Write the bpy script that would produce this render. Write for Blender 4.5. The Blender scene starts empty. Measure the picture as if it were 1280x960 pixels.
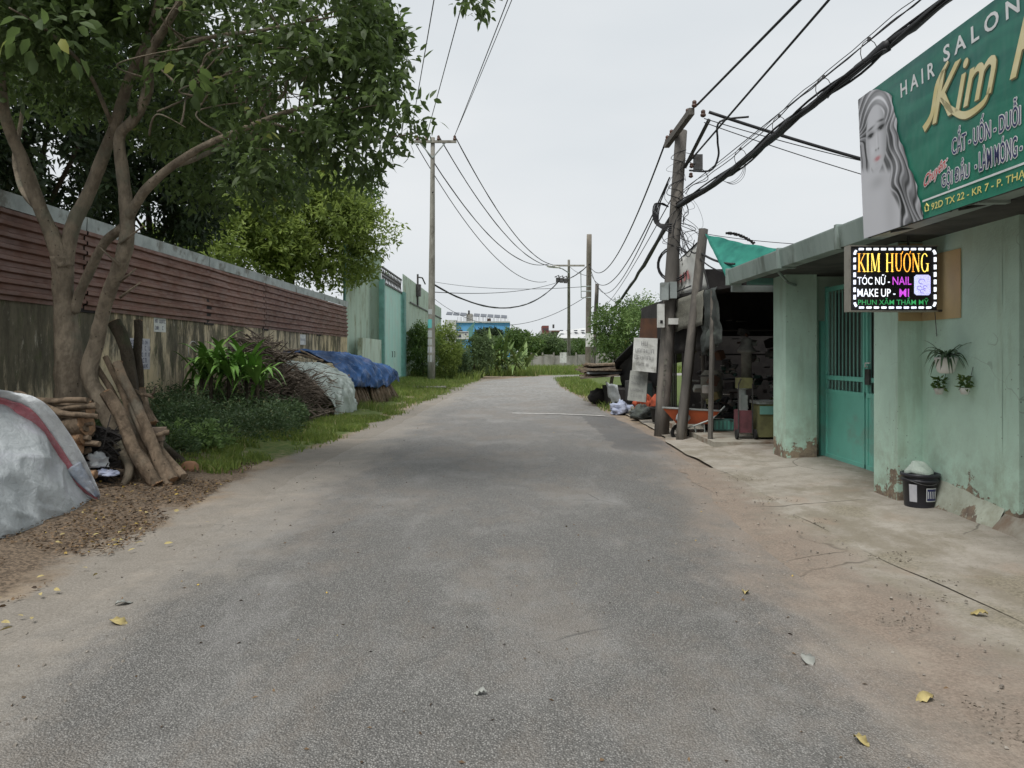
import bpy, bmesh, math, random
import numpy as np
from mathutils import Vector, Matrix, noise as mnoise
rnd = random.Random(7)
rg = np.random.default_rng(7)
R = math.radians
F, HZ, CX, EYE = 930.0, 444.0, 640.0, 1.6      # focal in photo pixels, horizon row, centre column, eye height

sc = bpy.context.scene
col = sc.collection
# ------------------------------------------------------------------ camera
cam = bpy.data.cameras.new('camera'); camo = bpy.data.objects.new('camera', cam); col.objects.link(camo)
camo.location = (0, 0, EYE); camo.rotation_euler = (R(90), 0, 0)
cam.sensor_width = 36; cam.lens = 36*F/1280; cam.shift_y = -36/1280
cam.clip_start = .05; cam.clip_end = 6000
sc.camera = camo
# ------------------------------------------------------------------ world and sun (overcast)
w = bpy.data.worlds.new('World'); sc.world = w; w.use_nodes = True
nt = w.node_tree; nt.nodes.clear()
def wn(t, **k):
    n = nt.nodes.new(t)
    for a, b in k.items(): setattr(n, a, b)
    return n
out = wn('ShaderNodeOutputWorld'); bg = wn('ShaderNodeBackground'); sky = wn('ShaderNodeTexSky')
sky.sky_type = 'NISHITA'; sky.sun_disc = False; sky.sun_elevation = R(64); sky.sun_rotation = R(-157)
sky.dust_density = 4; sky.air_density = 1.0
hs = wn('ShaderNodeHueSaturation'); hs.inputs['Saturation'].default_value = .3
nt.links.new(sky.outputs[0], hs.inputs['Color'])
tc = wn('ShaderNodeTexCoord'); nz = wn('ShaderNodeTexNoise'); nz.inputs['Scale'].default_value = 1.6
mp = wn('ShaderNodeMapping'); mp.inputs['Scale'].default_value = (1, 1, 3)
nt.links.new(tc.outputs['Generated'], mp.inputs[0]); nt.links.new(mp.outputs[0], nz.inputs['Vector'])
nz.inputs['Detail'].default_value = 4
cr = wn('ShaderNodeValToRGB'); cr.color_ramp.elements[0].position = .3; cr.color_ramp.elements[1].position = .75
cr.color_ramp.elements[0].color = (7.3, 7.85, 8.3, 1); cr.color_ramp.elements[1].color = (8.9, 9.2, 9.4, 1)
nt.links.new(nz.outputs['Fac'], cr.inputs[0])
mx = wn('ShaderNodeMixRGB'); mx.inputs[0].default_value = .88
nt.links.new(hs.outputs[0], mx.inputs[1]); nt.links.new(cr.outputs[0], mx.inputs[2])
nt.links.new(mx.outputs[0], bg.inputs[0]); bg.inputs[1].default_value = .050
nt.links.new(bg.outputs[0], out.inputs[0])
sun = bpy.data.lights.new('sun', 'SUN'); sun.energy = 1.5; sun.angle = R(25); sun.color = (1, .97, .93)
suno = bpy.data.objects.new('sun', sun); col.objects.link(suno)
suno.rotation_euler = (R(22), R(-18), 0); suno.location = (-10, -25, 60)
sc.view_settings.view_transform = 'Standard'; sc.view_settings.look = 'None'
sc.view_settings.exposure = 0.98; sc.view_settings.gamma = 1

# ------------------------------------------------------------------ helpers
def P(u, v, Y):                        # photo pixel + distance -> point
    return Vector(((u-CX)/F*Y, Y, EYE+(HZ-v)/F*Y))
def G(u, v, z=0):                      # photo pixel on the ground
    Y = (EYE-z)*F/(v-HZ); return Vector(((u-CX)/F*Y, Y, z))
ORI = {}
def ori(o): return ORI.get(o.name, Vector((0, 0, 0))) if o else Vector((0, 0, 0))
def tag(o, label=None, cat=None, group=None, kind=None):
    if label: o['label'] = label
    if cat: o['category'] = cat
    if group: o['group'] = group
    if kind: o['kind'] = kind
    return o
def thing(name, loc, label, cat, group=None, kind=None):
    o = bpy.data.objects.new(name, None); col.objects.link(o); o.location = loc
    o.empty_display_size = .2
    ORI[o.name] = Vector(loc)
    return tag(o, label, cat, group, kind)
def link_mesh(name, me, m, parent):
    o = bpy.data.objects.new(name, me); col.objects.link(o)
    if m and not me.materials: me.materials.append(m)
    if parent: o.parent = parent; ORI[o.name] = ori(parent)
    return o
class MB:
    def __init__(s): s.v = []; s.f = []
    def add(s, vs, fs):
        b = len(s.v); s.v += [tuple(x) for x in vs]; s.f += [tuple(b+i for i in f) for f in fs]; return s
    def box(s, c, d, rot=None, taper=1.0):
        hx, hy, hz = d[0]/2, d[1]/2, d[2]/2
        vs = []
        for z, t in ((-hz, 1), (hz, taper)):
            for x, y in ((-hx, -hy), (hx, -hy), (hx, hy), (-hx, hy)): vs.append(Vector((x*t, y*t, z)))
        if rot is not None: vs = [rot @ v for v in vs]
        c = Vector(c); vs = [v+c for v in vs]
        return s.add(vs, [(0, 3, 2, 1), (4, 5, 6, 7), (0, 1, 5, 4), (1, 2, 6, 5), (2, 3, 7, 6), (3, 0, 4, 7)])
    def span(s, a, b):
        a, b = Vector(a), Vector(b); return s.box((a+b)/2, [abs(b[i]-a[i]) for i in range(3)])
    def tube(s, pts, rad, n=8, cap=True, rough=0.0):
        pts = [Vector(p) for p in pts]
        if not hasattr(rad, '__len__'): rad = [rad]*len(pts)
        vs, fs = [], []
        d0 = (pts[1]-pts[0]).normalized()
        a = Vector((0, 0, 1)) if abs(d0.z) < .9 else Vector((1, 0, 0))
        x = d0.cross(a).normalized()
        for i, p in enumerate(pts):
            d = (pts[min(i+1, len(pts)-1)]-pts[max(i-1, 0)])
            d = d.normalized() if d.length > 1e-9 else d0
            x = (x - d*x.dot(d)).normalized(); y = d.cross(x)
            for k in range(n):
                t = 2*math.pi*k/n; r = rad[i]
                if rough: r *= 1+rough*(mnoise.noise(Vector((p.x*3+math.cos(t)*1.3, p.y*3+math.sin(t)*1.3, p.z*3)))+.6*mnoise.noise(Vector((p.x*8+math.cos(t)*2.6, p.y*8+math.sin(t)*2.6, p.z*7))))
                vs.append(p+x*math.cos(t)*r+y*math.sin(t)*r)
        for i in range(len(pts)-1):
            for k in range(n):
                fs.append((i*n+k, i*n+(k+1) % n, (i+1)*n+(k+1) % n, (i+1)*n+k))
        if cap: fs.append(tuple(range(n-1, -1, -1))); fs.append(tuple((len(pts)-1)*n+k for k in range(n)))
        return s.add(vs, fs)
    def lathe(s, c, prof, n=16, sq=(1, 1)):
        c = Vector(c); vs = [c+Vector((math.cos(2*math.pi*k/n)*r*sq[0], math.sin(2*math.pi*k/n)*r*sq[1], z)) for r, z in prof for k in range(n)]
        fs = [(i*n+k, i*n+(k+1) % n, (i+1)*n+(k+1) % n, (i+1)*n+k) for i in range(len(prof)-1) for k in range(n)]
        fs.append(tuple(range(n-1, -1, -1))); fs.append(tuple((len(prof)-1)*n+k for k in range(n)))
        return s.add(vs, fs)
    def poly(s, pts, d):               # polygon extruded by the vector d
        n = len(pts); d = Vector(d); pts = [Vector(p) for p in pts]
        return s.add(pts+[p+d for p in pts], [tuple(range(n)), tuple(range(2*n-1, n-1, -1))]+[(i, n+i, n+(i+1) % n, (i+1) % n) for i in range(n)])
    def build(s, name, m, parent=None, smooth=False, solid=0):
        o0 = ori(parent)
        me = bpy.data.meshes.new(name); me.from_pydata([(a-o0.x, b-o0.y, c-o0.z) for a, b, c in s.v], [], s.f); me.update()
        if smooth: me.polygons.foreach_set('use_smooth', [True]*len(me.polygons)); me.update()
        o = link_mesh(name, me, m, parent)
        bmx = bmesh.new(); bmx.from_mesh(me); bmesh.ops.recalc_face_normals(bmx, faces=bmx.faces); bmx.to_mesh(me); bmx.free()
        if solid: md = o.modifiers.new('solid', 'SOLIDIFY'); md.thickness = solid
        return o
def crom(pts, k=6):
    """smooth curve through the points; a point may carry extra numbers"""
    p = [np.array(q, float) for q in pts]; out = []
    for i in range(len(p)-1):
        a = p[max(i-1, 0)]; b = p[i]; c = p[i+1]; d = p[min(i+2, len(p)-1)]
        for j in range(k):
            t = j/k; out.append(.5*((2*b)+(-a+c)*t+(2*a-5*b+4*c-d)*t*t+(-a+3*b-3*c+d)*t**3))
    out.append(p[-1]); return out
def npmesh(name, V, Fc, m, parent=None, attr=None, smooth=False):
    """V (n,3), Fc (k,3 or 4) numpy -> object; attr: dict name->(n,) float"""
    o0 = ori(parent)
    me = bpy.data.meshes.new(name); V = np.asarray(V, np.float32)-np.array(o0, np.float32)
    n, q = Fc.shape
    me.vertices.add(len(V)); me.vertices.foreach_set('co', V.ravel())
    me.loops.add(n*q); me.loops.foreach_set('vertex_index', Fc.astype(np.int32).ravel())
    me.polygons.add(n); me.polygons.foreach_set('loop_start', np.arange(0, n*q, q, dtype=np.int32))
    try: me.polygons.foreach_set('loop_total', np.full(n, q, np.int32))
    except Exception: pass
    me.update(calc_edges=True); me.validate()
    if attr:
        for k, a in attr.items():
            at = me.attributes.new(k, 'FLOAT', 'POINT'); at.data.foreach_set('value', np.asarray(a, np.float32))
    if smooth: me.polygons.foreach_set('use_smooth', [True]*len(me.polygons))
    return link_mesh(name, me, m, parent)
def unit(a): return a/np.maximum(np.linalg.norm(a, axis=1, keepdims=True), 1e-9)
def leaves(name, Pt, D, L, W, m, parent=None, fine=False, fold=.25, up=None, tint=None, droop=.15):
    """one folded leaf at each point"""
    n = len(Pt); D = unit(D)
    if up is None: up = rg.normal(size=(n, 3))*.6+np.array([0, 0, 1])
    S = unit(np.cross(D, up)); U = np.cross(S, D)
    L = L[:, None]; W = W[:, None]*.5
    b = Pt; t = Pt+D*L-U*L*droop; mid = Pt+D*L*.5+U*L*.02
    if tint is None: tint = rg.random(n)
    if fine:
        l1 = Pt+D*L*.28+S*W*.85+U*W*fold; l2 = Pt+D*L*.66+S*W*.8+U*W*fold-U*L*droop*.4
        r1 = Pt+D*L*.28-S*W*.85+U*W*fold; r2 = Pt+D*L*.66-S*W*.8+U*W*fold-U*L*droop*.4
        V = np.stack([b, mid, t, l1, l2, r1, r2], 1).reshape(-1, 3)
        f = np.array([[0, 1, 3], [1, 4, 3], [1, 2, 4], [0, 5, 1], [1, 5, 6], [1, 6, 2]])
        Fc = (np.arange(n)[:, None, None]*7+f[None]).reshape(-1, 3); k = 7
    else:
        l = Pt+D*L*.45+S*W+U*W*fold; r = Pt+D*L*.45-S*W+U*W*fold
        V = np.stack([b, l, t, r], 1).reshape(-1, 3)
        f = np.array([[0, 2, 1], [0, 3, 2]]); Fc = (np.arange(n)[:, None, None]*4+f[None]).reshape(-1, 3); k = 4
    return npmesh(name, V, Fc, m, parent, {'tint': np.repeat(tint, k)})
def blades(name, B, H, m, parent=None, w=.012, lean=.4, tint=None):
    n = len(B); a = rg.random(n)*2*math.pi; d = np.stack([np.cos(a), np.sin(a), np.zeros(n)], 1)
    a2 = rg.random(n)*2*math.pi; l = np.stack([np.cos(a2), np.sin(a2), np.zeros(n)], 1)*(rg.random(n)*lean)[:, None]*H[:, None]
    up = np.array([0, 0, 1.]); wd = (w*(.6+.8*rg.random(n)))[:, None]
    V = np.stack([B-d*wd, B+d*wd, B+d*wd*.7+l*.4+up*H[:, None]*.6, B-d*wd*.7+l*.4+up*H[:, None]*.6, B+l+up*H[:, None]], 1).reshape(-1, 3)
    f = np.array([[0, 1, 2], [0, 2, 3], [3, 2, 4]]); Fc = (np.arange(n)[:, None, None]*5+f[None]).reshape(-1, 3)
    if tint is None: tint = rg.random(n)
    return npmesh(name, V, Fc, m, parent, {'tint': np.repeat(tint, 5)})

# ------------------------------------------------------------------ materials
class NT:
    def __init__(s, name):
        s.m = bpy.data.materials.new(name); s.m.use_nodes = True; s.t = s.m.node_tree
        s.b = s.t.nodes['Principled BSDF']; s.geo = s.t.nodes.new('ShaderNodeNewGeometry'); s.pos = s.geo.outputs['Position']
        s.obj = s.t.nodes.new('ShaderNodeTexCoord').outputs['Object']
    def lk(s, a, b): s.t.links.new(a, b)
    def put(s, sock, x):
        if isinstance(x, bpy.types.NodeSocket): s.lk(x, sock)
        elif isinstance(x, (tuple, list)): sock.default_value = tuple(x)+((1,) if len(x) == 3 and len(sock.default_value) == 4 else ())
        else: sock.default_value = x
    def map(s, vec, sc_): n = s.t.nodes.new('ShaderNodeMapping'); n.inputs['Scale'].default_value = sc_; s.lk(vec, n.inputs[0]); return n.outputs[0]
    def noise(s, scale, detail=5, rough=.55, stretch=None, vec=None, dist=0):
        n = s.t.nodes.new('ShaderNodeTexNoise'); n.inputs['Scale'].default_value = scale; n.inputs['Detail'].default_value = detail
        n.inputs['Roughness'].default_value = rough; n.inputs['Distortion'].default_value = dist
        vec = vec or s.pos
        if stretch: vec = s.map(vec, stretch)
        s.lk(vec, n.inputs['Vector']); return n.outputs['Fac']
    def voro(s, scale, feature='F1', vec=None, out='Distance', stretch=None):
        n = s.t.nodes.new('ShaderNodeTexVoronoi'); n.feature = feature; n.inputs['Scale'].default_value = scale
        vec = vec or s.pos
        if stretch: vec = s.map(vec, stretch)
        s.lk(vec, n.inputs['Vector']); return n.outputs[out]
    def ramp(s, x, a, b, lo=0.0, hi=1.0):
        n = s.t.nodes.new('ShaderNodeMapRange'); s.lk(x, n.inputs[0]); n.interpolation_type = 'SMOOTHSTEP'
        for i, q in enumerate((a, b, lo, hi)): s.put(n.inputs[1+i], q)
        return n.outputs[0]
    def math(s, op, a, b=0.0):
        n = s.t.nodes.new('ShaderNodeMath'); n.operation = op; s.put(n.inputs[0], a); s.put(n.inputs[1], b); return n.outputs[0]
    def mix(s, f, a, b, mode='MIX'):
        n = s.t.nodes.new('ShaderNodeMixRGB'); n.blend_type = mode; s.put(n.inputs[0], f); s.put(n.inputs[1], a); s.put(n.inputs[2], b); return n.outputs[0]
    def xyz(s, vec=None):
        n = s.t.nodes.new('ShaderNodeSeparateXYZ'); s.lk(vec or s.pos, n.inputs[0]); return n.outputs
    def attr(s, name): n = s.t.nodes.new('ShaderNodeAttribute'); n.attribute_name = name; return n.outputs['Fac']
    def rand(s): n = s.t.nodes.new('ShaderNodeObjectInfo'); return n.outputs['Random']
    def bump(s, h, strength=.3, dist=.02):
        n = s.t.nodes.new('ShaderNodeBump'); n.inputs['Strength'].default_value = strength; n.inputs['Distance'].default_value = dist
        s.lk(h, n.inputs['Height']); s.lk(n.outputs[0], s.b.inputs['Normal']); return n
    def done(s, color, rough=.8, metal=0, spec=.3):
        s.put(s.b.inputs['Base Color'], color); s.put(s.b.inputs['Roughness'], rough); s.put(s.b.inputs['Metallic'], metal)
        s.b.inputs['Specular IOR Level'].default_value = spec; return s.m
def basic(name, c1, c2=None, scale=6, rough=.8, bump=.2, bscale=30, stretch=None, metal=0, spec=.3, dirt=None, dscale=2, obj=False, bd=.01, lo=.35, hi=.7):
    n = NT(name); c2 = c2 or tuple(x*.6 for x in c1); vec = n.obj if obj else n.pos
    c = n.mix(n.ramp(n.noise(scale, 6, .6, stretch, vec), lo, hi), c1, c2)
    if dirt: c = n.mix(n.ramp(n.noise(dscale, 7, .65, stretch, vec, .4), .5, .68), c, dirt)
    if bump: n.bump(n.noise(bscale, 5, .6, stretch, vec), bump, bd)
    return n.done(c, rough, metal, spec)
def plain(name, c, rough=.6, metal=0, spec=.4):
    n = NT(name); cc = n.mix(n.ramp(n.noise(9, 5, .6), .4, .75, 0, .35), c, tuple(x*.55 for x in c)); return n.done(cc, rough, metal, spec)
def emit(name, c, s=1.0):
    n = NT(name); n.put(n.b.inputs['Emission Color'], c); n.b.inputs['Emission Strength'].default_value = s; return n.done(tuple(x*.3 for x in c), .5)
def leafmat(name, c1, c2, c3=None, trans=.25, rough=.5, spec=.3):
    n = NT(name); t = n.attr('tint'); c = n.mix(n.ramp(t, .1, .9), c1, c2)
    c = n.mix(n.ramp(n.noise(.9, 3), .35, .7, 0, .6), c, tuple(x*.6 for x in c1))
    if c3: c = n.mix(n.ramp(t, .93, .97), c, c3)
    n.done(c, rough, 0, spec)
    tr = n.t.nodes.new('ShaderNodeBsdfTranslucent'); n.lk(n.mix(.5, c, tuple(min(1, x*2) for x in c2)), tr.inputs[0])
    ms = n.t.nodes.new('ShaderNodeMixShader'); ms.inputs[0].default_value = trans
    n.lk(n.b.outputs[0], ms.inputs[1]); n.lk(tr.outputs[0], ms.inputs[2])
    n.lk(ms.outputs[0], n.t.nodes['Material Output'].inputs[0]); return n.m

def dustcol(n, x):
    fine = n.noise(60, 4, .7); a = n.mix(n.ramp(fine, .3, .7), (.195, .175, .15), (.30, .275, .24)); b = n.mix(n.ramp(fine, .3, .7), (.185, .15, .12), (.30, .245, .20))
    c = n.mix(n.ramp(x[0], -.5, 1.0), a, b)
    c = n.mix(n.ramp(n.noise(4, 7, .7), .45, .70, 0, .5), c, (.17, .155, .13))
    c = n.mix(n.ramp(n.noise(.8, 6, .7), .50, .66, 0, .45), c, (.36, .31, .255))
    return n.mix(n.math('MULTIPLY', n.ramp(n.voro(42), .05, .16, .5, 0), n.ramp(n.noise(3, 4), .5, .6)), c, (.12, .105, .09))
def m_asphalt():
    n = NT('asphalt'); x = n.xyz()
    agg = n.voro(105); col_ = n.voro(105, out='Color'); cx = n.xyz(col_)[0]
    c = n.mix(n.ramp(cx, .1, 1), (.17, .165, .155), (.40, .39, .368))
    c = n.mix(n.ramp(agg, .22, .55, 0, .8), c, (.095, .092, .086))
    far = n.ramp(x[1], 10, 34); c = n.mix(far, c, n.mix(n.ramp(n.noise(7, 8, .8, (1, .5, 1)), .35, .65), (.19, .184, .172), (.33, .322, .305)))
    big = n.noise(.5, 10, .75, (1, .7, 1)); c = n.mix(n.ramp(big, .46, .62, 0, .35), c, (.38, .372, .355))
    c = n.mix(n.ramp(n.noise(.55, 9, .75, (1.1, .6, 1)), .46, .60, 0, .38), c, (.23, .195, .16))
    tr = n.noise(1.1, 6, .65, (1.3, .35, 1)); c = n.mix(n.ramp(tr, .53, .7, 0, .25), c, (.36, .35, .34))
    # tyre-polished paler strips
    d = n.attr('dust')
    dd = n.math('ADD', d, n.math('MULTIPLY', n.math('SUBTRACT', n.noise(1.0, 9, .72, (1, .6, 1)), .5), 2.5))
    dust = dustcol(n, x)
    pw = n.math('ADD', x[0], n.math('MULTIPLY', n.math('SUBTRACT', n.noise(1.6, 4), .5), .5)); pm = n.math('MULTIPLY', n.ramp(pw, 1.75, 1.8), n.math('MULTIPLY', n.ramp(x[1], 12.0, 12.6), n.ramp(x[1], 19.2, 19.3, 1, 0))); c = n.mix(n.math('MULTIPLY', pm, .55), c, (.10, .10, .10))
    c = n.mix(n.ramp(dd, .15, 1.25, 0, .96), c, dust)
    crk = n.voro(.9, 'DISTANCE_TO_EDGE', vec=n.mix(.12, n.pos, NoiseCol(n, 1.8)))
    c = n.mix(n.math('MULTIPLY', n.ramp(crk, .0, .010, .6, 0), n.ramp(n.noise(.35, 3), .56, .64)), c, (.05, .05, .048))
    h = n.math('ADD', n.math('MULTIPLY', agg, n.ramp(dd, .3, .9, -1.0, -.25)), n.math('MULTIPLY', n.noise(9, 5), .8))
    n.bump(h, .9, .012)
    return n.done(c, n.mix(n.ramp(big, .4, .7), (.62,)*3, (.85,)*3), 0, .35)
def NoiseCol(n, s):
    q = n.t.nodes.new('ShaderNodeTexNoise'); q.inputs['Scale'].default_value = s; n.lk(n.pos, q.inputs['Vector']); return q.outputs['Color']
def m_earth():
    n = NT('earth'); x = n.xyz()
    c = n.mix(n.ramp(n.noise(1.2, 8, .65), .35, .65), (.33, .265, .195), (.21, .165, .12))
    c = n.mix(n.ramp(n.noise(22, 6, .7), .5, .7, 0, .6), c, (.08, .06, .045))
    g = n.attr('green'); g = n.math('ADD', g, n.math('MULTIPLY', n.math('SUBTRACT', n.noise(2.2, 6, .65), .5), 1.0))
    c = n.mix(n.ramp(g, .4, .7), c, n.mix(n.ramp(n.noise(12, 5), .4, .6), (.07, .11, .03), (.12, .14, .05)))
    l = n.attr('litter'); l = n.math('ADD', l, n.math('MULTIPLY', n.math('SUBTRACT', n.noise(3, 6, .65), .5), .8))
    lit = n.mix(n.ramp(n.noise(35, 5, .7), .42, .6), (.09, .07, .052), (.21, .16, .115))
    c = n.mix(n.ramp(l, .4, .65), c, lit)
    dst = dustcol(n, x)
    q_ = n.math('ADD', n.attr('dusty'), n.math('MULTIPLY', n.math('SUBTRACT', n.noise(1.1, 8, .7), .5), 1.6)); c = n.mix(n.ramp(q_, .35, .8), c, dst)
    n.bump(n.noise(30, 6, .7), .6, .02); return n.done(c, .95, 0, .15)
def m_concrete_apron():
    n = NT('apron concrete'); x = n.xyz()
    c = n.mix(n.ramp(n.noise(2.5, 8, .7), .35, .7), (.37, .34, .295), (.26, .235, .195))
    c = n.mix(n.ramp(n.noise(1.1, 8, .72, (1, .6, 1)), .48, .62, 0, .7), c, (.20, .175, .13))
    c = n.mix(n.ramp(n.noise(.9, 5, .6), .55, .7, 0, .5), c, (.33, .25, .19))
    c = n.mix(n.ramp(n.noise(50, 5, .7), .55, .7, 0, .5), c, (.1, .085, .07))
    e = n.attr('edge'); e = n.math('ADD', e, n.math('MULTIPLY', n.math('SUBTRACT', n.noise(2.2, 7, .7), .5), 1.3))
    moss = n.mix(n.ramp(n.noise(45, 5, .7), .35, .65), (.155, .14, .10), (.31, .275, .21))
    c = n.mix(n.ramp(e, .35, .8, 0, .85), c, moss)
    pk = n.math('ADD', n.attr('pink'), n.math('MULTIPLY', n.math('SUBTRACT', n.noise(1.6, 8, .72), .5), 1.8)); c = n.mix(n.ramp(pk, .3, .9), c, dustcol(n, x))
    crk = n.voro(.55, 'DISTANCE_TO_EDGE', vec=n.mix(.15, n.pos, NoiseCol(n, 2.5)))
    c = n.mix(n.math('MULTIPLY', n.ramp(crk, 0, .006, .8, 0), n.ramp(n.noise(.7, 3), .5, .6)), c, (.08, .07, .055))
    n.bump(n.noise(14, 8, .72), .5, .02); return n.done(c, .9, 0, .2)
def m_wall():
    n = NT('stained wall'); x = n.xyz()
    c = n.mix(n.ramp(n.noise(1.2, 6, .6), .35, .65), (.64, .53, .34), (.48, .41, .29))
    st = n.noise(2.6, 9, .74, (1, 1.6, .34)); zz = n.ramp(x[2], 0, 2.5, -.13, .04)
    big = n.ramp(n.noise(.4, 6, .6, (1, 1, .5)), .38, .62, -.10, .09)
    nearb = n.ramp(x[1], 11, 14.5, .10, 0)
    s_ = n.math('ADD', n.math('ADD', st, zz), n.math('ADD', big, nearb))
    c = n.mix(n.ramp(s_, .43, .60, 0, .92), c, n.mix(n.ramp(n.noise(4, 8, .75, (1, 1.3, .4)), .35, .65), (.045, .045, .035), (.13, .12, .085)))
    c = n.mix(n.ramp(n.noise(3, 8, .75, (1, 1.4, .6)), .52, .66, 0, .7), c, (.09, .105, .05))
    c = n.mix(n.ramp(n.noise(3, 8, .75, (1, 1.6, .5)), .56, .68, 0, .8), c, (.5, .47, .38))
    n.bump(n.noise(18, 7, .7, (1, 1, .5)), .45, .02); return n.done(c, .92, 0, .15)
def m_paint(name, c0, peelz=.0, tan=False):
    n = NT(name); x = n.xyz()
    c = n.mix(n.ramp(n.noise(1.8, 6, .6), .35, .7), c0, tuple(q*.86 for q in c0))
    c = n.mix(n.ramp(n.noise(3.5, 7, .7, (1, 1, .16)), .50, .70, 0, .45), c, (c0[0]*.55, c0[1]*.5, c0[2]*.42))
    sp = n.ramp(n.voro(16), .08, .13, 1, 0); sp = n.math('MULTIPLY', sp, n.ramp(n.noise(2, 3), .5, .62)); c = n.mix(n.math('MULTIPLY', sp, .65), c, (.06, .07, .05))
    ns = n.noise(3.2, 8, .72); th = n.math('ADD', x[2], n.math('MULTIPLY', n.math('SUBTRACT', ns, .5), -1.5))
    pk = n.ramp(th, peelz, peelz+.035, 1, 0)
    bare = n.mix(n.ramp(n.noise(9, 6, .7), .35, .65), (.30, .235, .165), (.16, .125, .10))
    bare = n.mix(n.ramp(n.noise(6, 7, .7), .54, .6), bare, tuple(q*.85 for q in c0))
    hc = n.voro(.8, 'DISTANCE_TO_EDGE', vec=n.mix(.2, n.pos, NoiseCol(n, 3))); c = n.mix(n.math('MULTIPLY', n.ramp(hc, 0, .003, .35, 0), n.ramp(n.noise(1.2, 3), .48, .56)), c, (.12, .14, .11))
    c = n.mix(n.ramp(n.noise(1.1, 8, .75), .5, .64, 0, .4), c, tuple(q*.78 for q in c0))
    dz = n.ramp(x[2], .15, 1.1, .55, 0); c = n.mix(n.math('MULTIPLY', dz, n.ramp(n.noise(6, 7, .7), .35, .7)), c, (.22, .2, .14))
    c = n.mix(pk, c, bare)
    h = n.math('ADD', n.noise(40, 5, .6), n.math('MULTIPLY', pk, -1.6)); n.bump(h, .35, .012)
    return n.done(c, .75, 0, .3)
def m_rust():
    n = NT('rust red sheet'); x = n.xyz()
    r = n.rand(); c = n.mix(r, (.215, .115, .085), (.17, .09, .07))
    c = n.mix(n.ramp(n.noise(2.2, 8, .7, (1, .5, 1.4)), .42, .68, 0, .75), c, (.115, .06, .045))
    c = n.mix(n.ramp(n.noise(1.3, 7, .68, (1, .8, 2)), .56, .7, 0, .7), c, (.25, .14, .09))
    n.bump(n.noise(30, 5, .6), .15, .01); return n.done(c, n.mix(n.ramp(n.noise(4), .4, .7), (.5,)*3, (.8,)*3), 0, .35)
def m_bark(name, c1, c2, c3):
    n = NT(name); c = n.mix(n.ramp(n.noise(7, 7, .65, (1, 1, .45)), .35, .65), c1, c2)
    c = n.mix(n.ramp(n.noise(2.2, 5, .6), .52, .68, 0, .8), c, c3)
    sp = n.ramp(n.voro(9), .06, .11, 1, 0); c = n.mix(n.math('MULTIPLY', sp, .8), c, (.03, .025, .02))
    n.bump(n.math('ADD', n.noise(26, 7, .7, (1, 1, .5)), n.math('MULTIPLY', n.voro(16, 'DISTANCE_TO_EDGE', stretch=(1, 1, .5)), .4)), 1.0, .035)
    return n.done(c, .9, 0, .15)
M = {}
M['asphalt'] = m_asphalt(); M['earth'] = m_earth(); M['apron'] = m_concrete_apron(); M['wall'] = m_wall()
M['rust'] = m_rust()
M['mint'] = m_paint('mint painted plaster', (.53, .73, .61), .36)
M['mint_pillar'] = m_paint('mint pillar plaster', (.52, .72, .60), .28)
M['tan'] = basic('tan sign glow on plaster', (.55, .42, .22), (.45, .35, .2), 3, bump=.15)  # plaster tone that carries the LED sign's warm glow
M['bark'] = m_bark('tree bark', (.31, .26, .195), (.17, .14, .105), (.19, .185, .14))
M['barkd'] = m_bark('dark bark', (.09, .075, .055), (.05, .042, .032), (.06, .07, .04))
M['log'] = m_bark('log bark', (.27, .205, .145), (.12, .092, .066), (.21, .19, .15))
M['cut'] = basic('cut wood', (.36, .22, .125), (.20, .12, .07), 14, bump=.5, dirt=(.13, .09, .06), dscale=9)
M['twig'] = basic('dry twigs', (.21, .17, .135), (.075, .06, .047), 5, bump=0)
M['pole'] = basic('weathered concrete pole', (.30, .29, .255), (.20, .19, .165), 3, .85, .4, 40, (1, 1, .4), dirt=(.13, .12, .10))
M['pole_dark'] = basic('dark sooty pole', (.13, .12, .108), (.08, .075, .068), 4, .9, .5, 30, (1, 1, .35), dirt=(.21, .19, .165))
M['pole_brown'] = basic('brown timber pole', (.25, .225, .19), (.16, .14, .115), 4, .9, .4, 30, (1, 1, .2))
M['steel'] = basic('dark steel', (.10, .10, .10), (.06, .055, .05), 8, .55, .1, metal=.5)
M['galv'] = basic('galvanised sheet', (.38, .42, .41), (.26, .29, .28), 3, .5, .1, metal=.3, dirt=(.15, .15, .13))
M['gutter'] = basic('grey green gutter', (.33, .40, .37), (.23, .29, .265), 2.2, .5, .1, metal=.2, stretch=(1, 1, .35), dirt=(.14, .17, .145))
M['cable'] = plain('black cable', (.018, .018, .02), .55)
M['ceram'] = plain('brown ceramic', (.09, .045, .03), .25)
M['gate'] = basic('turquoise gate paint', (.22, .64, .53), (.19, .57, .47), 2, .42, .06, 20, spec=.45, dirt=(.24, .47, .39), dscale=1.4)
M['gatebar'] = basic('turquoise bars', (.20, .43, .37), (.15, .35, .30), 2, .5, 0)
M['greensheet'] = basic('pale green sheet', (.50, .61, .51), (.42, .53, .44), 1.4, .55, .05, stretch=(1, 1, .3), dirt=(.27, .30, .20))
M['greengate'] = basic('aqua gate sheet', (.38, .64, .57), (.43, .63, .55), 1.2, .55, .05, stretch=(1, 1, .4), dirt=(.42, .54, .48))
M['greenframe'] = basic('green steel frame', (.15, .33, .29), (.11, .24, .21), 3, .6, 0)
M['black'] = plain('black sheet', (.014, .014, .015), .7)
M['dark'] = basic('sooty boards and gap shade', (.035, .032, .03), (.02, .018, .018), 5, .9, .3)
M['tarp_grey'] = None
M['white'] = plain('white paint', (.78, .78, .75))
M['green_net'] = None
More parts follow.
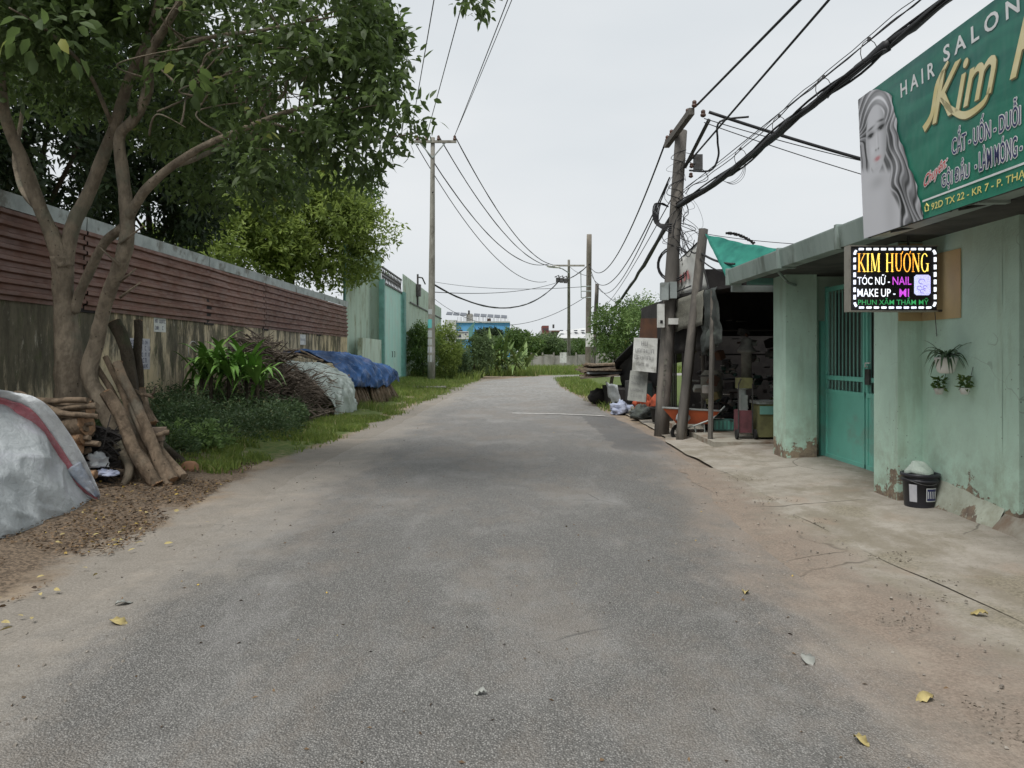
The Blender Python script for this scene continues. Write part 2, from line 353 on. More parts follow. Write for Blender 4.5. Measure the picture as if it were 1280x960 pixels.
def m_cloth(name, c1, c2, c3, scale=3, trans=0, weave=True, rough=.65, spec=.3):
    n = NT(name); c = n.mix(n.ramp(n.noise(scale, 7, .65), .35, .68), c1, c2)
    c = n.mix(n.ramp(n.noise(scale*.6, 6, .7, dist=.6), .53, .68, 0, .8), c, c3)
    h = n.noise(14, 7, .7, dist=.8)
    if weave:
        wv = n.noise(160, 2, .5); h = n.math('ADD', h, n.math('MULTIPLY', wv, .15))
        c = n.mix(n.ramp(wv, .35, .65, 0, .35), c, tuple(q*.7 for q in c1))
    ce = n.voro(4.5, 'DISTANCE_TO_EDGE', vec=n.mix(.25, n.pos, NoiseCol(n, 2.2))); h = n.math('ADD', h, n.ramp(ce, 0, .12, -.16, 0))
    ce2 = n.voro(11, 'DISTANCE_TO_EDGE', vec=n.mix(.15, n.pos, NoiseCol(n, 5))); h = n.math('ADD', h, n.ramp(ce2, 0, .15, -.10, 0))
    n.bump(h, .6, .025); return n.done(c, rough, 0, spec)
M['tarp_grey'] = m_cloth('grey tarpaulin', (.47, .50, .51), (.35, .38, .39), (.52, .53, .58), 2.2)
M['sack_white'] = m_cloth('white plastic sack', (.66, .68, .69), (.52, .54, .56), (.42, .44, .5), 5)
M['sack_red'] = m_cloth('pink red sack stripe', (.50, .17, .20), (.42, .2, .22), (.60, .40, .42), 6)
M['tarp_pale'] = m_cloth('pale green grey tarpaulin', (.52, .58, .54), (.38, .44, .40), (.24, .29, .26), 1.4)
M['tarp_blue'] = m_cloth('blue tarpaulin', (.03, .10, .26), (.015, .035, .085), (.10, .11, .20), 1.5, rough=.45)
M['tarp_dark'] = m_cloth('dark green grey tarpaulin', (.07, .08, .075), (.045, .05, .048), (.11, .13, .11), 2)
M['tarp_lt'] = m_cloth('faded canvas', (.20, .195, .16), (.13, .13, .11), (.27, .26, .21), 3)
M['board_white'] = basic('weathered white board', (.66, .67, .64), (.52, .53, .50), 5, .7, .1, dirt=(.3, .3, .27))
M['board_grey'] = basic('weathered grey board', (.36, .37, .34), (.27, .28, .26), 5, .7, .1, dirt=(.2, .2, .18))
M['ink'] = plain('black ink', (.04, .04, .045))
M['red'] = basic('faded red paint', (.38, .07, .05), (.27, .06, .045), 5, .6)
M['orange'] = basic('orange red paint', (.50, .115, .045), (.38, .09, .04), 5, .6)
M['rubber'] = plain('rubber', (.02, .02, .02), .85)
def m_net():
    n = NT('green shade net'); c = n.mix(n.ramp(n.noise(4, 5), .4, .7), (.10, .50, .40), (.07, .36, .30)); n.done(c, .7)
    tr = n.t.nodes.new('ShaderNodeBsdfTranslucent'); n.lk(c, tr.inputs[0]); ms = n.t.nodes.new('ShaderNodeMixShader'); ms.inputs[0].default_value = .55
    n.lk(n.b.outputs[0], ms.inputs[1]); n.lk(tr.outputs[0], ms.inputs[2]); n.lk(ms.outputs[0], n.t.nodes['Material Output'].inputs[0]); return n.m
M['green_net'] = m_net()
M['leaf_dark'] = leafmat('dark tree leaves', (.052, .082, .028), (.11, .165, .05), (.28, .29, .07), .38)
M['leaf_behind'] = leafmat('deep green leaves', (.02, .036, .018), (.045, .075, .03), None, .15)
M['leaf_lime'] = leafmat('yellow green leaves', (.11, .165, .035), (.25, .32, .08), (.07, .11, .03), .4)
M['leaf_mid'] = leafmat('mid green leaves', (.05, .10, .025), (.12, .19, .05), (.26, .26, .06), .3)
M['leaf_far'] = leafmat('distant leaves', (.07, .12, .05), (.15, .21, .085), None, .3)
M['leaf_weed'] = leafmat('weed leaves', (.05, .09, .04), (.11, .17, .07), (.16, .16, .07), .2)
M['leaf_cordy'] = leafmat('strap leaves', (.055, .13, .03), (.13, .25, .05), None, .3)
M['leaf_light'] = leafmat('light green shrub leaves', (.13, .22, .07), (.22, .32, .11), None, .3)
M['grass'] = leafmat('grass blades', (.10, .16, .035), (.23, .29, .07), (.34, .29, .14), .3)
M['litter'] = None
def m_litter():
    n = NT('dry leaf litter'); t = n.attr('tint'); c = n.mix(n.ramp(t, 0, .8), (.055, .038, .026), (.19, .125, .07)); c = n.mix(n.ramp(t, .9, .93), c, (.5, .36, .08)); return n.done(c, .8)
M['litter'] = m_litter()
M['yleaf'] = basic('yellow fallen leaf', (.46, .38, .16), (.30, .24, .11), 20, .6, 0)
print('materials ok')
# ================================================================== THE SETTING
LE = crom([(-2.75, -6), (-2.75, 0), (-2.75, 6), (-2.8, 11), (-2.6, 18), (-2.45, 26), (-2.3, 36), (-1.9, 43.8), (0, 51.5), (2.4, 57), (6, 61), (14, 66), (40, 78)], 8)
RE = crom([(2.7, -6), (2.75, 0), (2.75, 6), (2.62, 11), (2.8, 14), (2.65, 18), (2.6, 23), (2.55, 30), (2.45, 36), (2.7, 43.8), (4.0, 50), (6.5, 54), (12, 58), (22, 63), (44, 72)], 8)
LEx = np.array([p[0] for p in LE[:57]]); LEy = np.array([p[1] for p in LE[:57]])
REx = np.array([p[0] for p in RE[:73]]); REy = np.array([p[1] for p in RE[:73]])
def ledge(y): return np.interp(y, LEy, LEx)
def redge(y): return np.interp(y, REy, REx)
def gz(x, y):                                   # ground height
    x = np.asarray(x, float); y = np.asarray(y, float)
    z = np.zeros(np.broadcast(x, y).shape)
    s = np.clip((-3.2-x)/3.0, 0, 1); z = z+.24*s*s*(3-2*s)*np.clip((60-y)/10, 0, 1)
    s = np.clip((y-46)/20, 0, 1)*np.clip((ledge(np.minimum(y, 57))-x-.3)/3, 0, 1); z = z+.15*s
    return z
xs = np.concatenate([[-3000, -800, -200, -80, -40, -25, -16, -12], np.arange(-9, 9.01, .3), [11, 14, 20, 30, 50, 100, 300, 900, 3000]])
ys = np.concatenate([[-3000, -300, -60, -20], np.arange(-8, 62, .4), [64, 68, 74, 82, 95, 120, 200, 500, 1500, 5000]])
def grid(name, xs, ys, zf, m, attrs, parent=None):
    X, Y = np.meshgrid(xs, ys); Z = zf(X, Y); nx, ny = len(xs), len(ys)
    V = np.stack([X, Y, Z], -1).reshape(-1, 3)
    i = np.arange(nx-1); j = np.arange(ny-1)[:, None]; a = (j*nx+i).ravel()
    return npmesh(name, V, np.stack([a, a+1, a+nx+1, a+nx], 1), m, parent, {k: f(X, Y).ravel() for k, f in attrs.items()}, True)
def f_green(X, Y):
    g = np.clip((-3.0-X-.05*np.abs(Y-16))*1.2+.2, 0, .75)*np.clip((Y-9)/3, 0, 1)
    g = np.maximum(g, np.clip((Y-28)/6, 0, 1)*np.clip((ledge(np.minimum(Y, 57))-.5-X)*.8, 0, .95))
    g = np.maximum(g, np.clip((Y-21)/3, 0, 1)*np.clip((X-redge(np.minimum(Y, 57))-.15)*1.4, 0, .9))
    return np.maximum(g, np.clip((Y-58)/3, 0, .9))
def f_lit(X, Y): return np.clip((-2.9-X)*1.0, 0, 1.0)*np.clip((11.5-Y)/2, 0, 1)
g = grid('ground', xs, ys, lambda X, Y: gz(X, Y), M['earth'], {'green': f_green, 'litter': f_lit, 'dusty': lambda X, Y: np.where(X < 0, np.clip((X-(ledge(np.minimum(Y, 57))-1.15))/.9, 0, 1), np.clip(((redge(np.minimum(Y, 57))+.5)-X)/.5, 0, 1))*(Y < 50)}); tag(g, kind='structure')
# road strip, 4 mm above the ground, ragged edges
yy = np.concatenate([np.linspace(-6, 30, 180), np.linspace(30.3, 57, 60)])
V = []; dust = []; NXR = 25
for k in range(200):
    t = k/199
    # parameter along both edges at once
    a = np.array(LE); b = np.array(RE)
    ia = t*(len(a)-1); ib = t*(len(b)-1)
    pa = np.array([np.interp(ia, np.arange(len(a)), a[:, c]) for c in (0, 1)]); pb = np.array([np.interp(ib, np.arange(len(b)), b[:, c]) for c in (0, 1)])
    pa[0] += .10*mnoise.noise(Vector((0, pa[1]*.9, 0)))+.05*mnoise.noise(Vector((3, pa[1]*3, 0)))
    pb[0] += .10*mnoise.noise(Vector((9, pb[1]*.9, 0)))
    for q in range(NXR):
        s = q/(NXR-1); p = pa*(1-s)+pb*s; x, y = p
        V.append((x, y, .006+.03*max(0, 1-((s-.5)*2)**2)))
        edl = x-(-2.0-.35*max(0, (6-y)/6)+min(.3, max(0, (y-20)*.02))); edr = (1.55+np.interp(y, [2, 6, 9, 12.5, 14, 60], [-.05, .2, .55, 1.0, 1.2, 1.2])-x) if y < 40 else 3
        d = max(0, min(1.3, .5-edl*1.1), min(1.5, .62-edr*1.25)); dust.append(d)
a = (np.arange(199)[:, None]*NXR+np.arange(NXR-1)).ravel()
r = npmesh('road', np.array(V), np.stack([a, a+1, a+NXR+1, a+NXR], 1), M['asphalt'], None, {'dust': dust}, True); tag(r, kind='structure')
M['line'] = basic('worn pale line', (.55, .54, .52), (.36, .35, .33), 9, .8, 0)
b = MB(); b.poly([(.0, 19.95, .041), (1.2, 19.7, .04), (2.4, 19.15, .03), (2.4, 19.30, .03), (1.2, 19.88, .04), (.0, 20.12, .041)], (0, 0, .004))
b.build('road_marking', M['line']); tag(bpy.data.objects['road_marking'], kind='structure')
# concrete apron in front of the house and shed
AP = crom([(3.05, -6), (3.0, 0), (3.0, 3), (2.98, 4.4), (2.85, 5.5), (2.8, 7), (2.85, 9), (2.8, 11), (2.78, 13), (2.95, 15), (3.05, 18), (2.95, 20.5)], 6)
apx = np.array([p[0] for p in AP]); apy = np.array([p[1] for p in AP])
V = []; ed = []; rows = np.arange(-6, 20.5, .2); cols = np.linspace(0, 1, 22)
for y in rows:
    x0 = np.interp(y, apy, apx)+.07*mnoise.noise(Vector((y*1.3, 1, 0)))+.03*mnoise.noise(Vector((y*5, 1, 0)))
    for c in cols:
        x = x0+(9.0-x0)*c*c
        z = .037+.09*min(1, max(0, (x-x0)/1.4))+.012*mnoise.noise(Vector((x*1.5, y*1.5, 0)))
        V.append((x, y, z)); ed.append(max(max(0, 1-(x-x0)/1.3)*(.6 if y < 6 else .4), .95*math.exp(-((x-3.45)/.42)**2-((y-4.75)/.55)**2), .6*math.exp(-((x-3.3)/.5)**2-((y-7.2)/.8)**2)))
n_ = len(cols); a = (np.arange(len(rows)-1)[:, None]*n_+np.arange(n_-1)).ravel()
ap = npmesh('pavement', np.array(V), np.stack([a, a+1, a+n_+1, a+n_], 1), M['apron'], None, {'edge': ed, 'pink': [0.15]*len(ed)}, False); tag(ap, kind='structure')
# mossy dirt shoulder between asphalt and apron is the road's own edge plus a low patch of old concrete
V = []; ed = []; pk5 = []
rows = np.arange(1.5, 10.5, .15)
for y in rows:
    x0 = 1.95+.35*max(0, (y-4)/6)+.15*mnoise.noise(Vector((y*1.1, 5, 0)))+.06*mnoise.noise(Vector((y*4, 5, 0))); x1 = 3.1
    for c in np.linspace(0, 1, 8):
        x = x0+(x1-x0)*c; V.append((x, y, .018+.016*min(1, c*3))); ed.append(.30+.35*c); pk5.append(1.15-1.0*c)
a = (np.arange(len(rows)-1)[:, None]*8+np.arange(7)).ravel()
sh = npmesh('pavement_edge', np.array(V), np.stack([a, a+1, a+9, a+8], 1), M['apron'], None, {'edge': ed, 'pink': pk5}, True); tag(sh, kind='structure')

# ------------------------------------------------------------------ left boundary wall with its rust red sheet fence
WX = -7.0
bw = thing('boundary_wall', (WX, 15, 0), 'long stained concrete wall with black mould streaks below red metal sheets', 'wall')
b = MB()
segs = [-4, 0.5, 5, 9.5, 14, 18.5, 23, 27.5, 31.6]
for i in range(len(segs)-1):
    p = MB().span((WX-.18, segs[i]+.004, -.1), (WX, segs[i+1]-.004, 2.44)).build('wall_panel', M['wall'], bw)
for y in segs[2:-1]: MB().span((WX-.15, y-.004, 0), (WX-.01, y+.004, 2.4)).build('joint', M['dark'], bw)
sf = thing('sheet_fence', (WX, 15, 2.4), 'rusty red corrugated sheet fence mounted on top of the stained wall', 'fence')
def corr_sheet(y0, y1, z0, z1, x, pitch, depth, m, parent, name, horiz=True, amp=0.0):
    b = MB(); prof = []; n = int(round((z1-z0 if horiz else y1-y0)/pitch))
    pts = []
    for i in range(n):
        s0 = i/n; q = 1/n
        for t, d in ((.0, 0), (.38, 0), (.5, 1), (.82, 1), (.95, 0)): pts.append((s0+t*q, d*depth))
    pts.append((1, 0)); cnt = 7 if horiz else 2
    vs = []; fs = []
    for j in range(cnt):
        u = j/(cnt-1)
        for s, d in pts:
            if horiz:
                y = y0+(y1-y0)*u; z = z0+(z1-z0)*s
                wob = amp*(mnoise.noise(Vector((y*.9, z*1.5, 3))))
                vs.append((x+d+wob, y, z+.25*amp*mnoise.noise(Vector((y*.5, 1, 1)))))
            else: vs.append((x+d, y0+(y1-y0)*s, z0+(z1-z0)*u))
    k = len(pts)
    for j in range(cnt-1):
        for i in range(k-1): fs.append((j*k+i, j*k+i+1, (j+1)*k+i+1, (j+1)*k+i))
    b.add(vs, fs); return b.build(name, m, parent, solid=.004)
js = [-4, 1.5, 6.9, 12.1, 17.0, 20.9, 26.8, 31.4]
for i in range(len(js)-1):
    o = corr_sheet(js[i]+.012, js[i+1]-.012, 2.36+rnd.uniform(-.02, .02), 3.64, WX+.03+.012*(i % 2), .158, .055, M['rust'], sf, 'metal_sheet', True, .045)
    cpz = 3.62+rnd.uniform(-.01, .015)
    bb = MB(); bb.poly([(WX+.085, js[i]+.01, cpz), (WX+.10, js[i]+.01, cpz+.22), (WX-.12, js[i]+.01, cpz+.27), (WX-.12, js[i]+.01, cpz+.2), (WX+.05, js[i]+.01, cpz+.02)], (0, js[i+1]-js[i]-.03, 0))
    bb.build('cap_strip', M['galv'], sf)
for y in js[1:-1]: MB().span((WX-.1, y-.08, 2.3), (WX+.022, y+.42, 3.66)).build('post', M['dark'], sf)
# posters and chalk mark
def strokes(mb, o, xd, yd, w_, h_, rows, t=.35, dens=.85, off=.003, nrm=Vector((1, 0, 0)), seed=1):
    q = random.Random(seed)
    for (y0, hh, x0, x1) in rows:                # in units of the panel
        x = x0
        while x < x1:
            cw = q.uniform(.5, .8)*hh*h_/w_
            if q.random() < dens:
                kind = q.randrange(4); T = hh*h_*t*.45
                def seg(ax, ay, bx, by):
                    a = o+xd*(ax*w_)+yd*(ay*h_)+nrm*off; b_ = o+xd*(bx*w_)+yd*(by*h_)+nrm*off
                    d = (b_-a).normalized(); s = nrm.cross(d)*T*.5
                    mb.add([a-s, b_-s, b_+s, a+s], [(0, 1, 2, 3)])
                seg(x, y0, x, y0+hh)
                if kind in (0, 2): seg(x, y0+hh*.95, x+cw*.8, y0+hh*.95)
                if kind in (1, 2): seg(x, y0+hh*.05, x+cw*.8, y0+hh*.05)
                if kind in (0, 1, 3): seg(x+cw*.8, y0, x+cw*.8, y0+hh)
                if kind == 3: seg(x, y0+hh*.5, x+cw*.8, y0+hh*.5)
            x += cw*1.35
def wall_notice(u0, u1, v0, v1, lab, c, rows, seed):
    ym = WX*F/((u0+u1)/2-CX); y0 = WX*F/(u0-CX); y1 = WX*F/(u1-CX); z0 = EYE+(HZ-v1)/F*ym; z1 = EYE+(HZ-v0)/F*ym
    t = thing('wall_notice', (WX, ym, z0), lab, 'notice', 'paper notices on the stained wall')
    MB().span((WX+.002, y0, z0), (WX+.006, y1, z1)).build('sheet', c, t)
    b = MB(); strokes(b, Vector((WX+.006, y0, z0)), Vector((0, 1, 0)), Vector((0, 0, 1)), y1-y0, z1-z0, rows, seed=seed); b.build('lettering', M['ink_blue'], t)
M['ink_blue'] = plain('dark blue ink', (.05, .055, .12)); M['paper'] = basic('faded paper', (.50, .50, .53), (.40, .41, .46), 9, .8, 0)
wall_notice(161, 187, 423, 462, 'large faded blue lettered notice on the wall beside the tree roots', M['paper'], [(.82, .11, .1, .9), (.62, .13, .05, .95), (.42, .12, .05, .95), (.22, .14, .05, .95), (.06, .1, .1, .9)], 3)
wall_notice(192, 207, 397, 415, 'small white notice just below the red sheets near the second trunk', M['board_white'], [(.62, .25, .1, .9), (.15, .25, .1, .9)], 4)
wall_notice(375, 382, 418, 431, 'tiny white notice on the wall above the brushwood heap', M['board_white'], [(.4, .2, .1, .9)], 5)
ym = WX*F/(241-CX); c0 = P(241, 438, ym)
b = MB(); b.tube([c0+Vector((.01, .28*math.cos(a)*.9, .2*math.sin(a)*1.0)) for a in np.linspace(0, 2*math.pi, 20)], .008, 4)
M['chalk'] = plain('white chalk', (.6, .6, .57)); tag(b.build('chalk_mark', M['chalk']), 'white chalk zero drawn on the dark mould streak', 'graffiti')

# ------------------------------------------------------------------ pale green sheet enclosure and gate beyond the wall
ge = thing('sheet_enclosure', (-7, 34, 0), 'tall pale green corrugated sheet enclosure between the wall end and the gate', 'fence')
for y0, y1, zt in ((31.5, 33.3, 6.75), (33.3, 35.1, 6.82), (35.1, 36.9, 6.78)):
    corr_sheet(y0, y1-.01, 0, zt, -7.05, .2, .03, M['greensheet'], ge, 'metal_sheet', False)
MB().span((-7.12, 31.35, 0), (-7.02, 31.45, 6.8)).build('post', M['greenframe'], ge)
MB().span((-7.1, 36.92, 0), (-6.5, 36.96, 6.7)).build('side_sheet', M['greensheet'], ge)
b = MB(); 
b.span((-6.62, 31.9, .2), (-6.42, 36.9, 2.35)); b.build('low_sheet_wall', M['greensheet'], ge)
gg = thing('factory_gate', (-6.5, 40, 0), 'tall aqua metal sliding gate with open steel lattice along its top', 'gate')
for y0, y1 in ((37, 38.6), (38.6, 40.2), (40.2, 41.8), (41.8, 43.4)): corr_sheet(y0, y1-.015, .15, 5.2, -6.5, .55, .02, M['greengate'], gg, 'gate_panel', False)
MB().span((-6.55, 36.6, .1), (-6.3, 36.95, 5.35)).build('post', M['greenframe'], gg)
MB().span((-6.55, 43.45, .1), (-6.28, 44.2, 5.3)).build('post', M['greenframe'], gg)
b = MB(); b.span((-6.5, 36.95, 5.2), (-6.42, 43.45, 5.3)); b.span((-6.5, 36.95, 5.95), (-6.42, 43.45, 6.03))
b.build('rail', M['steel'], gg)
for i in range(13):
    y = 36.97+i*.5; y2 = min(y+.5, 43.45)
    bb = MB(); bb.tube([(-6.46, y, 5.3), (-6.46, y, 5.95)], .02, 4); bb.tube([(-6.46, y, 5.3), (-6.46, y2, 5.95)], .016, 4); bb.tube([(-6.46, y, 5.95), (-6.46, y2, 5.3)], .014, 4); bb.build('lattice_bay', M['steel'], gg)
b = MB(); b.tube([(-6.4, 39.6, 1.5), (-6.36, 39.6, 1.5), (-6.36, 39.6, 1.8), (-6.4, 39.6, 1.8)], .02, 5); b.tube([(-6.4, 40.4, 1.5), (-6.36, 40.4, 1.5), (-6.36, 40.4, 1.8), (-6.4, 40.4, 1.8)], .02, 5); b.build('handle', M['steel'], gg)
ge2 = thing('sheet_enclosure', (-6.5, 55, 0), 'pale green corrugated sheet fence running on beyond the aqua gate', 'fence')
for i in range(8):
    y0 = 44.3+i*3; zt = 6.45 if i < 6 else 5.9
    corr_sheet(y0, y0+2.98, 0, zt, -6.52, .3, .03, M['greensheet'], ge2, 'metal_sheet', False)
MB().span((-6.45, 47, 4.9), (-6.40, 68, 4.98)).build('rail', M['steel'], ge2)
tv = thing('outdoor_lamp', (-6.35, 50, 5.4), 'dark bracket lamp standing above the pale green sheet fence', 'lamp')
b = MB(); b.tube([(-6.4, 50.5, 4.9), (-6.4, 50.5, 7.1)], .07, 6); b.tube([(-6.4, 50.5, 6.9), (-6.2, 51.5, 6.95), (-6.1, 52.3, 6.6)], .05, 5); b.build('bracket', M['steel'], tv)
MB().span((-6.5, 50.3, 5.6), (-6.2, 50.8, 6.4)).build('lamp_box', M['steel'], tv)

# ------------------------------------------------------------------ the mint green house on the right
hs_ = thing('salon_house', (4.2, 7, .1), 'mint green plastered roadside house with peeling base and turquoise gate', 'house')
PX = 3.95
MB().span((PX, 10.74, 0), (PX+.45, 11.24, 2.78)).build('pillar', M['mint_pillar'], hs_)
MB().span((PX, 7.62, 0), (PX+.5, 8.12, 2.76)).build('pillar', M['mint_pillar'], hs_)
# wall panel with slightly wavy face
vs = []; fs = []; ny, nz_ = 14, 20
for i in range(ny):
    for j in range(nz_):
        y = 6.37+(7.62-6.37)*i/(ny-1); z = -.02+2.8*j/(nz_-1); vs.append((4.2+.006*mnoise.noise(Vector((y*2, z*2, 1))), y, z))
for i in range(ny-1):
    for j in range(nz_-1): a = i*nz_+j; fs.append((a, a+nz_, a+nz_+1, a+1))
b = MB(); b.add(vs, fs); b.span((4.22, 6.372, 0), (4.38, 7.62, 2.78)); b.build('wall', M['mint'], hs_)
MB().span((4.2, 6.16, 0), (4.34, 6.369, 2.78)).build('wall_return', M['mint_pillar'], hs_)
b = MB(); b.poly([(4.21, 6.33, 0), (4.06, 6.33, .0), (4.12, 6.33, .14), (4.2, 6.33, .23)], (0, .02, 0)); 
vs = []; fs = []
for i in range(16):
    t = i/15; y = 6.34+1.25*t; h = .20+.17*t+.02*mnoise.noise(Vector((y*5, 0, 0))); w_ = .10+.02*math.sin(t*9)
    vs += [(4.203-w_*1.2, y, .02), (4.203-w_*.85, y, .10+h*.15), (4.203-w_*.4, y, .1+h*.55), (4.204, y, .12+h*.85)]
for i in range(15):
    for k in range(3): a = i*4+k; fs.append((a, a+4, a+5, a+1))
M['skirt'] = m_paint('mottled plaster skirt', (.50, .54, .45), .12)
b = MB(); b.add(vs, fs); b.build('wall_skirt', M['skirt'], hs_, True)
M['step'] = basic('concrete step', (.34, .32, .27), (.24, .22, .18), 5, .9, .4, dirt=(.2, .14, .1))
b = MB(); b.poly([(4.0, 6.34, -.02), (4.42, 6.34, -.02), (4.9, 6.34, -.02), (4.9, 6.34, .27), (4.2, 6.34, .25), (4.1, 6.34, .14)], (0, -4.5, 0)); b.build('door_step', M['step'], hs_)
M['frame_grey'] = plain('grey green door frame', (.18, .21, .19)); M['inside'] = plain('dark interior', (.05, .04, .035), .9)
MB().span((4.34, 6.0, .25), (4.44, 6.17, 2.78)).build('door_frame', M['frame_grey'], hs_)
MB().span((4.5, 2, .25), (4.6, 6.2, 2.78)).build('doorway_shade', M['inside'], hs_)  # dark sheet put in for the shade inside the open doorway
MB().span((4.2, 1.0, 0), (4.6, 2.0, 2.78)).build('wall', M['mint'], hs_)
# side and back walls, roof
MB().span((8.8, 1, 0), (9.0, 11.2, 2.8)).build('back_wall', M['mint'], hs_)
MB().span((4.41, 11.02, 0), (9, 11.2, 2.78)).build('side_wall', M['mint_pillar'], hs_)
b = MB(); b.poly([(3.42, 1, 2.80), (3.42, 1, 2.83), (9.2, 1, 3.75), (9.2, 1, 3.70)], (0, 10.6, 0)); b.build('roof', M['galv'], hs_)
b = MB(); b.span((3.5, 1, 2.765), (9, 11.3, 2.79)); M['soffit'] = basic('dark soffit and gate shade', (.09, .095, .085), (.05, .055, .05), 3, .9, .1); b.build('ceiling', M['soffit'], hs_)
# box gutter, in sections
gs = [1, 3.6, 5.4, 7.75, 9.45, 11.7]
for i in range(len(gs)-1):
    b = MB(); b.poly([(3.41, gs[i]+.01, 2.72), (3.58, gs[i]+.01, 2.72), (3.58, gs[i]+.01, 2.94), (3.38, gs[i]+.01, 2.94), (3.38, gs[i]+.01, 2.925)], (0, gs[i+1]-gs[i]-.02, 0)); b.build('gutter_section', M['gutter'], hs_)
    MB().span((3.365, gs[i+1]-.03, 2.70), (3.60, gs[i+1]+.03, 2.96)).build('gutter_bracket', M['gutter'], hs_)
b = MB(); b.span((3.6, 11.25, 2.68), (5.2, 11.42, 2.77)); b.build('beam', M['greenframe'], hs_)
b = MB(); b.tube([(3.55, 9.9, 2.7), (3.9, 10.5, 2.62), (4.3, 11.0, 2.6)], .02, 6); b.build('pipe', M['gutter'], hs_)
# warm glow of the LED sign, put into the colour of two tan patches
MB().span((3.955, 7.605, 1.95), (4.205, 7.618, 2.74)).build('sign_glow_patch', M['tan'], hs_)
MB().span((4.188, 6.95, 1.95), (4.196, 7.60, 2.60)).build('sign_glow_patch', M['tan'], hs_)
# gate
GX = 4.6
gt = thing('driveway_gate', (GX, 9.8, .1), 'turquoise metal gate with vertical bars over solid lower panels', 'gate')
MB().span((GX-.06, 10.93, .1), (GX+.02, 11.01, 2.1)).build('gate_post', M['gate'], gt)
def leaf(y0, y1):
    lf = MB()
    for z in (.15, 1.08, 1.28, 2.55): lf.span((GX-.025, y0, z-.03), (GX+.025, y1, z+.03))
    lf.span((GX-.026, y0-.0, .12), (GX+.026, y0+.05, 2.6)); lf.span((GX-.026, y1-.05, .12), (GX+.026, y1, 2.6))
    f = lf.build('gate_leaf', M['gate'], gt)
    MB().span((GX-.012, y0+.05, .18), (GX-.006, y1-.05, 1.05)).build('panel', M['gate'], f)
    n = int((y1-y0-.1)/.105)
    bar = MB(); bar.tube([(GX, 0, 1.11), (GX, 0, 2.53)], .011, 6)
    b0 = bar.build('bar', M['gatebar'], f); me = b0.data
    for k in range(n):
        o = b0 if k == 0 else bpy.data.objects.new('bar', me)
        if k: col.objects.link(o); o.parent = f
        o.location.y = y0+.05+(k+.7)*(y1-y0-.1)/n
    return f
lf = leaf(9.66, 10.88)
MB().span((GX-.005, 9.7, 1.30), (GX+.004, 10.85, 2.5)).build('shade_backing', M['soffit'], lf).location.x = .12  # dark sheet standing in for the unlit interior behind the bars
lf2 = leaf(8.2, 9.62)
MB().span((GX-.05, 9.48, 1.22), (GX-.028, 9.6, 1.42)).build('lock_plate', M['steel'], lf2)
b = MB(); b.tube([(GX-.05, 9.52, 1.45), (GX-.08, 9.52, 1.45), (GX-.08, 9.52, 1.5), (GX-.05, 9.46, 1.5)], .01, 6); b.build('latch', M['white'], lf2)
MB().span((5.6, 8.1, .0), (5.7, 11.0, 2.7)).build('garage_partition', M['soffit'], hs_)
# ================================================================== SIGNS
def text_geo(s, shear=0, off=0.0, res=3):
    cu = bpy.data.curves.new('t', 'FONT'); cu.body = s; cu.shear = shear; cu.offset = off; cu.resolution_u = res
    o = bpy.data.objects.new('t', cu); col.objects.link(o)
    bpy.context.view_layer.update()
    dg = bpy.context.evaluated_depsgraph_get(); me = bpy.data.meshes.new_from_object(o.evaluated_get(dg))
    vs = [tuple(v.co) for v in me.vertices]; fs = [tuple(p.vertices) for p in me.polygons]
    bpy.data.objects.remove(o); bpy.data.curves.remove(cu); bpy.data.meshes.remove(me)
    if not vs: return [], []
    xs_ = [v[0] for v in vs]; ys_ = [v[1] for v in vs]; x0, x1, y0, y1 = min(xs_), max(xs_), min(ys_), max(ys_)
    return [((v[0]-x0)/(x1-x0), (v[1]-y0)/(y1-y0)) for v in vs], fs
def text_on(s, fn, s0, s1, t0, t1, d, name, m, parent, shear=0, off=0.0, rot=0, colorfn=None):
    vs, fs = text_geo(s, shear, off); b = MB()
    pts = []
    for a, c in vs:
        x = s0+(s1-s0)*a; y = t0+(t1-t0)*c
        if rot: y += (x-s0)*rot
        pts.append(fn(x, y, d))
    b.add(pts, fs)
    return b.build(name, m, parent)
# billboard: leans out a little at the top, runs along the street from Y=6.96 towards the viewer
BH = 1.30
def bp(s, t, d=0): return Vector((3.30-.055*t/BH-d, 6.96-s, 2.69+t))
bb = thing('billboard', (3.35, 5.0, 2.69), 'large green hair salon billboard with portrait above the house gutter', 'billboard')
def m_banner():
    n = NT('printed green banner'); x = n.xyz()
    c = n.mix(n.ramp(x[2], 2.7, 4.0), (.012, .17, .105), (.03, .135, .115))
    c = n.mix(n.ramp(n.noise(2.0, 4, .5, (1, .5, 2.2), dist=1.2), .4, .65, 0, .5), c, (.045, .24, .165))
    h = n.noise(2.6, 3, .5, (1, 1, .6)); n.bump(h, .35, .08); return n.done(c, .45, 0, .4)
M['banner'] = m_banner()
vs = []; fs = []; na, nb = 60, 16
for i in range(na):
    for j in range(nb):
        s = 4.1*i/(na-1); t = BH*j/(nb-1); wv = .006*math.sin(s*9+t*7)*(1-t/BH)
        q = bp(s, t, wv*.5); vs.append(q)
for i in range(na-1):
    for j in range(nb-1): a = i*nb+j; fs.append((a, a+1, a+nb+1, a+nb))
b = MB(); b.add(vs, fs); b.build('banner', M['banner'], bb, True)
b = MB()
for s in (.03, 1.3, 2.7, 4.05): b.tube([bp(s, 0.0, -.03), bp(s, BH, -.03)], .015, 6)
for t in (.02, .65, BH-.02): b.tube([bp(0, t, -.045), bp(4.1, t, -.045)], .015, 6)
b.build('frame', M['steel'], bb)
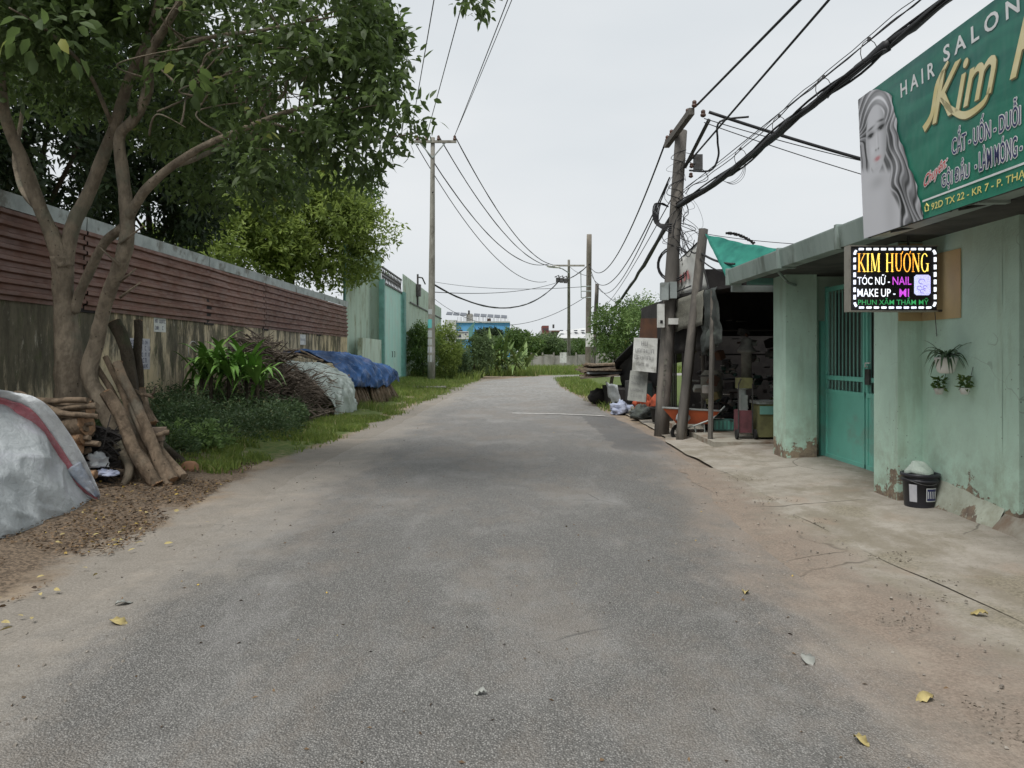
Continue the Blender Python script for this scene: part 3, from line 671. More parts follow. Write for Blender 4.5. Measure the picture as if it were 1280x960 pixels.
for s in (.4, 1.4, 2.4, 3.4):
    b = MB(); b.tube([bp(s, 0, -.04), (3.9, 6.96-s, 2.80)], .012, 5); b.tube([bp(s, .9, -.04), (3.9, 6.96-s, 2.95)], .012, 5); b.build('brace', M['steel'], bb)
M['p_skin'] = plain('print grey pale', (.50, .52, .55), .5); M['p_hair'] = plain('print hair mid', (.27, .27, .30), .5); M['p_dark'] = plain('print dark', (.09, .085, .10), .5)
M['p_light'] = plain('print hair light', (.46, .47, .50), .5); M['p_lip'] = plain('print lip', (.42, .14, .15), .5); M['p_mid'] = plain('print mid grey', (.38, .39, .42), .5)
M['gold'] = basic('print gold', (.62, .53, .25), (.72, .66, .42), 3, .45, 0); M['gold_dk'] = plain('print gold shadow', (.15, .14, .06), .5)
M['p_white'] = plain('print white', (.72, .74, .74), .5); M['p_yellow'] = plain('print yellow', (.75, .68, .22), .5); M['navy'] = plain('print navy', (.03, .035, .12), .5); M['p_red'] = plain('print red', (.55, .05, .05), .5)
def ell(cx, cy, rx, ry, n=20, rot=0, wob=0): return [(cx+rx*(1+wob*math.sin(5*a+cx*9))*math.cos(a)*math.cos(rot)-ry*math.sin(a)*math.sin(rot), cy+rx*math.cos(a)*math.sin(rot)+ry*(1+wob*math.sin(4*a))*math.sin(a)*math.cos(rot)) for a in [2*math.pi*k/n for k in range(n)]]
pt = MB.__new__(MB); MB.__init__(pt); port = pt; first = True
prt = None
def shape(pts, d, m, nm='print_shape'):
    global prt
    mb = MB(); mb.add([bp(x, y, d) for x, y in pts], [tuple(range(len(pts)))]); o = mb.build(nm, M[m], prt or bb)
    return o
def strip(path, ws, d, m, nm='lock'):
    q = crom(path, 6); mb = MB(); n = len(q)
    wsx = np.interp(np.linspace(0, 1, n), np.linspace(0, 1, len(ws)), ws); vs = []
    for i, p in enumerate(q):
        dd = q[min(i+1, n-1)]-q[max(i-1, 0)]; dd = dd/max(1e-6, np.linalg.norm(dd)); nn = np.array([-dd[1], dd[0]])*wsx[i]*.5
        vs += [bp(*(p+nn), d), bp(*(p-nn), d)]
    mb.add(vs, [(2*i, 2*i+1, 2*i+3, 2*i+2) for i in range(n-1)]); return mb.build(nm, M[m], prt or bb)
def m_print():
    n = NT('printed portrait'); at = n.t.nodes.new('ShaderNodeAttribute'); at.attribute_name = 'print'; return n.done(at.outputs['Color'], .45, 0, .4)
def g2d(S, T, cx_, cy_, rx, ry, rot=0):
    dx, dy = S-cx_, T-cy_; c_, s_ = math.cos(rot), math.sin(rot); a_ = (dx*c_+dy*s_)/rx; b_ = (-dx*s_+dy*c_)/ry; return np.exp(-(a_**2+b_**2))
def sstep(x, a_, b_): t = np.clip((x-a_)/(b_-a_), 0, 1); return t*t*(3-2*t)
nu_, nv_ = 190, 240
Sg, Tg = np.meshgrid(np.linspace(0, 1.0, nu_), np.linspace(0, BH, nv_))
nzf = np.array([[mnoise.noise(Vector((a_*2.2, b_*2.2, 0))) for a_ in np.linspace(0, 1, nu_)] for b_ in np.linspace(0, BH, nv_)])
nz2 = np.array([[mnoise.noise(Vector((a_*6, b_*6, 4))) for a_ in np.linspace(0, 1, nu_)] for b_ in np.linspace(0, BH, nv_)])
# hair: wavy strands round the face, curls lower down
curl = sstep(.95-Tg, 0, .6)
ph_ = (Sg-.30*(1-Tg))*74+curl*3.2*np.sin(Tg*17+Sg*6+5*nzf)+3.0*nzf+1.2*nz2
tp_ = np.hypot((Sg-.31)/1.0, (Tg-.86)/1.25); ph2 = tp_*95+3*nzf
wt = sstep(Tg, .85, 1.05); hair = .40+.19*np.sin(ph_*(1-wt)+ph2*wt)+.09*np.sin(2.1*(ph_*(1-wt)+ph2*wt)+2)+.18*nzf+.10*nz2
hair -= .22*g2d(Sg, Tg, .10, .72, .06, .35)+.20*g2d(Sg, Tg, .54, .78, .05, .22)+.25*g2d(Sg, Tg, .72, .25, .2, .22)*(.5+.5*np.sin(ph_*.7))
hair += .18*g2d(Sg, Tg, .40, 1.17, .16, .06, -.5)+.15*g2d(Sg, Tg, .62, .55, .10, .2)
L_ = hair
bodym = sstep(.66-.25*Sg-Tg+.0*nzf, -.02, .06)*sstep(.60+.05*np.sin(Tg*12)+.25*(.3-Tg)*(Tg < .3)-Sg, 0, .06)
L_ = L_*(1-bodym)+(.70-.12*g2d(Sg, Tg, .30, .46, .13, .06)-.08*g2d(Sg, Tg, .5, .2, .1, .3))*bodym
fr_ = ((Sg-.305)/.185)**2+((Tg-.84)/(.305-.0*Tg))**2+.9*np.clip(.72-Tg, 0, 1)*np.abs(Sg-.31)*10
face = sstep(1.12-fr_, 0, .22)
fl = .70-.22*sstep(Sg, .34, .50)-.10*g2d(Sg, Tg, .15, .80, .04, .22)-.05*g2d(Sg, Tg, .31, .58, .10, .03)
for cx_, cy_ in ((.215, .895), (.40, .915)):
    fl = fl-.30*g2d(Sg, Tg, cx_, cy_+.016, .068, .032)-.60*g2d(Sg, Tg, cx_, cy_, .040, .015)-.45*g2d(Sg, Tg, cx_, cy_+.012, .052, .008)+.22*g2d(Sg, Tg, cx_-.022, cy_-.003, .010, .007)+.22*g2d(Sg, Tg, cx_+.024, cy_-.003, .009, .007)
    fl = fl-.48*g2d(Sg, Tg, cx_+.005, cy_+.066, .062, .011, .12 if cx_ < .3 else -.12)
fl = fl-.10*g2d(Sg, Tg, .342, .83, .012, .07)+.06*g2d(Sg, Tg, .318, .80, .012, .08)-.4*g2d(Sg, Tg, .295, .748, .014, .009)-.4*g2d(Sg, Tg, .34, .75, .014, .009)-.07*g2d(Sg, Tg, .318, .735, .03, .012)
fl = fl-.06*g2d(Sg, Tg, .318, .625, .05, .012)+.06*g2d(Sg, Tg, .24, .76, .05, .04)
L_ = L_*(1-face)+fl*face
L_ = np.clip(L_, .03, .85)**1.35
lip = np.clip(g2d(Sg, Tg, .318, .672, .052, .016)+.8*g2d(Sg, Tg, .318, .656, .040, .014), 0, 1)*face*.85
col_p = np.stack([L_*.96*(1-lip)+.50*lip, L_*.97*(1-lip)+.16*lip, L_*1.03*(1-lip)+.18*lip, np.ones_like(L_)], -1)
edge_x = np.interp(np.linspace(0, BH, nv_), [0, .1, .28, .45, .62, .80, .95, 1.12, 1.2, 1.27, 1.3], [1.0, .98, .93, .84, .76, .67, .65, .60, .50, .36, .25])
edge_x = edge_x+.010*np.sin(np.linspace(0, BH, nv_)*23)+.006*np.sin(np.linspace(0, BH, nv_)*51)
Sx = Sg*edge_x[:, None]; # squeeze the grid so its right side follows the hair edge
def samp(A):
    xi = Sx*(nu_-1); i0_ = np.clip(xi.astype(int), 0, nu_-2); f_ = xi-i0_; r_ = np.arange(nv_)[:, None]
    return A[r_, i0_]*(1-f_)[..., None]+A[r_, i0_+1]*f_[..., None]
col_p = samp(col_p)
Vp = np.stack([3.30-.055*Tg/BH-.0085, 6.96-Sx, 2.69+Tg], -1).reshape(-1, 3)
ii = (np.arange(nv_-1)[:, None]*nu_+np.arange(nu_-1)).ravel()
po = npmesh('portrait', Vp, np.stack([ii, ii+nu_, ii+nu_+1, ii+1], 1), m_print(), bb)
ca = po.data.color_attributes.new('print', 'FLOAT_COLOR', 'POINT'); ca.data.foreach_set('color', col_p.reshape(-1).astype(np.float32))
prt = None
def halo(s, s0, s1, t0, t1, m, shear=0, rot=0, r_=.007, off=.006):
    mb = MB(); vs_, fs_ = text_geo(s, shear, off)
    for k in range(8):
        a = k*math.pi/4; dx, dy = r_*math.cos(a), r_*math.sin(a); b0 = []
        for a2, c2 in vs_:
            x = s0+(s1-s0)*a2; y = t0+(t1-t0)*c2+(rot*(x-s0) if rot else 0); b0.append(bp(x+dx, y+dy, .0042+.0002*k))
        mb.add(b0, fs_)
    mb.build('letter_outline', M['p_white'], bb); text_on(s, bp, s0, s1, t0, t1, .0065, 'lettering', M[m], bb, shear, off, rot)
text_on('H A I R', bp, .74, 1.24, 1.06, 1.18, .004, 'lettering', M['p_white'], bb, off=.02)
text_on('S A L O N', bp, 1.36, 2.20, 1.11, 1.23, .004, 'lettering', M['p_white'], bb, off=.02)
for d_, mm, dx in ((.005, 'gold_dk', .012), (.0065, 'gold', 0)):
    text_on('Kim', bp, 1.18+dx, 1.96+dx, .70-dx, 1.06-dx, d_, 'lettering', M[mm], bb, .45, .01)
    text_on('Hương', bp, 2.08+dx, 3.6+dx, .60-dx, 1.06-dx, d_, 'lettering', M[mm], bb, .45, .01)
    qq = crom([(1.06+dx, .70-dx), (1.18+dx, .78-dx), (1.27+dx, .98-dx), (1.42+dx, 1.10-dx)], 6)
    strip([(a[0], a[1]) for a in qq], [.06, .05, .05, .02], d_, mm, 'flourish'); strip([(1.30+dx, .86-dx), (1.44+dx, .73-dx), (1.60+dx, .64-dx), (1.80+dx, .66-dx), (1.88+dx, .74-dx)], [.03, .05, .055, .04, .008], d_, mm, 'flourish')
halo('CẮT - UỐN - DUỖI', 1.42, 2.17, .40, .585, 'navy', .12); halo('- NHUỘM', 2.26, 2.75, .40, .55, 'navy', .12)
halo('GỘI ĐẦU', 1.27, 1.62, .165, .345, 'navy', .12); halo('- LÀM MÓNG -', 1.68, 2.17, .20, .37, 'navy', .12)
halo('Chuyên:', 1.03, 1.36, .22, .33, 'p_red', .5, .28)
MB().poly([bp(1.0, .135, .005), bp(4.1, .135, .005), bp(4.1, .15, .005), bp(1.0, .15, .005)], (-.001, 0, 0)).build('print_line', M['p_white'], bb)
text_on('92D TX 22 - KR 7 - P. THẠNH XUÂN', bp, 1.12, 2.62, .035, .115, .005, 'lettering', M['p_yellow'], bb, .1, .012)
mb = MB(); mb.tube([bp(1.035, .055, .006), bp(1.035, .09, .006), bp(1.055, .105, .006), bp(1.08, .09, .006), bp(1.08, .055, .006), bp(1.035, .055, .006)], .004, 4); mb.tube([bp(1.025, .085, .006), bp(1.057, .115, .006), bp(1.09, .085, .006)], .004, 4); mb.build('house_mark', M['p_yellow'], bb)

# LED box sign, faces the traffic
SY = 7.2
def sp_(x, z, d=0): return Vector((x, SY-d, z))
def q(u, v): return (u-CX)/F*SY, EYE+(HZ-v)/F*SY
ls = thing('led_sign', (3.7, SY, 2.3), 'black LED box sign reading KIM HƯƠNG with white dashed border', 'sign')
x0, z1 = q(1063, 308); x1, z0 = q(1171, 388)
MB().span((x0, SY, z0), (x1, SY+.10, z1)).build('sign_box', M['black'], ls)
M['trim'] = plain('sign trim', (.33, .31, .27), .4, .4)
b = MB(); b.span((x0-.012, SY-.012, z0-.012), (x0, SY+.11, z1+.012)); b.span((x0, SY-.008, z0-.012), (x1+.01, SY+.11, z0)); b.span((x0, SY-.008, z1), (x1+.01, SY+.11, z1+.01)); b.build('sign_frame', M['trim'], ls)
def m_led(name, c1, c2, s, fu, fv):
    n = NT(name); x = n.xyz(); sx = n.math('SINE', n.math('MULTIPLY', x[0], 12.0)); c = n.mix(n.ramp(sx, -.6, .6), c1, c2)
    d = n.math('MULTIPLY', n.ramp(n.voro(190), .2, .75, 1.15, .55), s)
    n.put(n.b.inputs['Emission Color'], c); n.put(n.b.inputs['Emission Strength'], d); return n.done((.05, .05, .05), .5)
M['led_y'] = m_led('amber leds', (1, .72, .12), (1, .42, .05), 1.25, 0, 0); M['led_w'] = m_led('white leds', (.9, .95, 1), (.8, .85, 1), 1.05, 0, 0)
M['led_p'] = m_led('magenta leds', (.85, .10, .75), (.6, .08, .7), .8, 0, 0); M['led_g'] = m_led('green leds', (.04, .42, .12), (.06, .5, .16), .5, 0, 0); M['led_l'] = m_led('lilac panel', (.50, .50, .95), (.55, .6, .9), .85, 0, 0)
def lt(s, u0, u1, v0, v1, m, off=.0, shear=0):
    a, d1 = q(u0, v0); b_, d0 = q(u1, v1); text_on(s, sp_, a, b_, d0, d1, .004, 'led_text', M[m], ls, shear, off)
def serif_text(s, u0, u1, v0, v1, m, off=0): lt(s, u0, u1, v0, v1, m, off)
GL = {'K': ([(.2, 0, .2, 1, .17), (.85, 1, .32, .45, .07), (.38, .55, .88, 0, .17)], [(.02, .40, 0), (.02, .40, 1), (.62, 1.0, 0), (.62, 1.0, 1)], .95),
 'I': ([(.22, 0, .22, 1, .17)], [(.02, .42, 0), (.02, .42, 1)], .48),
 'M': ([(.15, 0, .15, 1, .07), (.2, 1, .55, .05, .17), (.55, .05, .92, 1, .06), (.97, 0, .97, 1, .17)], [(.0, .3, 0), (0, .28, 1), (.8, 1.15, 0), (.86, 1.15, 1)], 1.2),
 'H': ([(.2, 0, .2, 1, .17), (.8, 0, .8, 1, .17), (.2, .5, .8, .5, .07)], [(.02, .38, 0), (.02, .38, 1), (.62, .98, 0), (.62, .98, 1)], 1.02),
 'N': ([(.17, 0, .17, 1, .07), (.17, 1, .83, .03, .17), (.83, 0, .83, 1, .06)], [(.02, .34, 0), (0, .2, 1), (.66, 1.0, 1)], 1.02),
 'U': ([(.2, 1, .2, .3, .17), (.78, 1, .78, .3, .07), (.2, .3, .32, .07, .14), (.32, .07, .62, .06, .10), (.62, .06, .78, .3, .08)], [(.02, .38, 1), (.62, .92, 1)], .95),
 'O': ('ring', [], .95), 'G': ('arc', [(.6, .98, .45)], .98)}
def serif_led(word, u0, u1, v0, v1, m):
    xa, zb_ = q(u0, v0); xb, za = q(u1, v1); H_ = zb_-za; wd = sum(GL[c if c in GL else {'Ư': 'U', 'Ơ': 'O'}[c]][2] if c != ' ' else .45 for c in word)+.06*(len(word)-1)
    S_ = (xb-xa)/wd; x = 0
    for c in word:
        if c == ' ': x += .45+.06; continue
        base_ = {'Ư': 'U', 'Ơ': 'O'}.get(c, c); st, se, adv = GL[base_]; mb = MB()
        def T(a, b_, d=.004): return sp_(xa+(x+a)*S_, za+b_*H_*.86, d)
        k = [0]
        def seg(a, b_, c_, d_, w_):
            k[0] += 1; dd = .004+.0004*k[0]; v = Vector((c_-a, (d_-b_)*1.0)); asp = H_*.86/S_
            n_ = Vector((-(d_-b_)*asp, (c_-a))); n_.normalize(); ox, oz = n_.x*w_/2, n_.y*w_/2/asp
            mb.add([T(a-ox, b_-oz, dd), T(c_-ox, d_-oz, dd), T(c_+ox, d_+oz, dd), T(a+ox, b_+oz, dd)], [(0, 1, 2, 3)])
        if isinstance(st, str):
            a0_, a1_ = (0, 2*math.pi) if st == 'ring' else (.75, 2*math.pi-.55); N_ = 24; vs = []
            for i in range(N_+1):
                t = a0_+(a1_-a0_)*i/N_; th = .045+.115*abs(math.cos(t)); ca_, sa_ = math.cos(t), math.sin(t)
                vs += [T(.47+.44*ca_, .5+.51*sa_), T(.47+(.44-th)*ca_, .5+(.51-.05)*sa_)]
            mb.add(vs, [(2*i, 2*i+1, 2*i+3, 2*i+2) for i in range(N_)])
            if st == 'arc': seg(.82, .04, .82, .46, .15)
        else:
            for s_ in st: seg(*s_)
        for (a, b_, y_) in se: seg(a, y_+(.02 if y_ == 0 else -.02 if y_ == 1 else 0), b_, y_+(.02 if y_ == 0 else -.02 if y_ == 1 else 0), .045)
        if c == 'Ư': seg(.84, .98, .98, 1.12, .07)
        if c == 'Ơ': seg(.76, .95, .90, 1.14, .07)
        mb.build('led_letter', M[m], ls); x += adv+.06
serif_led('KIM HƯƠNG', 1071.5, 1161, 313, 340, 'led_y')
lt('TÓC NỮ -', 1071.5, 1112, 343, 356, 'led_w', .006); lt('NAIL', 1115.5, 1139, 346, 356, 'led_p', .004)
lt('MAKE UP -', 1071.5, 1119, 361, 371, 'led_w', .006); lt('MI', 1124, 1136, 361, 371, 'led_p', .004)
lt('PHUN XĂM THẨM MỸ', 1072.5, 1160.5, 371, 381, 'led_g', .004)
for (uu, vv0, vv1) in ((1073, 316, 340), ):
    pass
a, c = q(1142.5, 343.5); a2, c2 = q(1163, 369)
MB().add([sp_(a+.02, c2, .003), sp_(a2-.02, c2, .003), sp_(a2, c2+.02, .003), sp_(a2, c-.02, .003), sp_(a2-.02, c, .003), sp_(a+.02, c, .003), sp_(a, c-.02, .003), sp_(a, c2+.02, .003)], [tuple(range(8))]).build('lilac_panel', M['led_l'], ls)
M['led_dim'] = m_led('dim lilac marks', (.25, .22, .6), (.3, .25, .6), .7, 0, 0)
b = MB(); 
for (uu, vv, rr) in ((1152, 352, 4), (1149, 360, 3), (1156, 359, 2.5), (1153, 364, 3)):
    x_, z_ = q(uu, vv); b.tube([sp_(x_+rr/F*SY*math.cos(t), z_+rr/F*SY*math.sin(t)*.8, .005) for t in np.linspace(0, 5, 9)], .004, 4)
b.build('panel_drawing', M['led_dim'], ls)
# rounded dashed border of small lights
bx0, bz1 = q(1068, 311.5); bx1, bz0 = q(1168.5, 384.5); rr = .05; path = []
def arc(cx_, cz_, a0): return [(cx_+rr*math.cos(R(a0+9*k)), cz_+rr*math.sin(R(a0+9*k))) for k in range(11)]
path = arc(bx1-rr, bz1-rr, 0)+arc(bx0+rr, bz1-rr, 90)+arc(bx0+rr, bz0+rr, 180)+arc(bx1-rr, bz0+rr, 270); path.append(path[0])
pp = [Vector((a, 0, c)) for a, c in path]; cum = [0]
for i in range(len(pp)-1): cum.append(cum[-1]+(pp[i+1]-pp[i]).length)
tot = cum[-1]; nd = 36
def at_len(s):
    s = s % tot; i = max(0, min(len(cum)-2, int(np.searchsorted(cum, s))-1)); t = (s-cum[i])/max(1e-6, cum[i+1]-cum[i]); return pp[i].lerp(pp[i+1], t)
for k in range(nd):
    a = [at_len(tot*(k+f)/nd) for f in (.0, .2, .4, .6)]
    mb = MB(); mb.tube([(p.x, SY-.006, p.z) for p in a], .0115, 6); mb.build('border_light', M['led_w'], ls)
b = MB(); xw = 4.19
b.tube([(x1, SY+.05, z0+.0), (4.2, SY+.05, z0)], .012, 5); b.tube([(x1-.25, SY+.05, z1), (x1-.25, SY+.05, z1+.14)], .012, 5); b.tube([(x1-.35, SY+.05, z1+.14), (4.2, SY+.05, z1+.14)], .014, 5)
b.tube([(4.12, SY+.05, z0), (4.14, SY+.05, z0-.25)], .004, 4); b.build('bracket', M['steel'], ls)

# bucket by the pillar
bk = thing('paint_bucket', (4.03, 7.35, .1), 'black plastic bucket with stacked pale sack beside the house pillar', 'bucket')
M['bucket'] = plain('black plastic', (.028, .028, .036), .4)
bc = Vector((4.03, 7.35, .10))
b = MB(); b.lathe(bc, [(.135, .0), (.14, .02), (.155, .26), (.17, .262), (.17, .285), (.158, .286), (.16, .31), (.178, .312), (.178, .34), (.165, .342), (.155, .33), (.13, .05)], 28); b.build('bucket_body', M['bucket'], bk, True)
b = MB(); b.tube([bc+Vector((.17*math.cos(a), .17*math.sin(a), .29-.05*math.sin(a)**2)) for a in np.linspace(math.pi, 2*math.pi, 12)], .004, 5); b.build('handle', M['steel'], bk)
def curved_patch(a0, a1, zlo, zhi, m, nm, par, d=.006):
    mb = MB(); vs = []
    for k in range(7):
        a = a0+(a1-a0)*k/6
        for z in (zlo, zhi): r_ = .142+.052*z/.26*.25*2+d; r_ = .14+(.155-.14)*(z/.26)+d; vs.append(bc+Vector((math.cos(a)*r_, math.sin(a)*r_, z)))
    mb.add(vs, [(2*i, 2*i+2, 2*i+3, 2*i+1) for i in range(6)]); return mb.build(nm, m, par)
curved_patch(R(205), R(232), .07, .24, M['paper'], 'label', bk); curved_patch(R(262), R(302), .08, .21, M['p_white'], 'label', bk); curved_patch(R(264.5), R(299.5), .088, .202, M['navy'], 'label_panel', bk, .008)
for a0 in (268, 275, 282, 289, 296): curved_patch(R(a0-1.2), R(a0+1.2), .11, .18, M['p_white'], 'label_stroke', bk, .010)
sk = MB(); prof = []
n = 20
for i, (r_, z) in enumerate(((.125, .335), (.13, .355), (.105, .385), (.07, .42), (.05, .445), (.02, .45))):
    for k in range(n): a = 2*math.pi*k/n; w_ = 1+.12*math.sin(3*a+i)+.05*math.sin(7*a); sk.v.append(tuple(bc+Vector((r_*w_*math.cos(a)-.01*i*.6, r_*w_*math.sin(a), z+.008*math.sin(4*a+i)))))
for i in range(5):
    for k in range(n): sk.f.append((i*n+k, i*n+(k+1) % n, (i+1)*n+(k+1) % n, (i+1)*n+k))
sk.f.append(tuple(5*n+k for k in range(n)))
M['sackg'] = m_cloth('pale mint sack', (.52, .60, .53), (.42, .50, .44), (.6, .66, .6), 9)
tag(sk.build('rice_sack', M['sackg'], None, True), 'pale mint sack bulging out of the black bucket', 'sack')
# hanging planter
pc = Vector((4.06, 6.96, 1.43))
hp = thing('hanging_planter', pc, 'spider plant with long arching leaves in a white pot on the wall', 'potted plant')
b = MB(); b.lathe(pc, [(.05, 0), (.075, .02), (.09, .10), (.098, .13), (.098, .15), (.088, .15), (.085, .13)], 20); b.build('pot', M['white'], hp, True)
M['leaf_spider'] = basic('spider plant leaf', (.05, .09, .05), (.09, .15, .07), 8, .5, 0, obj=True)
def strap(base, d, L_, w_, droop, m, name, parent, n=7, up0=.8):
    d = Vector(d).normalized(); s = d.cross(Vector((0, 0, 1))).normalized(); vs = []
    for i in range(n):
        t = i/(n-1); p = base+d*L_*(t*(.9-.2*t))+Vector((0, 0, up0*L_*t-droop*L_*t*t)); ww = w_*(math.sin(math.pi*(t*.88+.10)))*.5
        vs += [p-s*ww+Vector((0, 0, ww*.4)), p, p+s*ww+Vector((0, 0, ww*.4))]
    mb = MB(); mb.add(vs, [f for i in range(n-1) for f in ((3*i, 3*i+1, 3*i+4, 3*i+3), (3*i+1, 3*i+2, 3*i+5, 3*i+4))]); return mb.build(name, m, parent, True)
pr = random.Random(11)
for k in range(46):
    a = pr.uniform(0, 2*math.pi); e = pr.uniform(.5, 1.2); d = Vector((math.cos(a)*.75-.15, math.sin(a), 0))
    strap(pc+Vector((0, 0, .14)), d, pr.uniform(.17, .34), .024, pr.uniform(.5, 1.25), M['leaf_spider'], 'leaf', hp, up0=pr.uniform(.5, 1.2))
def small_plant(u, lab, sd):
    c = P(u, 492, 6.9); c.x = 4.12; c.y = (4.12)*F/(u-CX); c.z = EYE+(HZ-493)/F*c.y
    t = thing('small_planter', c, lab, 'potted plant', 'small wall pots under the spider plant')
    b = MB(); b.lathe(c, [(.03, 0), (.045, .05), (.045, .06), (.03, .055)], 12); b.build('pot', M['board_white'], t, True)
    n = 90; a = rg.random(n)*6.28; r_ = rg.random(n)*.05; Pt = np.array(c)+np.stack([np.cos(a)*r_*.8, np.sin(a)*r_, .05+rg.random(n)*.11], 1)
    leaves('foliage', Pt, np.stack([np.cos(a), np.sin(a), rg.normal(size=n)*.6+.3], 1), .03+.03*rg.random(n), .02+.01*rg.random(n), M['leaf_mid'], t)
    b = MB(); b.tube([c+Vector((.03, 0, .05)), (4.195, c.y, c.z+.25)], .003, 4); b.build('hanger', M['steel'], t)
small_plant(1174, 'left small leafy pot hanging below the spider plant', 1); small_plant(1206, 'right small leafy pot hanging below the spider plant', 2)
tag(MB().tube([(4.19, 6.96, 1.62), (4.10, 6.96, 1.60), (4.06, 6.96, 1.58)], .006, 5).build('wall_hook', M['steel'], hp))
# ================================================================== POLES AND CABLES
def insulator(c, parent, r=.05, h=.14):
    b = MB(); b.lathe(c, [(r*.4, 0), (r, .02), (r, h*.4), (r*.6, h*.45), (r*.8, h*.55), (r*.8, h*.85), (r*.4, h)], 8); return b.build('insulator', M['ceram'], parent, True)
def pole(base, top, r0, r1, m, lab, parts=True, n=14):
    base = Vector(base); top = Vector(top)
    t = thing('utility_pole', base, lab, 'utility pole', 'utility poles along the road')
    pts = [base.lerp(top, k/8) for k in range(9)]; pts[0] = pts[0]-Vector((0, 0, .3))
    b = MB(); b.tube(pts, [r0+(r1-r0)*k/8 for k in range(9)], n, rough=.06); b.build('pole_shaft', m, t, True); return t
p1 = pole(G(539, 478), P(541, 172, 43.8), .23, .12, M['pole'], 'tall pale concrete pole with crossarm left of the road')
T1 = P(541, 178, 43.8)
b = MB(); b.box(T1+Vector((0, -.15, 0)), (2.8, .12, .14)); b.build('crossarm', M['pole'], p1)
b = MB(); b.tube([T1+Vector((-.75, -.15, -.05)), T1+Vector((0, -.15, -.95))], .04, 5); b.tube([T1+Vector((.75, -.15, -.05)), T1+Vector((0, -.15, -.95))], .04, 5); b.build('brace', M['galv'], p1)
INS1 = []
for dx in (-1.3, -.9, -.35, .35, 1.3): insulator(T1+Vector((dx, -.15, .07)), p1, .10, .30); INS1.append(T1+Vector((dx, -.15, .35)))
b = MB(); b.tube([T1+Vector((0, -.2, -3.0)), T1+Vector((.05, -.35, -3.0))], .05, 5); b.build('clamp', M['steel'], p1)
zb = 1.6-0; b = MB()
M['sticker'] = plain('pale stickers', (.40, .42, .42)); M['aqua'] = plain('aqua sticker', (.12, .45, .45))
pb = G(539, 478)
for k, (z, h, m_) in enumerate(((3.2, .5, 'aqua'), (2.65, .4, 'sticker'), (2.2, .35, 'sticker'), (1.75, .35, 'paper'), (1.2, .4, 'sticker'), (4.0, .3, 'sticker'))):
    MB().lathe(Vector((pb.x+.01*z/6, pb.y, z)), [(.215-.007*z+.012, 0), (.213-.007*z+.012, h)], 14).build('sticker', M[m_], p1)
pA = pole(G(711, 461), P(711, 325, 80), .22, .13, M['pole'], 'grey concrete pole with street lamp arm at the road bend'); pA.location = pA.location
pA_top = P(711, 332, 80)
MB().box(pA_top, (3.4, .15, .18)).build('crossarm', M['pole'], pA)
b = MB(); b.tube([P(711, 341, 80), P(703, 336, 79.6), P(699, 335, 79.5)], .06, 6); b.build('lamp_arm', M['galv'], pA)
b = MB(); b.lathe((0, 0, 0), [(.12, -.7), (.26, -.5), (.28, 0), (.22, .5), (.08, .7)], 10, (1, .4))
lamp = MB(); c_ = P(692, 333.5, 79.4)
for v in b.v: lamp.v.append((c_.x+v[2]*1.05, c_.y+v[1], c_.z+v[0]*.5-v[2]*.1))
lamp.f = b.f; lamp.build('lamp_head', M['board_white'], pA, True)
for k in range(3): 
    c_ = P(697+5*k, 350+.5*k, 79.8); b = MB(); b.box(c_, (.35, .3, .5)); b.tube([c_+Vector((-.3, 0, .3)), c_+Vector((.1, 0, .5)), c_+Vector((.3, 0, -.3))], .07, 5); b.build('cable_clamp', M['steel'], pA)
MB().box(P(704, 447, 79.5), (.7, .3, 1.1)).build('notice_board', M['board_white'], pA)
pB = pole(G(735, 472), P(736.5, 293, 50), .21, .17, M['pole_brown'], 'tall brown weathered pole right of the bend, taller than its neighbours')
b = MB(); 
for v_ in (358, 364, 372): b.tube([P(726, v_, 49.8), P(739, v_, 49.8)], .035, 5)
b.tube([P(726, 340, 49.8), P(726.5, 372, 49.8)], .03, 5); b.build('bracket', M['galv'], pB)
MB().box(P(737, 425, 49.6), (.5, .3, .9)).build('meter_box', M['board_white'], pB)
pC = pole(G(741, 470), P(746.5, 355, 55), .17, .14, M['pole_dark'], 'short dark leaning pole beside the tall brown pole')
# near right pole
RB = G(826, 545); RT = P(852, 163, 14.7); RT.y = RB.y
pR = pole(RB, RT, .15, .115, M['pole_dark'], 'dark sooty leaning pole loaded with cables and meter boxes', n=12)
def onR(v): 
    t = (v-545)/(163-545); return RB.lerp(RT, t)
ca, cb = P(839, 182, 15.5), P(875, 138, 13.3)
b = MB(); b.box((ca+cb)/2+Vector((-.12, 0, 0)), (.10, (ca-cb).length*.98, .12)); b.build('crossarm', M['pole_dark'], pR)
cc_, cd_ = P(848, 250, 14.9), P(886, 150, 13.2)
b = MB(); b.tube([onR(210)+Vector((.1, -.1, 0)), cd_], .035, 5); b.build('brace', M['steel'], pR)
for p_ in (cb, cb+Vector((0, .5, .02)), ca+Vector((0, -.1, 0)), ca+Vector((0, -.5, 0)), cd_): insulator(p_+Vector((-.1, 0, .05)), pR, .05, .13)
MB().box(onR(205)+Vector((.35, -.1, 0)), (.14, .2, .30)).build('junction_box', M['steel'], pR)
for k in range(3): insulator(onR(200+12*k)+Vector((.22, -.15, 0)), pR, .045, .1)
b = MB(); b.box(onR(365)+Vector((-.16, -.18, 0)), (.14, .16, .34)); b.build('meter_box', M['galv'], pR)
b = MB(); b.box(onR(365)+Vector((-.0, -.22, .02)), (.13, .14, .32)); b.build('meter_box', M['galv'], pR)
b = MB(); b.box(onR(395)+Vector((-.19, -.15, 0)), (.12, .14, .46)); b.build('meter_box', M['board_white'], pR)
b = MB(); b.box(onR(402)+Vector((.06, -.18, 0)), (.20, .08, .12)); b.build('meter_box', M['board_white'], pR)
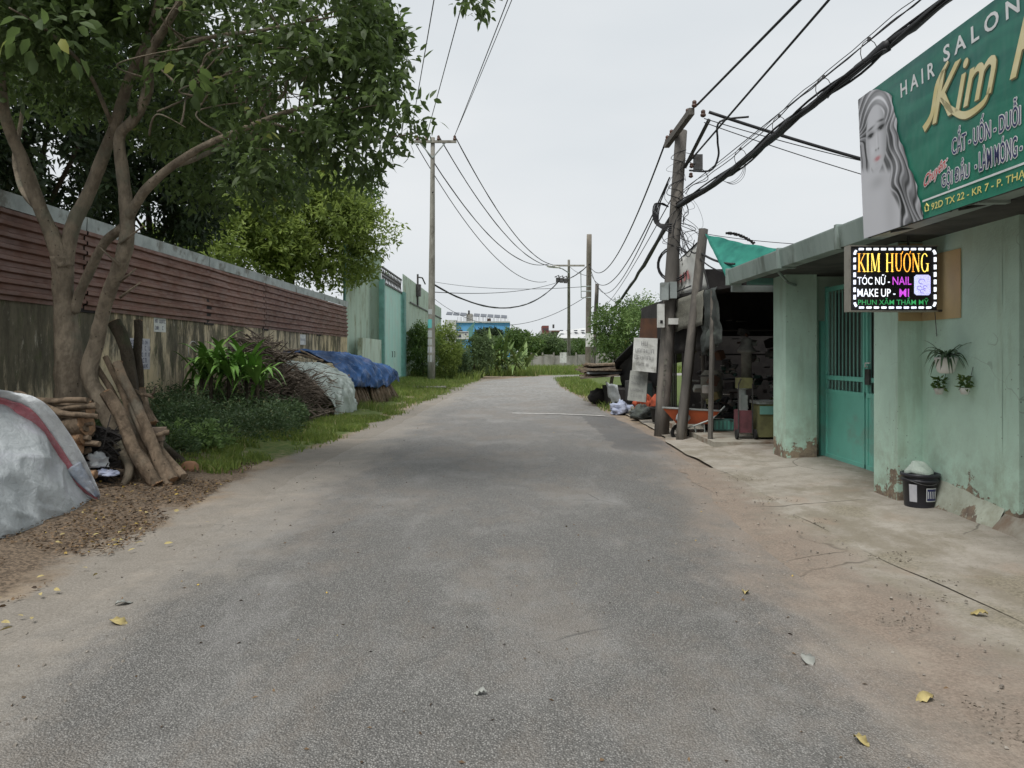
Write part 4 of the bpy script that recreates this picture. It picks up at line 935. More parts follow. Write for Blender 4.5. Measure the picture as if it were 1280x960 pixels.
b = MB(); b.box(onR(395)+Vector((-.19, -.225, -.12)), (.05, .01, .06)); b.build('meter_window', M['black'], pR)
for k in range(2):
    c_ = onR(330)+Vector((.02, -.05, 0)); b = MB(); b.tube([c_+Vector((.26*math.cos(a)*(1+.1*k), -.19*math.cos(a), (.30+.04*k)*math.sin(a))) for a in np.linspace(0, 2*math.pi, 22)], .016, 5)
    tag(b.build('cable_coil', M['cable'], None, True), ('inner' if k == 0 else 'outer')+' loop of black cable wound round the dark pole', 'cable', 'cable loops on the dark pole')
# white markings on the pole shaft
strokesR = MB()
for v_ in (452, 465, 478, 492): 
    strokesR = MB(); c_ = onR(v_)+Vector((-.03, -.135, 0)); strokesR.box(c_, (.05, .012, .12)); strokesR.box(c_+Vector((.03, 0, .04)), (.05, .012, .02)); strokesR.build('pole_number', M['tarp_lt'], pR)

# leaning pole
pl = pole(G(850, 553), P(879.5, 286, 13.6), .10, .085, M['pole_dark'], 'thin grey square pole leaning right in front of the shed', n=4)

def cable(a, b, sag, r, lab, group='overhead cables', m='cable', n=26, wob=0, name='overhead_cable'):
    a = Vector(a); b = Vector(b); pts = []
    for k in range(n+1):
        t = k/n; p = a.lerp(b, t); p.z -= sag*4*t*(1-t)
        if wob: p += Vector((mnoise.noise(p*1.7), 0, mnoise.noise(p*1.9+Vector((5, 0, 0)))))*wob
        pts.append(p)
    mb = MB(); mb.tube(pts, r, 6, rough=.0 if r < .03 else .5); return tag(mb.build(name, M[m], None, True), lab, 'cable', group)
g1 = 'wires from the pale left pole towards the viewer'
for i, (k, dx, nm) in enumerate(((0, 0, 'leftmost'), (2, 1.15, 'middle'), (4, 2.55, 'rightmost'))):
    cable(INS1[k], (3.15+dx, -6, 13.9), .25, .020, '%s of the three wires rising from the pale pole over the road' % nm, g1)
cable(INS1[4], (5.95, -6, 13.7), .32, .016, 'thin second wire close beside the rightmost overhead wire', g1)
g2 = 'wires from the pale left pole to the bend'
for i, (k, e, nm, sg) in enumerate(((4, P(691, 331, 79.4), 'upper', 1.6), (3, P(695, 333, 80), 'second', 2.0), (1, P(686, 330, 80), 'third', 2.4))):
    cable(INS1[k], e, sg, .035, '%s wire curving down from the pale pole to the bend pole' % nm, g2)
cable(T1+Vector((-1, 0, -.1)), P(683, 352, 80), 2.4, .028, 'faint lowest wire falling from the pale crossarm to the bend', g2)
cable(P(541, 355, 43.8), P(699, 351, 80), 2.1, .055, 'thick cable sagging low between the pale pole and bend pole', g2)
cable(P(541, 365, 43.8), P(700, 352, 80), .5, .025, 'thin taut wire above the thick low cable', g2)
cable(P(541, 352, 70), P(735, 358, 52), .4, .02, 'faint wire running low to the brown pole', g2); cable(P(541, 372, 70), P(735, 369, 55), 2.4, .02, 'faintest drooping wire across the low sky', g2)
cable(P(699, 351, 80), P(737, 330, 50), .3, .04, 'cable joining the bend pole to the tall brown pole', g2)
cable(P(711, 332, 80), P(736, 345, 50), .2, .02, 'thin wire between bend pole top and brown pole', g2)
g3 = 'wires from the dark pole to the far poles'
cable(ca+Vector((-.1, 0, .12)), P(737, 332, 50), 1.4, .020, 'upper wire dropping left from the dark crossarm to the brown pole', g3)
cable(P(837, 222, 14.9), P(739, 343, 50), 1.35, .017, 'lower wire dropping left from the dark pole to the brown pole', g3)
cable(P(835, 230, 14.9), P(747, 358, 55), 1.2, .015, 'third wire dropping left from the dark pole to the short pole', g3)
cable(P(737, 332, 50), P(747, 358, 55), .15, .02, 'short wire linking the brown pole and the short dark pole', g3)
cable(P(747, 358, 55), P(830, 402, 24), .35, .02, 'thin wire from the short dark pole back to the shack', g3)
cable(onR(262), P(747, 398, 55), .55, .052, 'thick black cable bundle descending left from the dark pole', g3, wob=.05)
cable(onR(255)+Vector((-.05, 0, .2)), P(750, 388, 55), .35, .012, 'thin carrier wire above the left cable bundle', g3)
g4 = 'wires from the dark pole over the house'
def thr(a, u, v, Y): a = Vector(a); b_ = P(u, v, Y); return a+(b_-a)*((a.y+6)/(a.y-b_.y))
e = P(1000, 142, 9.0); e2 = P(1180, 2, 6.75)
pts = crom([tuple(onR(258)), tuple(P(915, 213, 11.6)), tuple(e), tuple(P(1100, 65, 7.6)), tuple(e2), (4.6, 0, 5.2), (5.2, -6, 5.6)], 7)
mb = MB(); pp_ = [Vector(p)+Vector((mnoise.noise(Vector(p)*2), 0, mnoise.noise(Vector(p)*2.3)))*.03 for p in pts]
mb.tube(pp_, .046, 8, rough=.6); tag(mb.build('cable_bundle', M['cable'], None, True), 'thickest black bundle of cables running up right over the house', 'cable', g4)
mb = MB()
for k in range(5): mb.tube([Vector(p)+Vector((.04*math.sin(i*.5+k*1.3), 0, .05*math.cos(i*.4+k*2))) for i, p in enumerate(pts)], .014, 5)
mb.build('cable_strand', M['cable'], bpy.data.objects['cable_bundle'])
pts2 = [p+Vector((0, 0, .20)) for p in pp_]
mb = MB(); mb.tube([onR(250)]+pts2[2:], .007, 5); tag(mb.build('overhead_cable', M['cable'], None, True), 'thin carrier wire with hooks just above the thick bundle', 'cable', g4)
mb = MB(); mb.tube([onR(245)]+[p+Vector((.05, 0, .09)) for p in pts2[2:]], .005, 5); tag(mb.build('overhead_cable', M['cable'], None, True), 'second thinner wire above the carrier wire and bundle', 'cable', g4)
for i in (8, 12, 16, 20):
    c_ = pp_[i]; tt = thing('cable_hook', c_, ['hook ring nearest the dark pole on the thick cable bundle', 'second hook ring from the dark pole on the bundle', 'third hook ring from the dark pole on the bundle', 'hook ring nearest the billboard on the thick bundle'][(i-8)//4], 'cable hook', 'cable hooks on the bundle')
    b = MB(); b.tube([c_+Vector((.09*math.cos(a), 0, .08+.13*math.sin(a))) for a in np.linspace(-1, 4.2, 12)], .005, 4); b.box(c_+Vector((0, 0, .215)), (.025, .03, .04)); b.build('ring', M['steel'], tt)
mb = MB()
lp = crom([tuple(P(893, 222, 12.6)), tuple(P(915, 219, 12)), tuple(P(932, 200, 11.4)), tuple(P(945, 193, 10.9))], 6); mb.tube([Vector(p) for p in lp], .012, 5)
for k in range(3):
    lp = crom([tuple(P(896+k, 222, 12.5)), tuple(P(912+2*k, 228+1.2*k, 12)), tuple(P(926+2*k, 218+k, 11.6)), tuple(P(932, 198, 11.3))], 6); mb.tube([Vector(p) for p in lp], .004, 4)
tag(mb.build('slack_wires', M['cable']), 'slack loops of thin wire hanging under the thick bundle', 'cable', g4)
def far_cable(a, u, v, Y, r, lab, sg=.1):
    a = Vector(a); b_ = P(u, v, Y); d = (b_-a)/(a.y-b_.y); end = a+d*(a.y+6); cable(a, end, 0, r, lab, g4); 
far_cable(cb+Vector((-.05, 0, .1)), 1000, 0, 9.2, .020, 'upper left wire rising from the dark crossarm end to the frame top')
far_cable(P(860, 204, 14.4), 1036, 0, 8.6, .017, 'next wire right of it rising from the insulators to the frame top')
far_cable(P(858, 235, 14.5), 1150, 0, 6.9, .007, 'hair thin wire running just left of the thick bundle')
cable(P(886, 140, 13.2), P(1330, 260, 12.6), .10, .028, 'black service cable falling right from the pole behind the billboard', g4)
cable(P(880, 148, 13.2), P(1330, 245, 12.8), .15, .008, 'thin upper service wire falling right behind the billboard', g4)
cable(P(880, 153, 13.2), P(1330, 285, 12.6), .10, .008, 'thin lower service wire falling right behind the billboard', g4)
mb = MB(); mb.tube([Vector(p) for p in crom([tuple(P(936, 146, 12.9)), tuple(P(900, 152, 13.0)), tuple(P(897, 175, 13.2)), tuple(P(898, 195, 13.3)), tuple(P(888, 213, 13.5)), tuple(P(862, 213, 14.2))], 6)], .018, 6)
tag(mb.build('drop_cable', M['cable'], None, True), 'black drop cable curving down beside the dark pole top', 'cable', g4)
rr_ = random.Random(5); mb = MB()
for k in range(26):
    v0 = rr_.uniform(185, 300); c0 = onR(v0)+Vector((.1, -.12, 0)); w_ = rr_.uniform(.1, .5)*(1 if rr_.random() < .7 else -1); d_ = rr_.uniform(.1, .7)
    mb.tube([Vector(p) for p in crom([tuple(c0), tuple(c0+Vector((w_*.7, 0, -d_*.4))), tuple(c0+Vector((w_, 0, -d_))), tuple(c0+Vector((w_*.3, 0, -d_*1.3))), tuple(c0+Vector((0, 0, -d_*1.5-.1)))], 4)], rr_.uniform(.003, .008), 4)
tag(mb.build('tangled_wires', M['cable']), 'tangle of thin wires hanging around the dark pole', 'wire tangle', kind='stuff')
mb = MB()
for k in range(5): mb.tube([Vector(p) for p in crom([tuple(onR(258)+Vector((-.15, 0, 0))), tuple(onR(262)+Vector((-.30-.03*k, 0, .12))), tuple(onR(275)+Vector((-.32-.02*k, 0, -.05))), tuple(onR(280)+Vector((-.05, -.1, -.05*k)))], 5)], .014, 5)
tag(mb.build('cable_loop', M['cable']), 'knot of black cable loops left of the dark pole at the bundle', 'cable', g4)
cable(onR(285)+Vector((.1, -.1, 0)), P(874, 313, 13.6), .22, .014, 'slack cable from the dark pole to the leaning grey pole', g4)
cable(P(876, 316, 13.6), P(918, 330, 12.0), .05, .02, 'upper cable from the leaning pole to the roof edge', g4); cable(P(874, 322, 13.6), P(915, 340, 12.0), .08, .012, 'lower cable from the leaning pole to the roof edge', g4)
cable(onR(290)+Vector((.1, -.1, 0)), P(868, 300, 13.7), .4, .008, 'thin slack wire from the dark pole to the leaning pole', g4)
# frayed vine like bits on a wire above the roof
cable(P(880, 292, 13.6), P(1080, 308, 10), .05, .006, 'thin wire stretched above the green shade net', g4)
b = MB()
for k in range(16): c_ = P(909+2.2*k, 291.5+.055*k*k, 12.8); b.box(c_, (.05, .03, .035), Matrix.Rotation(k, 3, 'Y'))
tag(b.build('dry_vine', M['dark']), 'strip of dry vine caught on the wire above the green net', 'dry vine')

# ================================================================== SHED, SHACK AND JUNK
shd = thing('workshop_shed', (4.5, 14, .1), 'dark open fronted junk workshop between the leaning pole and mint pillar', 'shed')
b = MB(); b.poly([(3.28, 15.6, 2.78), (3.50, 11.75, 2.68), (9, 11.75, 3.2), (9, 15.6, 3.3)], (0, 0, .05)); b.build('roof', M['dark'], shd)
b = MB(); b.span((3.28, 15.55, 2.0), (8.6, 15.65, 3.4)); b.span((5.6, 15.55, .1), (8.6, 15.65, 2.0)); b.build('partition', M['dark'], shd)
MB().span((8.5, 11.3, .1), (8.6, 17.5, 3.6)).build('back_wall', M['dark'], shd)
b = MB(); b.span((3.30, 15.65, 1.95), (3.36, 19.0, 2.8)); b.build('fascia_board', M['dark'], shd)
MB().tube([(3.41, 12.8, .1), (3.46, 12.8, 2.75)], .045, 6).build('post', M['pole_dark'], shd)
MB().tube([(3.9, 15.2, .1), (3.9, 15.2, 2.75)], .04, 6).build('post', M['pole_dark'], shd)
MB().span((3.47, 11.72, 2.60), (4.9, 11.80, 2.70)).build('roof_beam', M['galv'], shd)
b = MB(); b.poly([(3.35, 12.35, .0), (3.35, 12.35, .16), (8.5, 12.35, .16), (8.5, 12.35, .0)], (0, 5.2, 0)); b.build('floor_slab', M['step'], shd)
# hanging cloths
def cloth(corners, nu, nv, m, name, amp=.05, sag=0, solid=.004, seed=0, parent=None, edge=.0, fold=0.0, ff=9):
    A, B, C, D = [Vector(c) for c in corners]; vs = []; nrm = (B-A).cross(D-A).normalized()
    for j in range(nv):
        for i in range(nu):
            u, v = i/(nu-1), j/(nv-1); p = A.lerp(B, u).lerp(D.lerp(C, u), v)
            d = amp*(mnoise.noise(Vector((u*4+seed, v*4, seed)))+.5*mnoise.noise(Vector((u*9+seed, v*9, seed))))+fold*math.sin(u*ff*2*math.pi+2*mnoise.noise(Vector((v*2, u*2, seed))))*(.3+v)
            p = p+nrm*d; p.z -= sag*4*u*(1-u)*(1 if j else .6)
            if edge and j == nv-1: p.z += edge*mnoise.noise(Vector((u*7, 3, seed)))
            vs.append(p)
    mb = MB(); mb.add(vs, [(j*nu+i, j*nu+i+1, (j+1)*nu+i+1, (j+1)*nu+i) for j in range(nv-1) for i in range(nu-1)])
    return mb.build(name, m, parent, True, solid)
tag(cloth([P(838, 378, 15.0), P(880, 362, 13.2), P(878, 406, 13.2), P(838, 416, 15.0)], 12, 8, M['tarp_lt'], 'hanging_canvas', .05, edge=.05), 'faded yellow grey canvas flap hanging beside the dark pole', 'canvas')
tag(cloth([P(878, 365, 13.3), P(896, 358, 12.4), P(903, 428, 12.4), P(878, 445, 13.3)], 12, 14, M['tarp_dark'], 'hanging_tarpaulin', .09, edge=.12, fold=.03, ff=2), 'dark green grey tarpaulin hanging from the shed eave behind the leaning pole', 'tarpaulin')
tag(cloth([P(834, 412, 15.3), P(882, 402, 13.6), P(882, 438, 13.6), P(834, 444, 15.3)], 14, 6, M['dark'], 'eave_board', .02), 'dark soot stained board hanging below the canvas flap', 'board')
# shade net: triangular sheet
A_, B_, C_ = P(881, 292, 13.55), P(975, 311, 11.5), P(911, 354, 11.9)
vs = []; idx = {}; nn = 14
for i in range(nn+1):
    for j in range(nn+1-i):
        a, c = i/nn, j/nn; p = A_*(1-a-c)+B_*a+C_*c; p = p+Vector((0, 0, -.03*4*a*(1-a-c)-.03*mnoise.noise(Vector((a*6, c*6, 0))))); idx[i, j] = len(vs); vs.append(p)
fs = []
for i in range(nn):
    for j in range(nn-i):
        fs.append((idx[i, j], idx[i+1, j], idx[i, j+1]))
        if i+j < nn-1: fs.append((idx[i+1, j], idx[i+1, j+1], idx[i, j+1]))
mb = MB(); mb.add(vs, fs); tag(mb.build('shade_net', M['green_net'], None, True, .004), 'bright green shade net stretched from the leaning pole to the gutter', 'net')
# white banner board behind the poles
bn = thing('tilted_banner', P(860, 365, 14.3), 'dirty white banner with faint red print tilted behind the leaning pole', 'banner')
q4 = [P(840, 334, 15.0), P(872, 303, 14.1), P(886, 362, 14.1), P(838, 374, 15.0)]
M['bann'] = basic('dirty white banner', (.74, .75, .72), (.6, .61, .58), 3, .6, .1, dirt=(.45, .45, .4)); o = cloth(q4, 10, 8, M['bann'], 'banner_sheet', .03, parent=bn)
def inq(u, v, off=.03): return q4[0].lerp(q4[1], u).lerp(q4[3].lerp(q4[2], u), v)+Vector((-.03, -off, 0))
mb = MB()
for k in range(5): mb.add([inq(.1+.11*k, .45), inq(.16+.11*k, .42), inq(.16+.11*k, .62), inq(.1+.11*k, .65)], [(0, 1, 2, 3)])
M['redfade'] = plain('faded red print', (.55, .22, .22)); mb.build('red_print', M['redfade'], bn)
mb = MB(); mb.add([inq(.08, .84), inq(.62, .80), inq(.62, .835), inq(.08, .875)], [(0, 1, 2, 3)]); mb.build('dark_print', M['ink'], bn)
mb = MB(); mb.tube([q4[0], q4[1], q4[2], q4[3], q4[0]], .02, 5); mb.build('frame', M['steel'], bn)

# two hand written boards beyond the dark pole
def hang_board(u0, u1, v0, v1, Y, lab, m, rows, seed, skew):
    A = P(u0+skew, v0, Y+.3); B = P(u1+1, v0+1, Y); C = P(u1-skew*.6, v1+3, Y); D = P(u0-1, v1, Y+.3)
    t = thing('lettered_board', D, lab, 'sign board', 'hand lettered boards beside the shack')
    mb = MB(); n = (B-A).cross(D-A).normalized(); mb.poly([A, B, C, D], n*.02); mb.build('board', m, t)
    mb = MB(); xd = (C-D).normalized(); yd = (A-D).normalized(); nr = Vector((0, -1, 0)); nn_ = -n if n.y > 0 else n
    strokes(mb, D+nn_*.025, xd, yd, (C-D).length, (A-D).length, rows, .22, .9, .0, nn_, seed); mb.build('lettering', M['ink_soft'], t)
M['ink_soft'] = plain('faded ink', (.17, .17, .18))
hang_board(791, 821, 422, 463, 16.6, 'upper white hand lettered board hung left of the dark pole', M['board_white'], [(.78, .13, .35, .6), (.56, .12, .12, .82), (.36, .12, .1, .88), (.16, .10, .2, .7)], 11, 1.5)
hang_board(785, 809, 463, 500, 16.9, 'lower grey hand lettered board leaning against the shack', M['board_grey'], [(.75, .10, .15, .85), (.55, .10, .15, .85), (.33, .10, .15, .85), (.14, .10, .2, .8)], 12, 3)
# the black shack beyond
sk_ = thing('scrap_shack', (4.0, 19, 0), 'low black tarpaulin scrap shack beyond the hand lettered boards', 'shack')
b = MB(); b.poly([(3.45, 17.6, 2.45), (3.1, 22.5, 1.4), (3.3, 23.5, 1.0), (6.5, 23.5, 1.6), (6.5, 17.6, 2.6)], (0, 0, .04)); b.build('roof', M['black'], sk_)
b = MB(); b.span((5.5, 17.5, 0), (5.6, 23, 2.2)); b.span((3.9, 17.0, 0), (6, 17.1, 2.4)); b.build('back_panel', M['dark'], sk_)
M['rustp'] = basic('rusty brown sheet', (.10, .05, .03), (.06, .035, .025), 4, .8)
b = MB(); b.poly([P(801, 398, 17.3), P(822, 398, 16.9), P(822, 425, 16.9), P(799, 425, 17.3)], (0, .02, 0)); b.build('rusty_sheet', M['rustp'], sk_)
o = cloth([(3.55, 18.0, 2.35), (3.3, 23.0, 1.2), (3.5, 23.4, .3), (4.0, 19.0, .9)], 12, 8, M['black'], 'hanging_sheet', .1, parent=sk_)
for k in range(4): b = MB(); b.box((3.45+.07*k, 16.25+.12*k, 1.15), (.02, .10, 2.2)); b.build('board', M['dark'], sk_)
# planks and low stall
pk = thing('plank_pile', (3.9, 25, .6), 'stack of weathered planks and boards on the low stall by the tree', 'plank pile')
pr = random.Random(4)
for k in range(12):
    c_ = P(757+pr.uniform(-6, 8), 470-2.2*k*.6, 24+pr.uniform(-.8, 2)); b = MB(); b.box(c_, (1.0+pr.random()*.5, 1.6, .05), Matrix.Rotation(pr.uniform(-.4, .4), 3, 'Z') @ Matrix.Rotation(pr.uniform(-.1, .1), 3, 'Y')); b.build('plank', M['log'] if k % 4 else M['twig'], pk)
MB().box(P(756, 466, 23.2), (1.1, .5, .06)).build('plank', M['tarp_grey'], pk)
MB().span((2.98, 21.2, 0), (4.5, 24.5, .62)).build('stall_base', M['dark'], pk)
def drape(name, path_fn, nu, nv, m, lab, cat, parent=None, solid=.006):
    vs = [path_fn(i/(nu-1), j/(nv-1)) for j in range(nv) for i in range(nu)]
    mb = MB(); mb.add(vs, [(j*nu+i, j*nu+i+1, (j+1)*nu+i+1, (j+1)*nu+i) for j in range(nv-1) for i in range(nu-1)])
    o = mb.build(name, m, parent, True, solid); 
    return tag(o, lab, cat) if lab else o
drape('stall_tarpaulin', lambda u, v: (2.92+.15*v-.25*(1-abs(2*u-1))*.3+.05*mnoise.noise(Vector((u*5, v*5, 1))), 20.6+2.6*u, .78-.75*v+.05*mnoise.noise(Vector((u*6, v*3, 2)))), 14, 8, M['tarp_grey'], 'small grey tarpaulin draped over the low stall end', 'tarpaulin')
def blob(c, r, m, name, lab, cat, group=None, seed=0, amp=.25, n=26, parent=None):
    c = Vector(c); mb = MB(); k = n//2+1; vs = []
    for i in range(k+1):
        th = math.pi*i/k
        for j in range(n):
            a = 2*math.pi*j/n; d = Vector((math.sin(th)*math.cos(a), math.sin(th)*math.sin(a), math.cos(th))); s = 1+amp*mnoise.noise(d*1.8+Vector((seed, 0, 0)))+amp*.9*abs(mnoise.noise(d*4+Vector((seed, 0, 0))))+amp*.35*mnoise.noise(d*11+Vector((seed, 0, 0)))
            p = Vector((d.x*r[0], d.y*r[1], d.z*r[2]))*s; p.z = max(p.z, -r[2]*.75); vs.append(c+p)
    mb.add(vs, [(i*n+j, i*n+(j+1) % n, (i+1)*n+(j+1) % n, (i+1)*n+j) for i in range(k) for j in range(n)])
    o = mb.build(name, m, parent, True); return tag(o, lab, cat, group) if lab else o
M['bag_blue'] = m_cloth('pale blue bag', (.42, .46, .58), (.32, .36, .5), (.5, .5, .55), 7); M['bag_red'] = m_cloth('orange red bag', (.45, .09, .04), (.35, .08, .04), (.2, .06, .05), 7)
blob((2.95, 20.0, .14), (.28, .22, .16), M['bag_blue'], 'bag', 'pale blue and white bag lying nearest the road by the stall', 'bag', 'bags beside the stall', 1, .75)
blob((3.25, 19.5, .12), (.14, .14, .10), M['tarp_lt'], 'bag', 'small white crumpled bag next to the pale blue bag', 'bag', 'bags beside the stall', 2, .75)
blob((3.3, 18.7, .30), (.25, .2, .22), M['bag_red'], 'bag', 'orange red bundle left of the black tub', 'bag', 'bags beside the stall', 3, .7)
blob((3.2, 18.2, .17), (.24, .3, .16), M['tarp_dark'], 'bag', 'dark bundle in front of the orange red bundle', 'bag', 'bags beside the stall', 4, .7)
blob((3.55, 18.3, .42), (.14, .14, .2), M['bag_red'], 'bag', 'smaller orange bundle under the grey lettered board', 'bag', 'bags beside the stall', 6)
blob((3.05, 24.5, .2), (.5, .4, .28), M['dark'], 'debris_heap', 'low dark heap of debris on the grass beside the stall', 'heap', None, 5)
tb = thing('old_television', (3.4, 20.3, .35), 'dark boxy old appliance with glass front on the stall', 'appliance')
b = MB(); b.box((3.55, 20.6, .62), (.75, .6, .55)); b.build('casing', M['steel'], tb); b = MB(); b.box((3.55, 20.29, .64), (.55, .02, .38)); b.build('screen', plain('dark glass', (.05, .07, .07), .15), tb)
tt = thing('rubber_tub', (3.6, 17.2, .1), 'black round rubber tub on the ground under the grey board', 'tub')
MB().lathe((3.45, 16.9, .08), [(.26, 0), (.31, .30), (.33, .31), (.33, .34), (.29, .34), (.27, .28), (.24, .05)], 20).build('tub_body', M['rubber'], tt, True)
ty = thing('tyre_stack', (4.5, 14.9, .16), 'stack of three dark tyres deep inside the workshop', 'tyres')
for k in range(3):
    zz_ = .1+.15*k
    a = MB(); vs = []; 
    for i in range(20):
        for j in range(8): A2 = 2*math.pi*i/20; B2 = 2*math.pi*j/8; r_ = .24+.075*math.cos(B2); vs.append((4.5+r_*math.cos(A2), 14.9+r_*math.sin(A2), .24+zz_+.07*math.sin(B2)-.08))
    a.add(vs, [(i*8+j, i*8+(j+1) % 8, ((i+1) % 20)*8+(j+1) % 8, ((i+1) % 20)*8+j) for i in range(20) for j in range(8)]); a.build('tyre', M['rubber'], ty, True)
# wheelbarrow
wb = thing('wheelbarrow', (3.45, 13.9, .1), 'orange red wheelbarrow parked between the two roadside poles', 'wheelbarrow')
Y0 = 14.1
def wbp(u, v, dy=0): return P(u, v, Y0+dy)
b = MB(); vs = []
top = [wbp(828, 510, -.30), wbp(900, 514, -.30), wbp(900, 513, .30), wbp(828, 509, .32)]; bot = [wbp(846, 530, -.2), wbp(885, 530, -.22), wbp(885, 530, .22), wbp(846, 530, .2)]
b.add(top+bot, [(4, 5, 6, 7), (0, 1, 5, 4), (1, 2, 6, 5), (2, 3, 7, 6), (3, 0, 4, 7)]); b.build('tray', M['orange'], wb, False, .008)
b = MB(); b.tube(top+[top[0]], .012, 6); b.build('tray_rim', M['galv'], wb)
for s_ in (-.26, .26):
    b = MB(); b.tube([wbp(846, 538, s_*.25), wbp(866, 533, s_), wbp(890, 524, s_), wbp(906, 508, s_)], .016, 6); b.build('handle', M['galv'], wb)
    b = MB(); b.tube([wbp(880, 530, s_*.9), wbp(882, 551, s_*.9), wbp(872, 551, s_*.9), wbp(868, 532, s_*.9)], .012, 6); b.build('leg', M['galv'], wb)
wc = wbp(850, 541); a = MB(); vs = []
for i in range(20):
    for j in range(8): A2 = 2*math.pi*i/20; B2 = 2*math.pi*j/8; r_ = .145+.035*math.cos(B2); vs.append((wc.x+r_*math.cos(A2), wc.y+.04*math.sin(B2), wc.z-.0+r_*math.sin(A2)))
a.add(vs, [(i*8+j, i*8+(j+1) % 8, ((i+1) % 20)*8+(j+1) % 8, ((i+1) % 20)*8+j) for i in range(20) for j in range(8)]); wh = a.build('wheel', M['rubber'], wb, True)
b = MB(); b.lathe((0, 0, 0), [(.03, -.06), (.03, .06)], 8); 
for k in range(5): b.box((.06*math.cos(k*1.257), .06*math.sin(k*1.257), 0), (.09, .02, .02), Matrix.Rotation(k*1.257, 3, 'Z'))
r2 = MB(); r2.v = [(wc.x+v[0], wc.y+v[2], wc.z+v[1]) for v in b.v]; r2.f = b.f; r2.build('hub', M['galv'], wh)
blob(P(853, 521, 13.9), (.14, .12, .12), M['tarp_grey'], 'grey_sack', 'grey sack wedged behind the wheelbarrow wheel', 'sack', None, 8)
# pressure washer like machine
mc = thing('red_machine', (4.05, 12.75, .16), 'dusty red wheeled machine with pump standing in the workshop', 'machine')
b = MB(); b.box((4.0, 12.9, .46), (.22, .3, .38)); b.build('body', M['machine_red'] if 'machine_red' in M else basic('dusty red paint', (.16, .06, .07), (.09, .04, .045), 6), mc)
for s_ in (-.14, .14): b = MB(); b.tube([(4.0+s_, 12.72, .25), (4.0+s_+.03*(1 if s_ > 0 else -1), 12.72, .25)], .085, 14); b.build('wheel', M['rubber'], mc)
M['dull_yellow'] = basic('dull yellow paint', (.20, .20, .09), (.12, .12, .06), 6)
b = MB(); b.box((4.0, 12.9, .78), (.12, .16, .26)); b.lathe((4.0, 12.9, .9), [(.06, 0), (.06, .1), (.1, .12), (.1, .14)], 10); b.build('motor', M['galv'], mc)
b = MB(); b.box((4.02, 12.9, 1.12), (.24, .2, .18)); b.build('control_box', M['dull_yellow'], mc)
b = MB(); b.lathe((4.08, 12.95, 1.21), [(.09, 0), (.09, .42), (.16, .44), (.16, .48), (.10, .55), (.10, .66), (.04, .70)], 12); b.build('canister', M['scrap_b'] if 'scrap_b' in M else basic('dull canister', (.16, .16, .145), (.09, .09, .08), 6), mc, True)
for s_ in (-.12, .12): b = MB(); b.tube([(4.0+s_, 12.74, .25), (4.0+s_, 12.74, 1.1), (4.0+s_, 12.6, 1.2)], .012, 5); b.build('handle', M['steel'], mc)
cr_ = thing('yellow_crate', (4.4, 12.7, .16), 'yellow green cabinet with teal top half hidden behind the pillar', 'cabinet')
b = MB(); b.box((4.42, 12.9, .48), (.42, .4, .56)); b.build('cabinet_body', M['dull_yellow'], cr_)
b = MB(); b.box((4.42, 12.69, .66), (.38, .02, .14)); b.build('green_band', M['gatebar'], cr_); b = MB(); b.box((4.42, 12.9, .79), (.46, .44, .05)); b.build('cabinet_top', M['galv'], cr_)
tcb = thing('teal_crate', (4.0, 14, .16), 'small teal plastic crate on the workshop floor', 'crate'); b = MB(); b.box((4.05, 14.3, .27), (.4, .3, .2)); b.build('crate_body', M['gatebar'], tcb)
for k in range(5): MB().box((3.9+.075*k, 14.145, .27), (.03, .01, .15)).build('rib', M['gate'], tcb)
tcc = thing('cement_mixer', (4.0, 14.9, .16), 'pale cylindrical drum on legs deep inside the workshop', 'drum'); b = MB(); b.lathe((4.0, 14.9, .7), [(.16, 0), (.22, .1), (.22, .5), (.14, .6)], 14); b.build('drum', M['tarp_lt'], tcc, True)
for s_ in (-.12, .12): MB().tube([(4.0+s_, 14.9, .7), (4.0+s_*1.5, 14.8, .16)], .02, 5).build('leg', M['steel'], tcc)
# shelves of small scrap deep in the dark
pr = random.Random(21); b = MB(); M['scrap_a'] = basic('greasy grey scrap', (.09, .09, .085), (.04, .04, .04), 6)
M['scrap_b'] = basic('faded scrap', (.16, .155, .14), (.06, .06, .055), 6); M['scrap_c'] = basic('greenish scrap', (.05, .11, .09), (.03, .06, .05), 6); mats_ = ['scrap_a', 'steel', 'dull_yellow', 'rustp', 'board_grey', 'scrap_b', 'scrap_c', 'dark', 'black']
bs = {k: MB() for k in mats_}
for k in range(420):
    x = pr.uniform(3.7, 8); y = pr.uniform(14.0, 15.4) if x < 6.5 else pr.uniform(12.6, 15.4)
    z = .16+abs(pr.gauss(0, .8)) if pr.random() < .8 else pr.uniform(.5, 2.3)
    z = min(z, 2.3); s_ = pr.uniform(.03, .16); mname = pr.choice(mats_)
    rot = Matrix.Rotation(pr.uniform(0, 3), 3, 'Z') @ Matrix.Rotation(pr.uniform(0, 3), 3, 'X')
    if pr.random() < .6: bs[mname].box((x, y, z), (s_, s_*pr.uniform(.4, 1.4), s_*pr.uniform(.3, 1.5)), rot)
    else: d = rot @ Vector((s_*2.5, 0, 0)); bs[mname].tube([Vector((x, y, z)), Vector((x, y, z))+d], s_*.15, 5)
sp = thing('scrap_heap', (5.5, 14.8, .16), 'heaped tools, jars and metal scrap in the dark of the workshop', 'scrap', kind='stuff')
for k in mats_: bs[k].build('scrap', M[k], sp)
bpy.data.objects['scrap_heap']['kind'] = 'stuff'
sh2 = thing('tool_rack', (5, 15.3, .16), 'dark shelf rack against the workshop partition', 'shelf')
for z in (.6, 1.1, 1.6, 2.1): MB().span((3.9, 15.0, z), (7.5, 15.5, z+.03)).build('shelf', M['dark'], sh2)
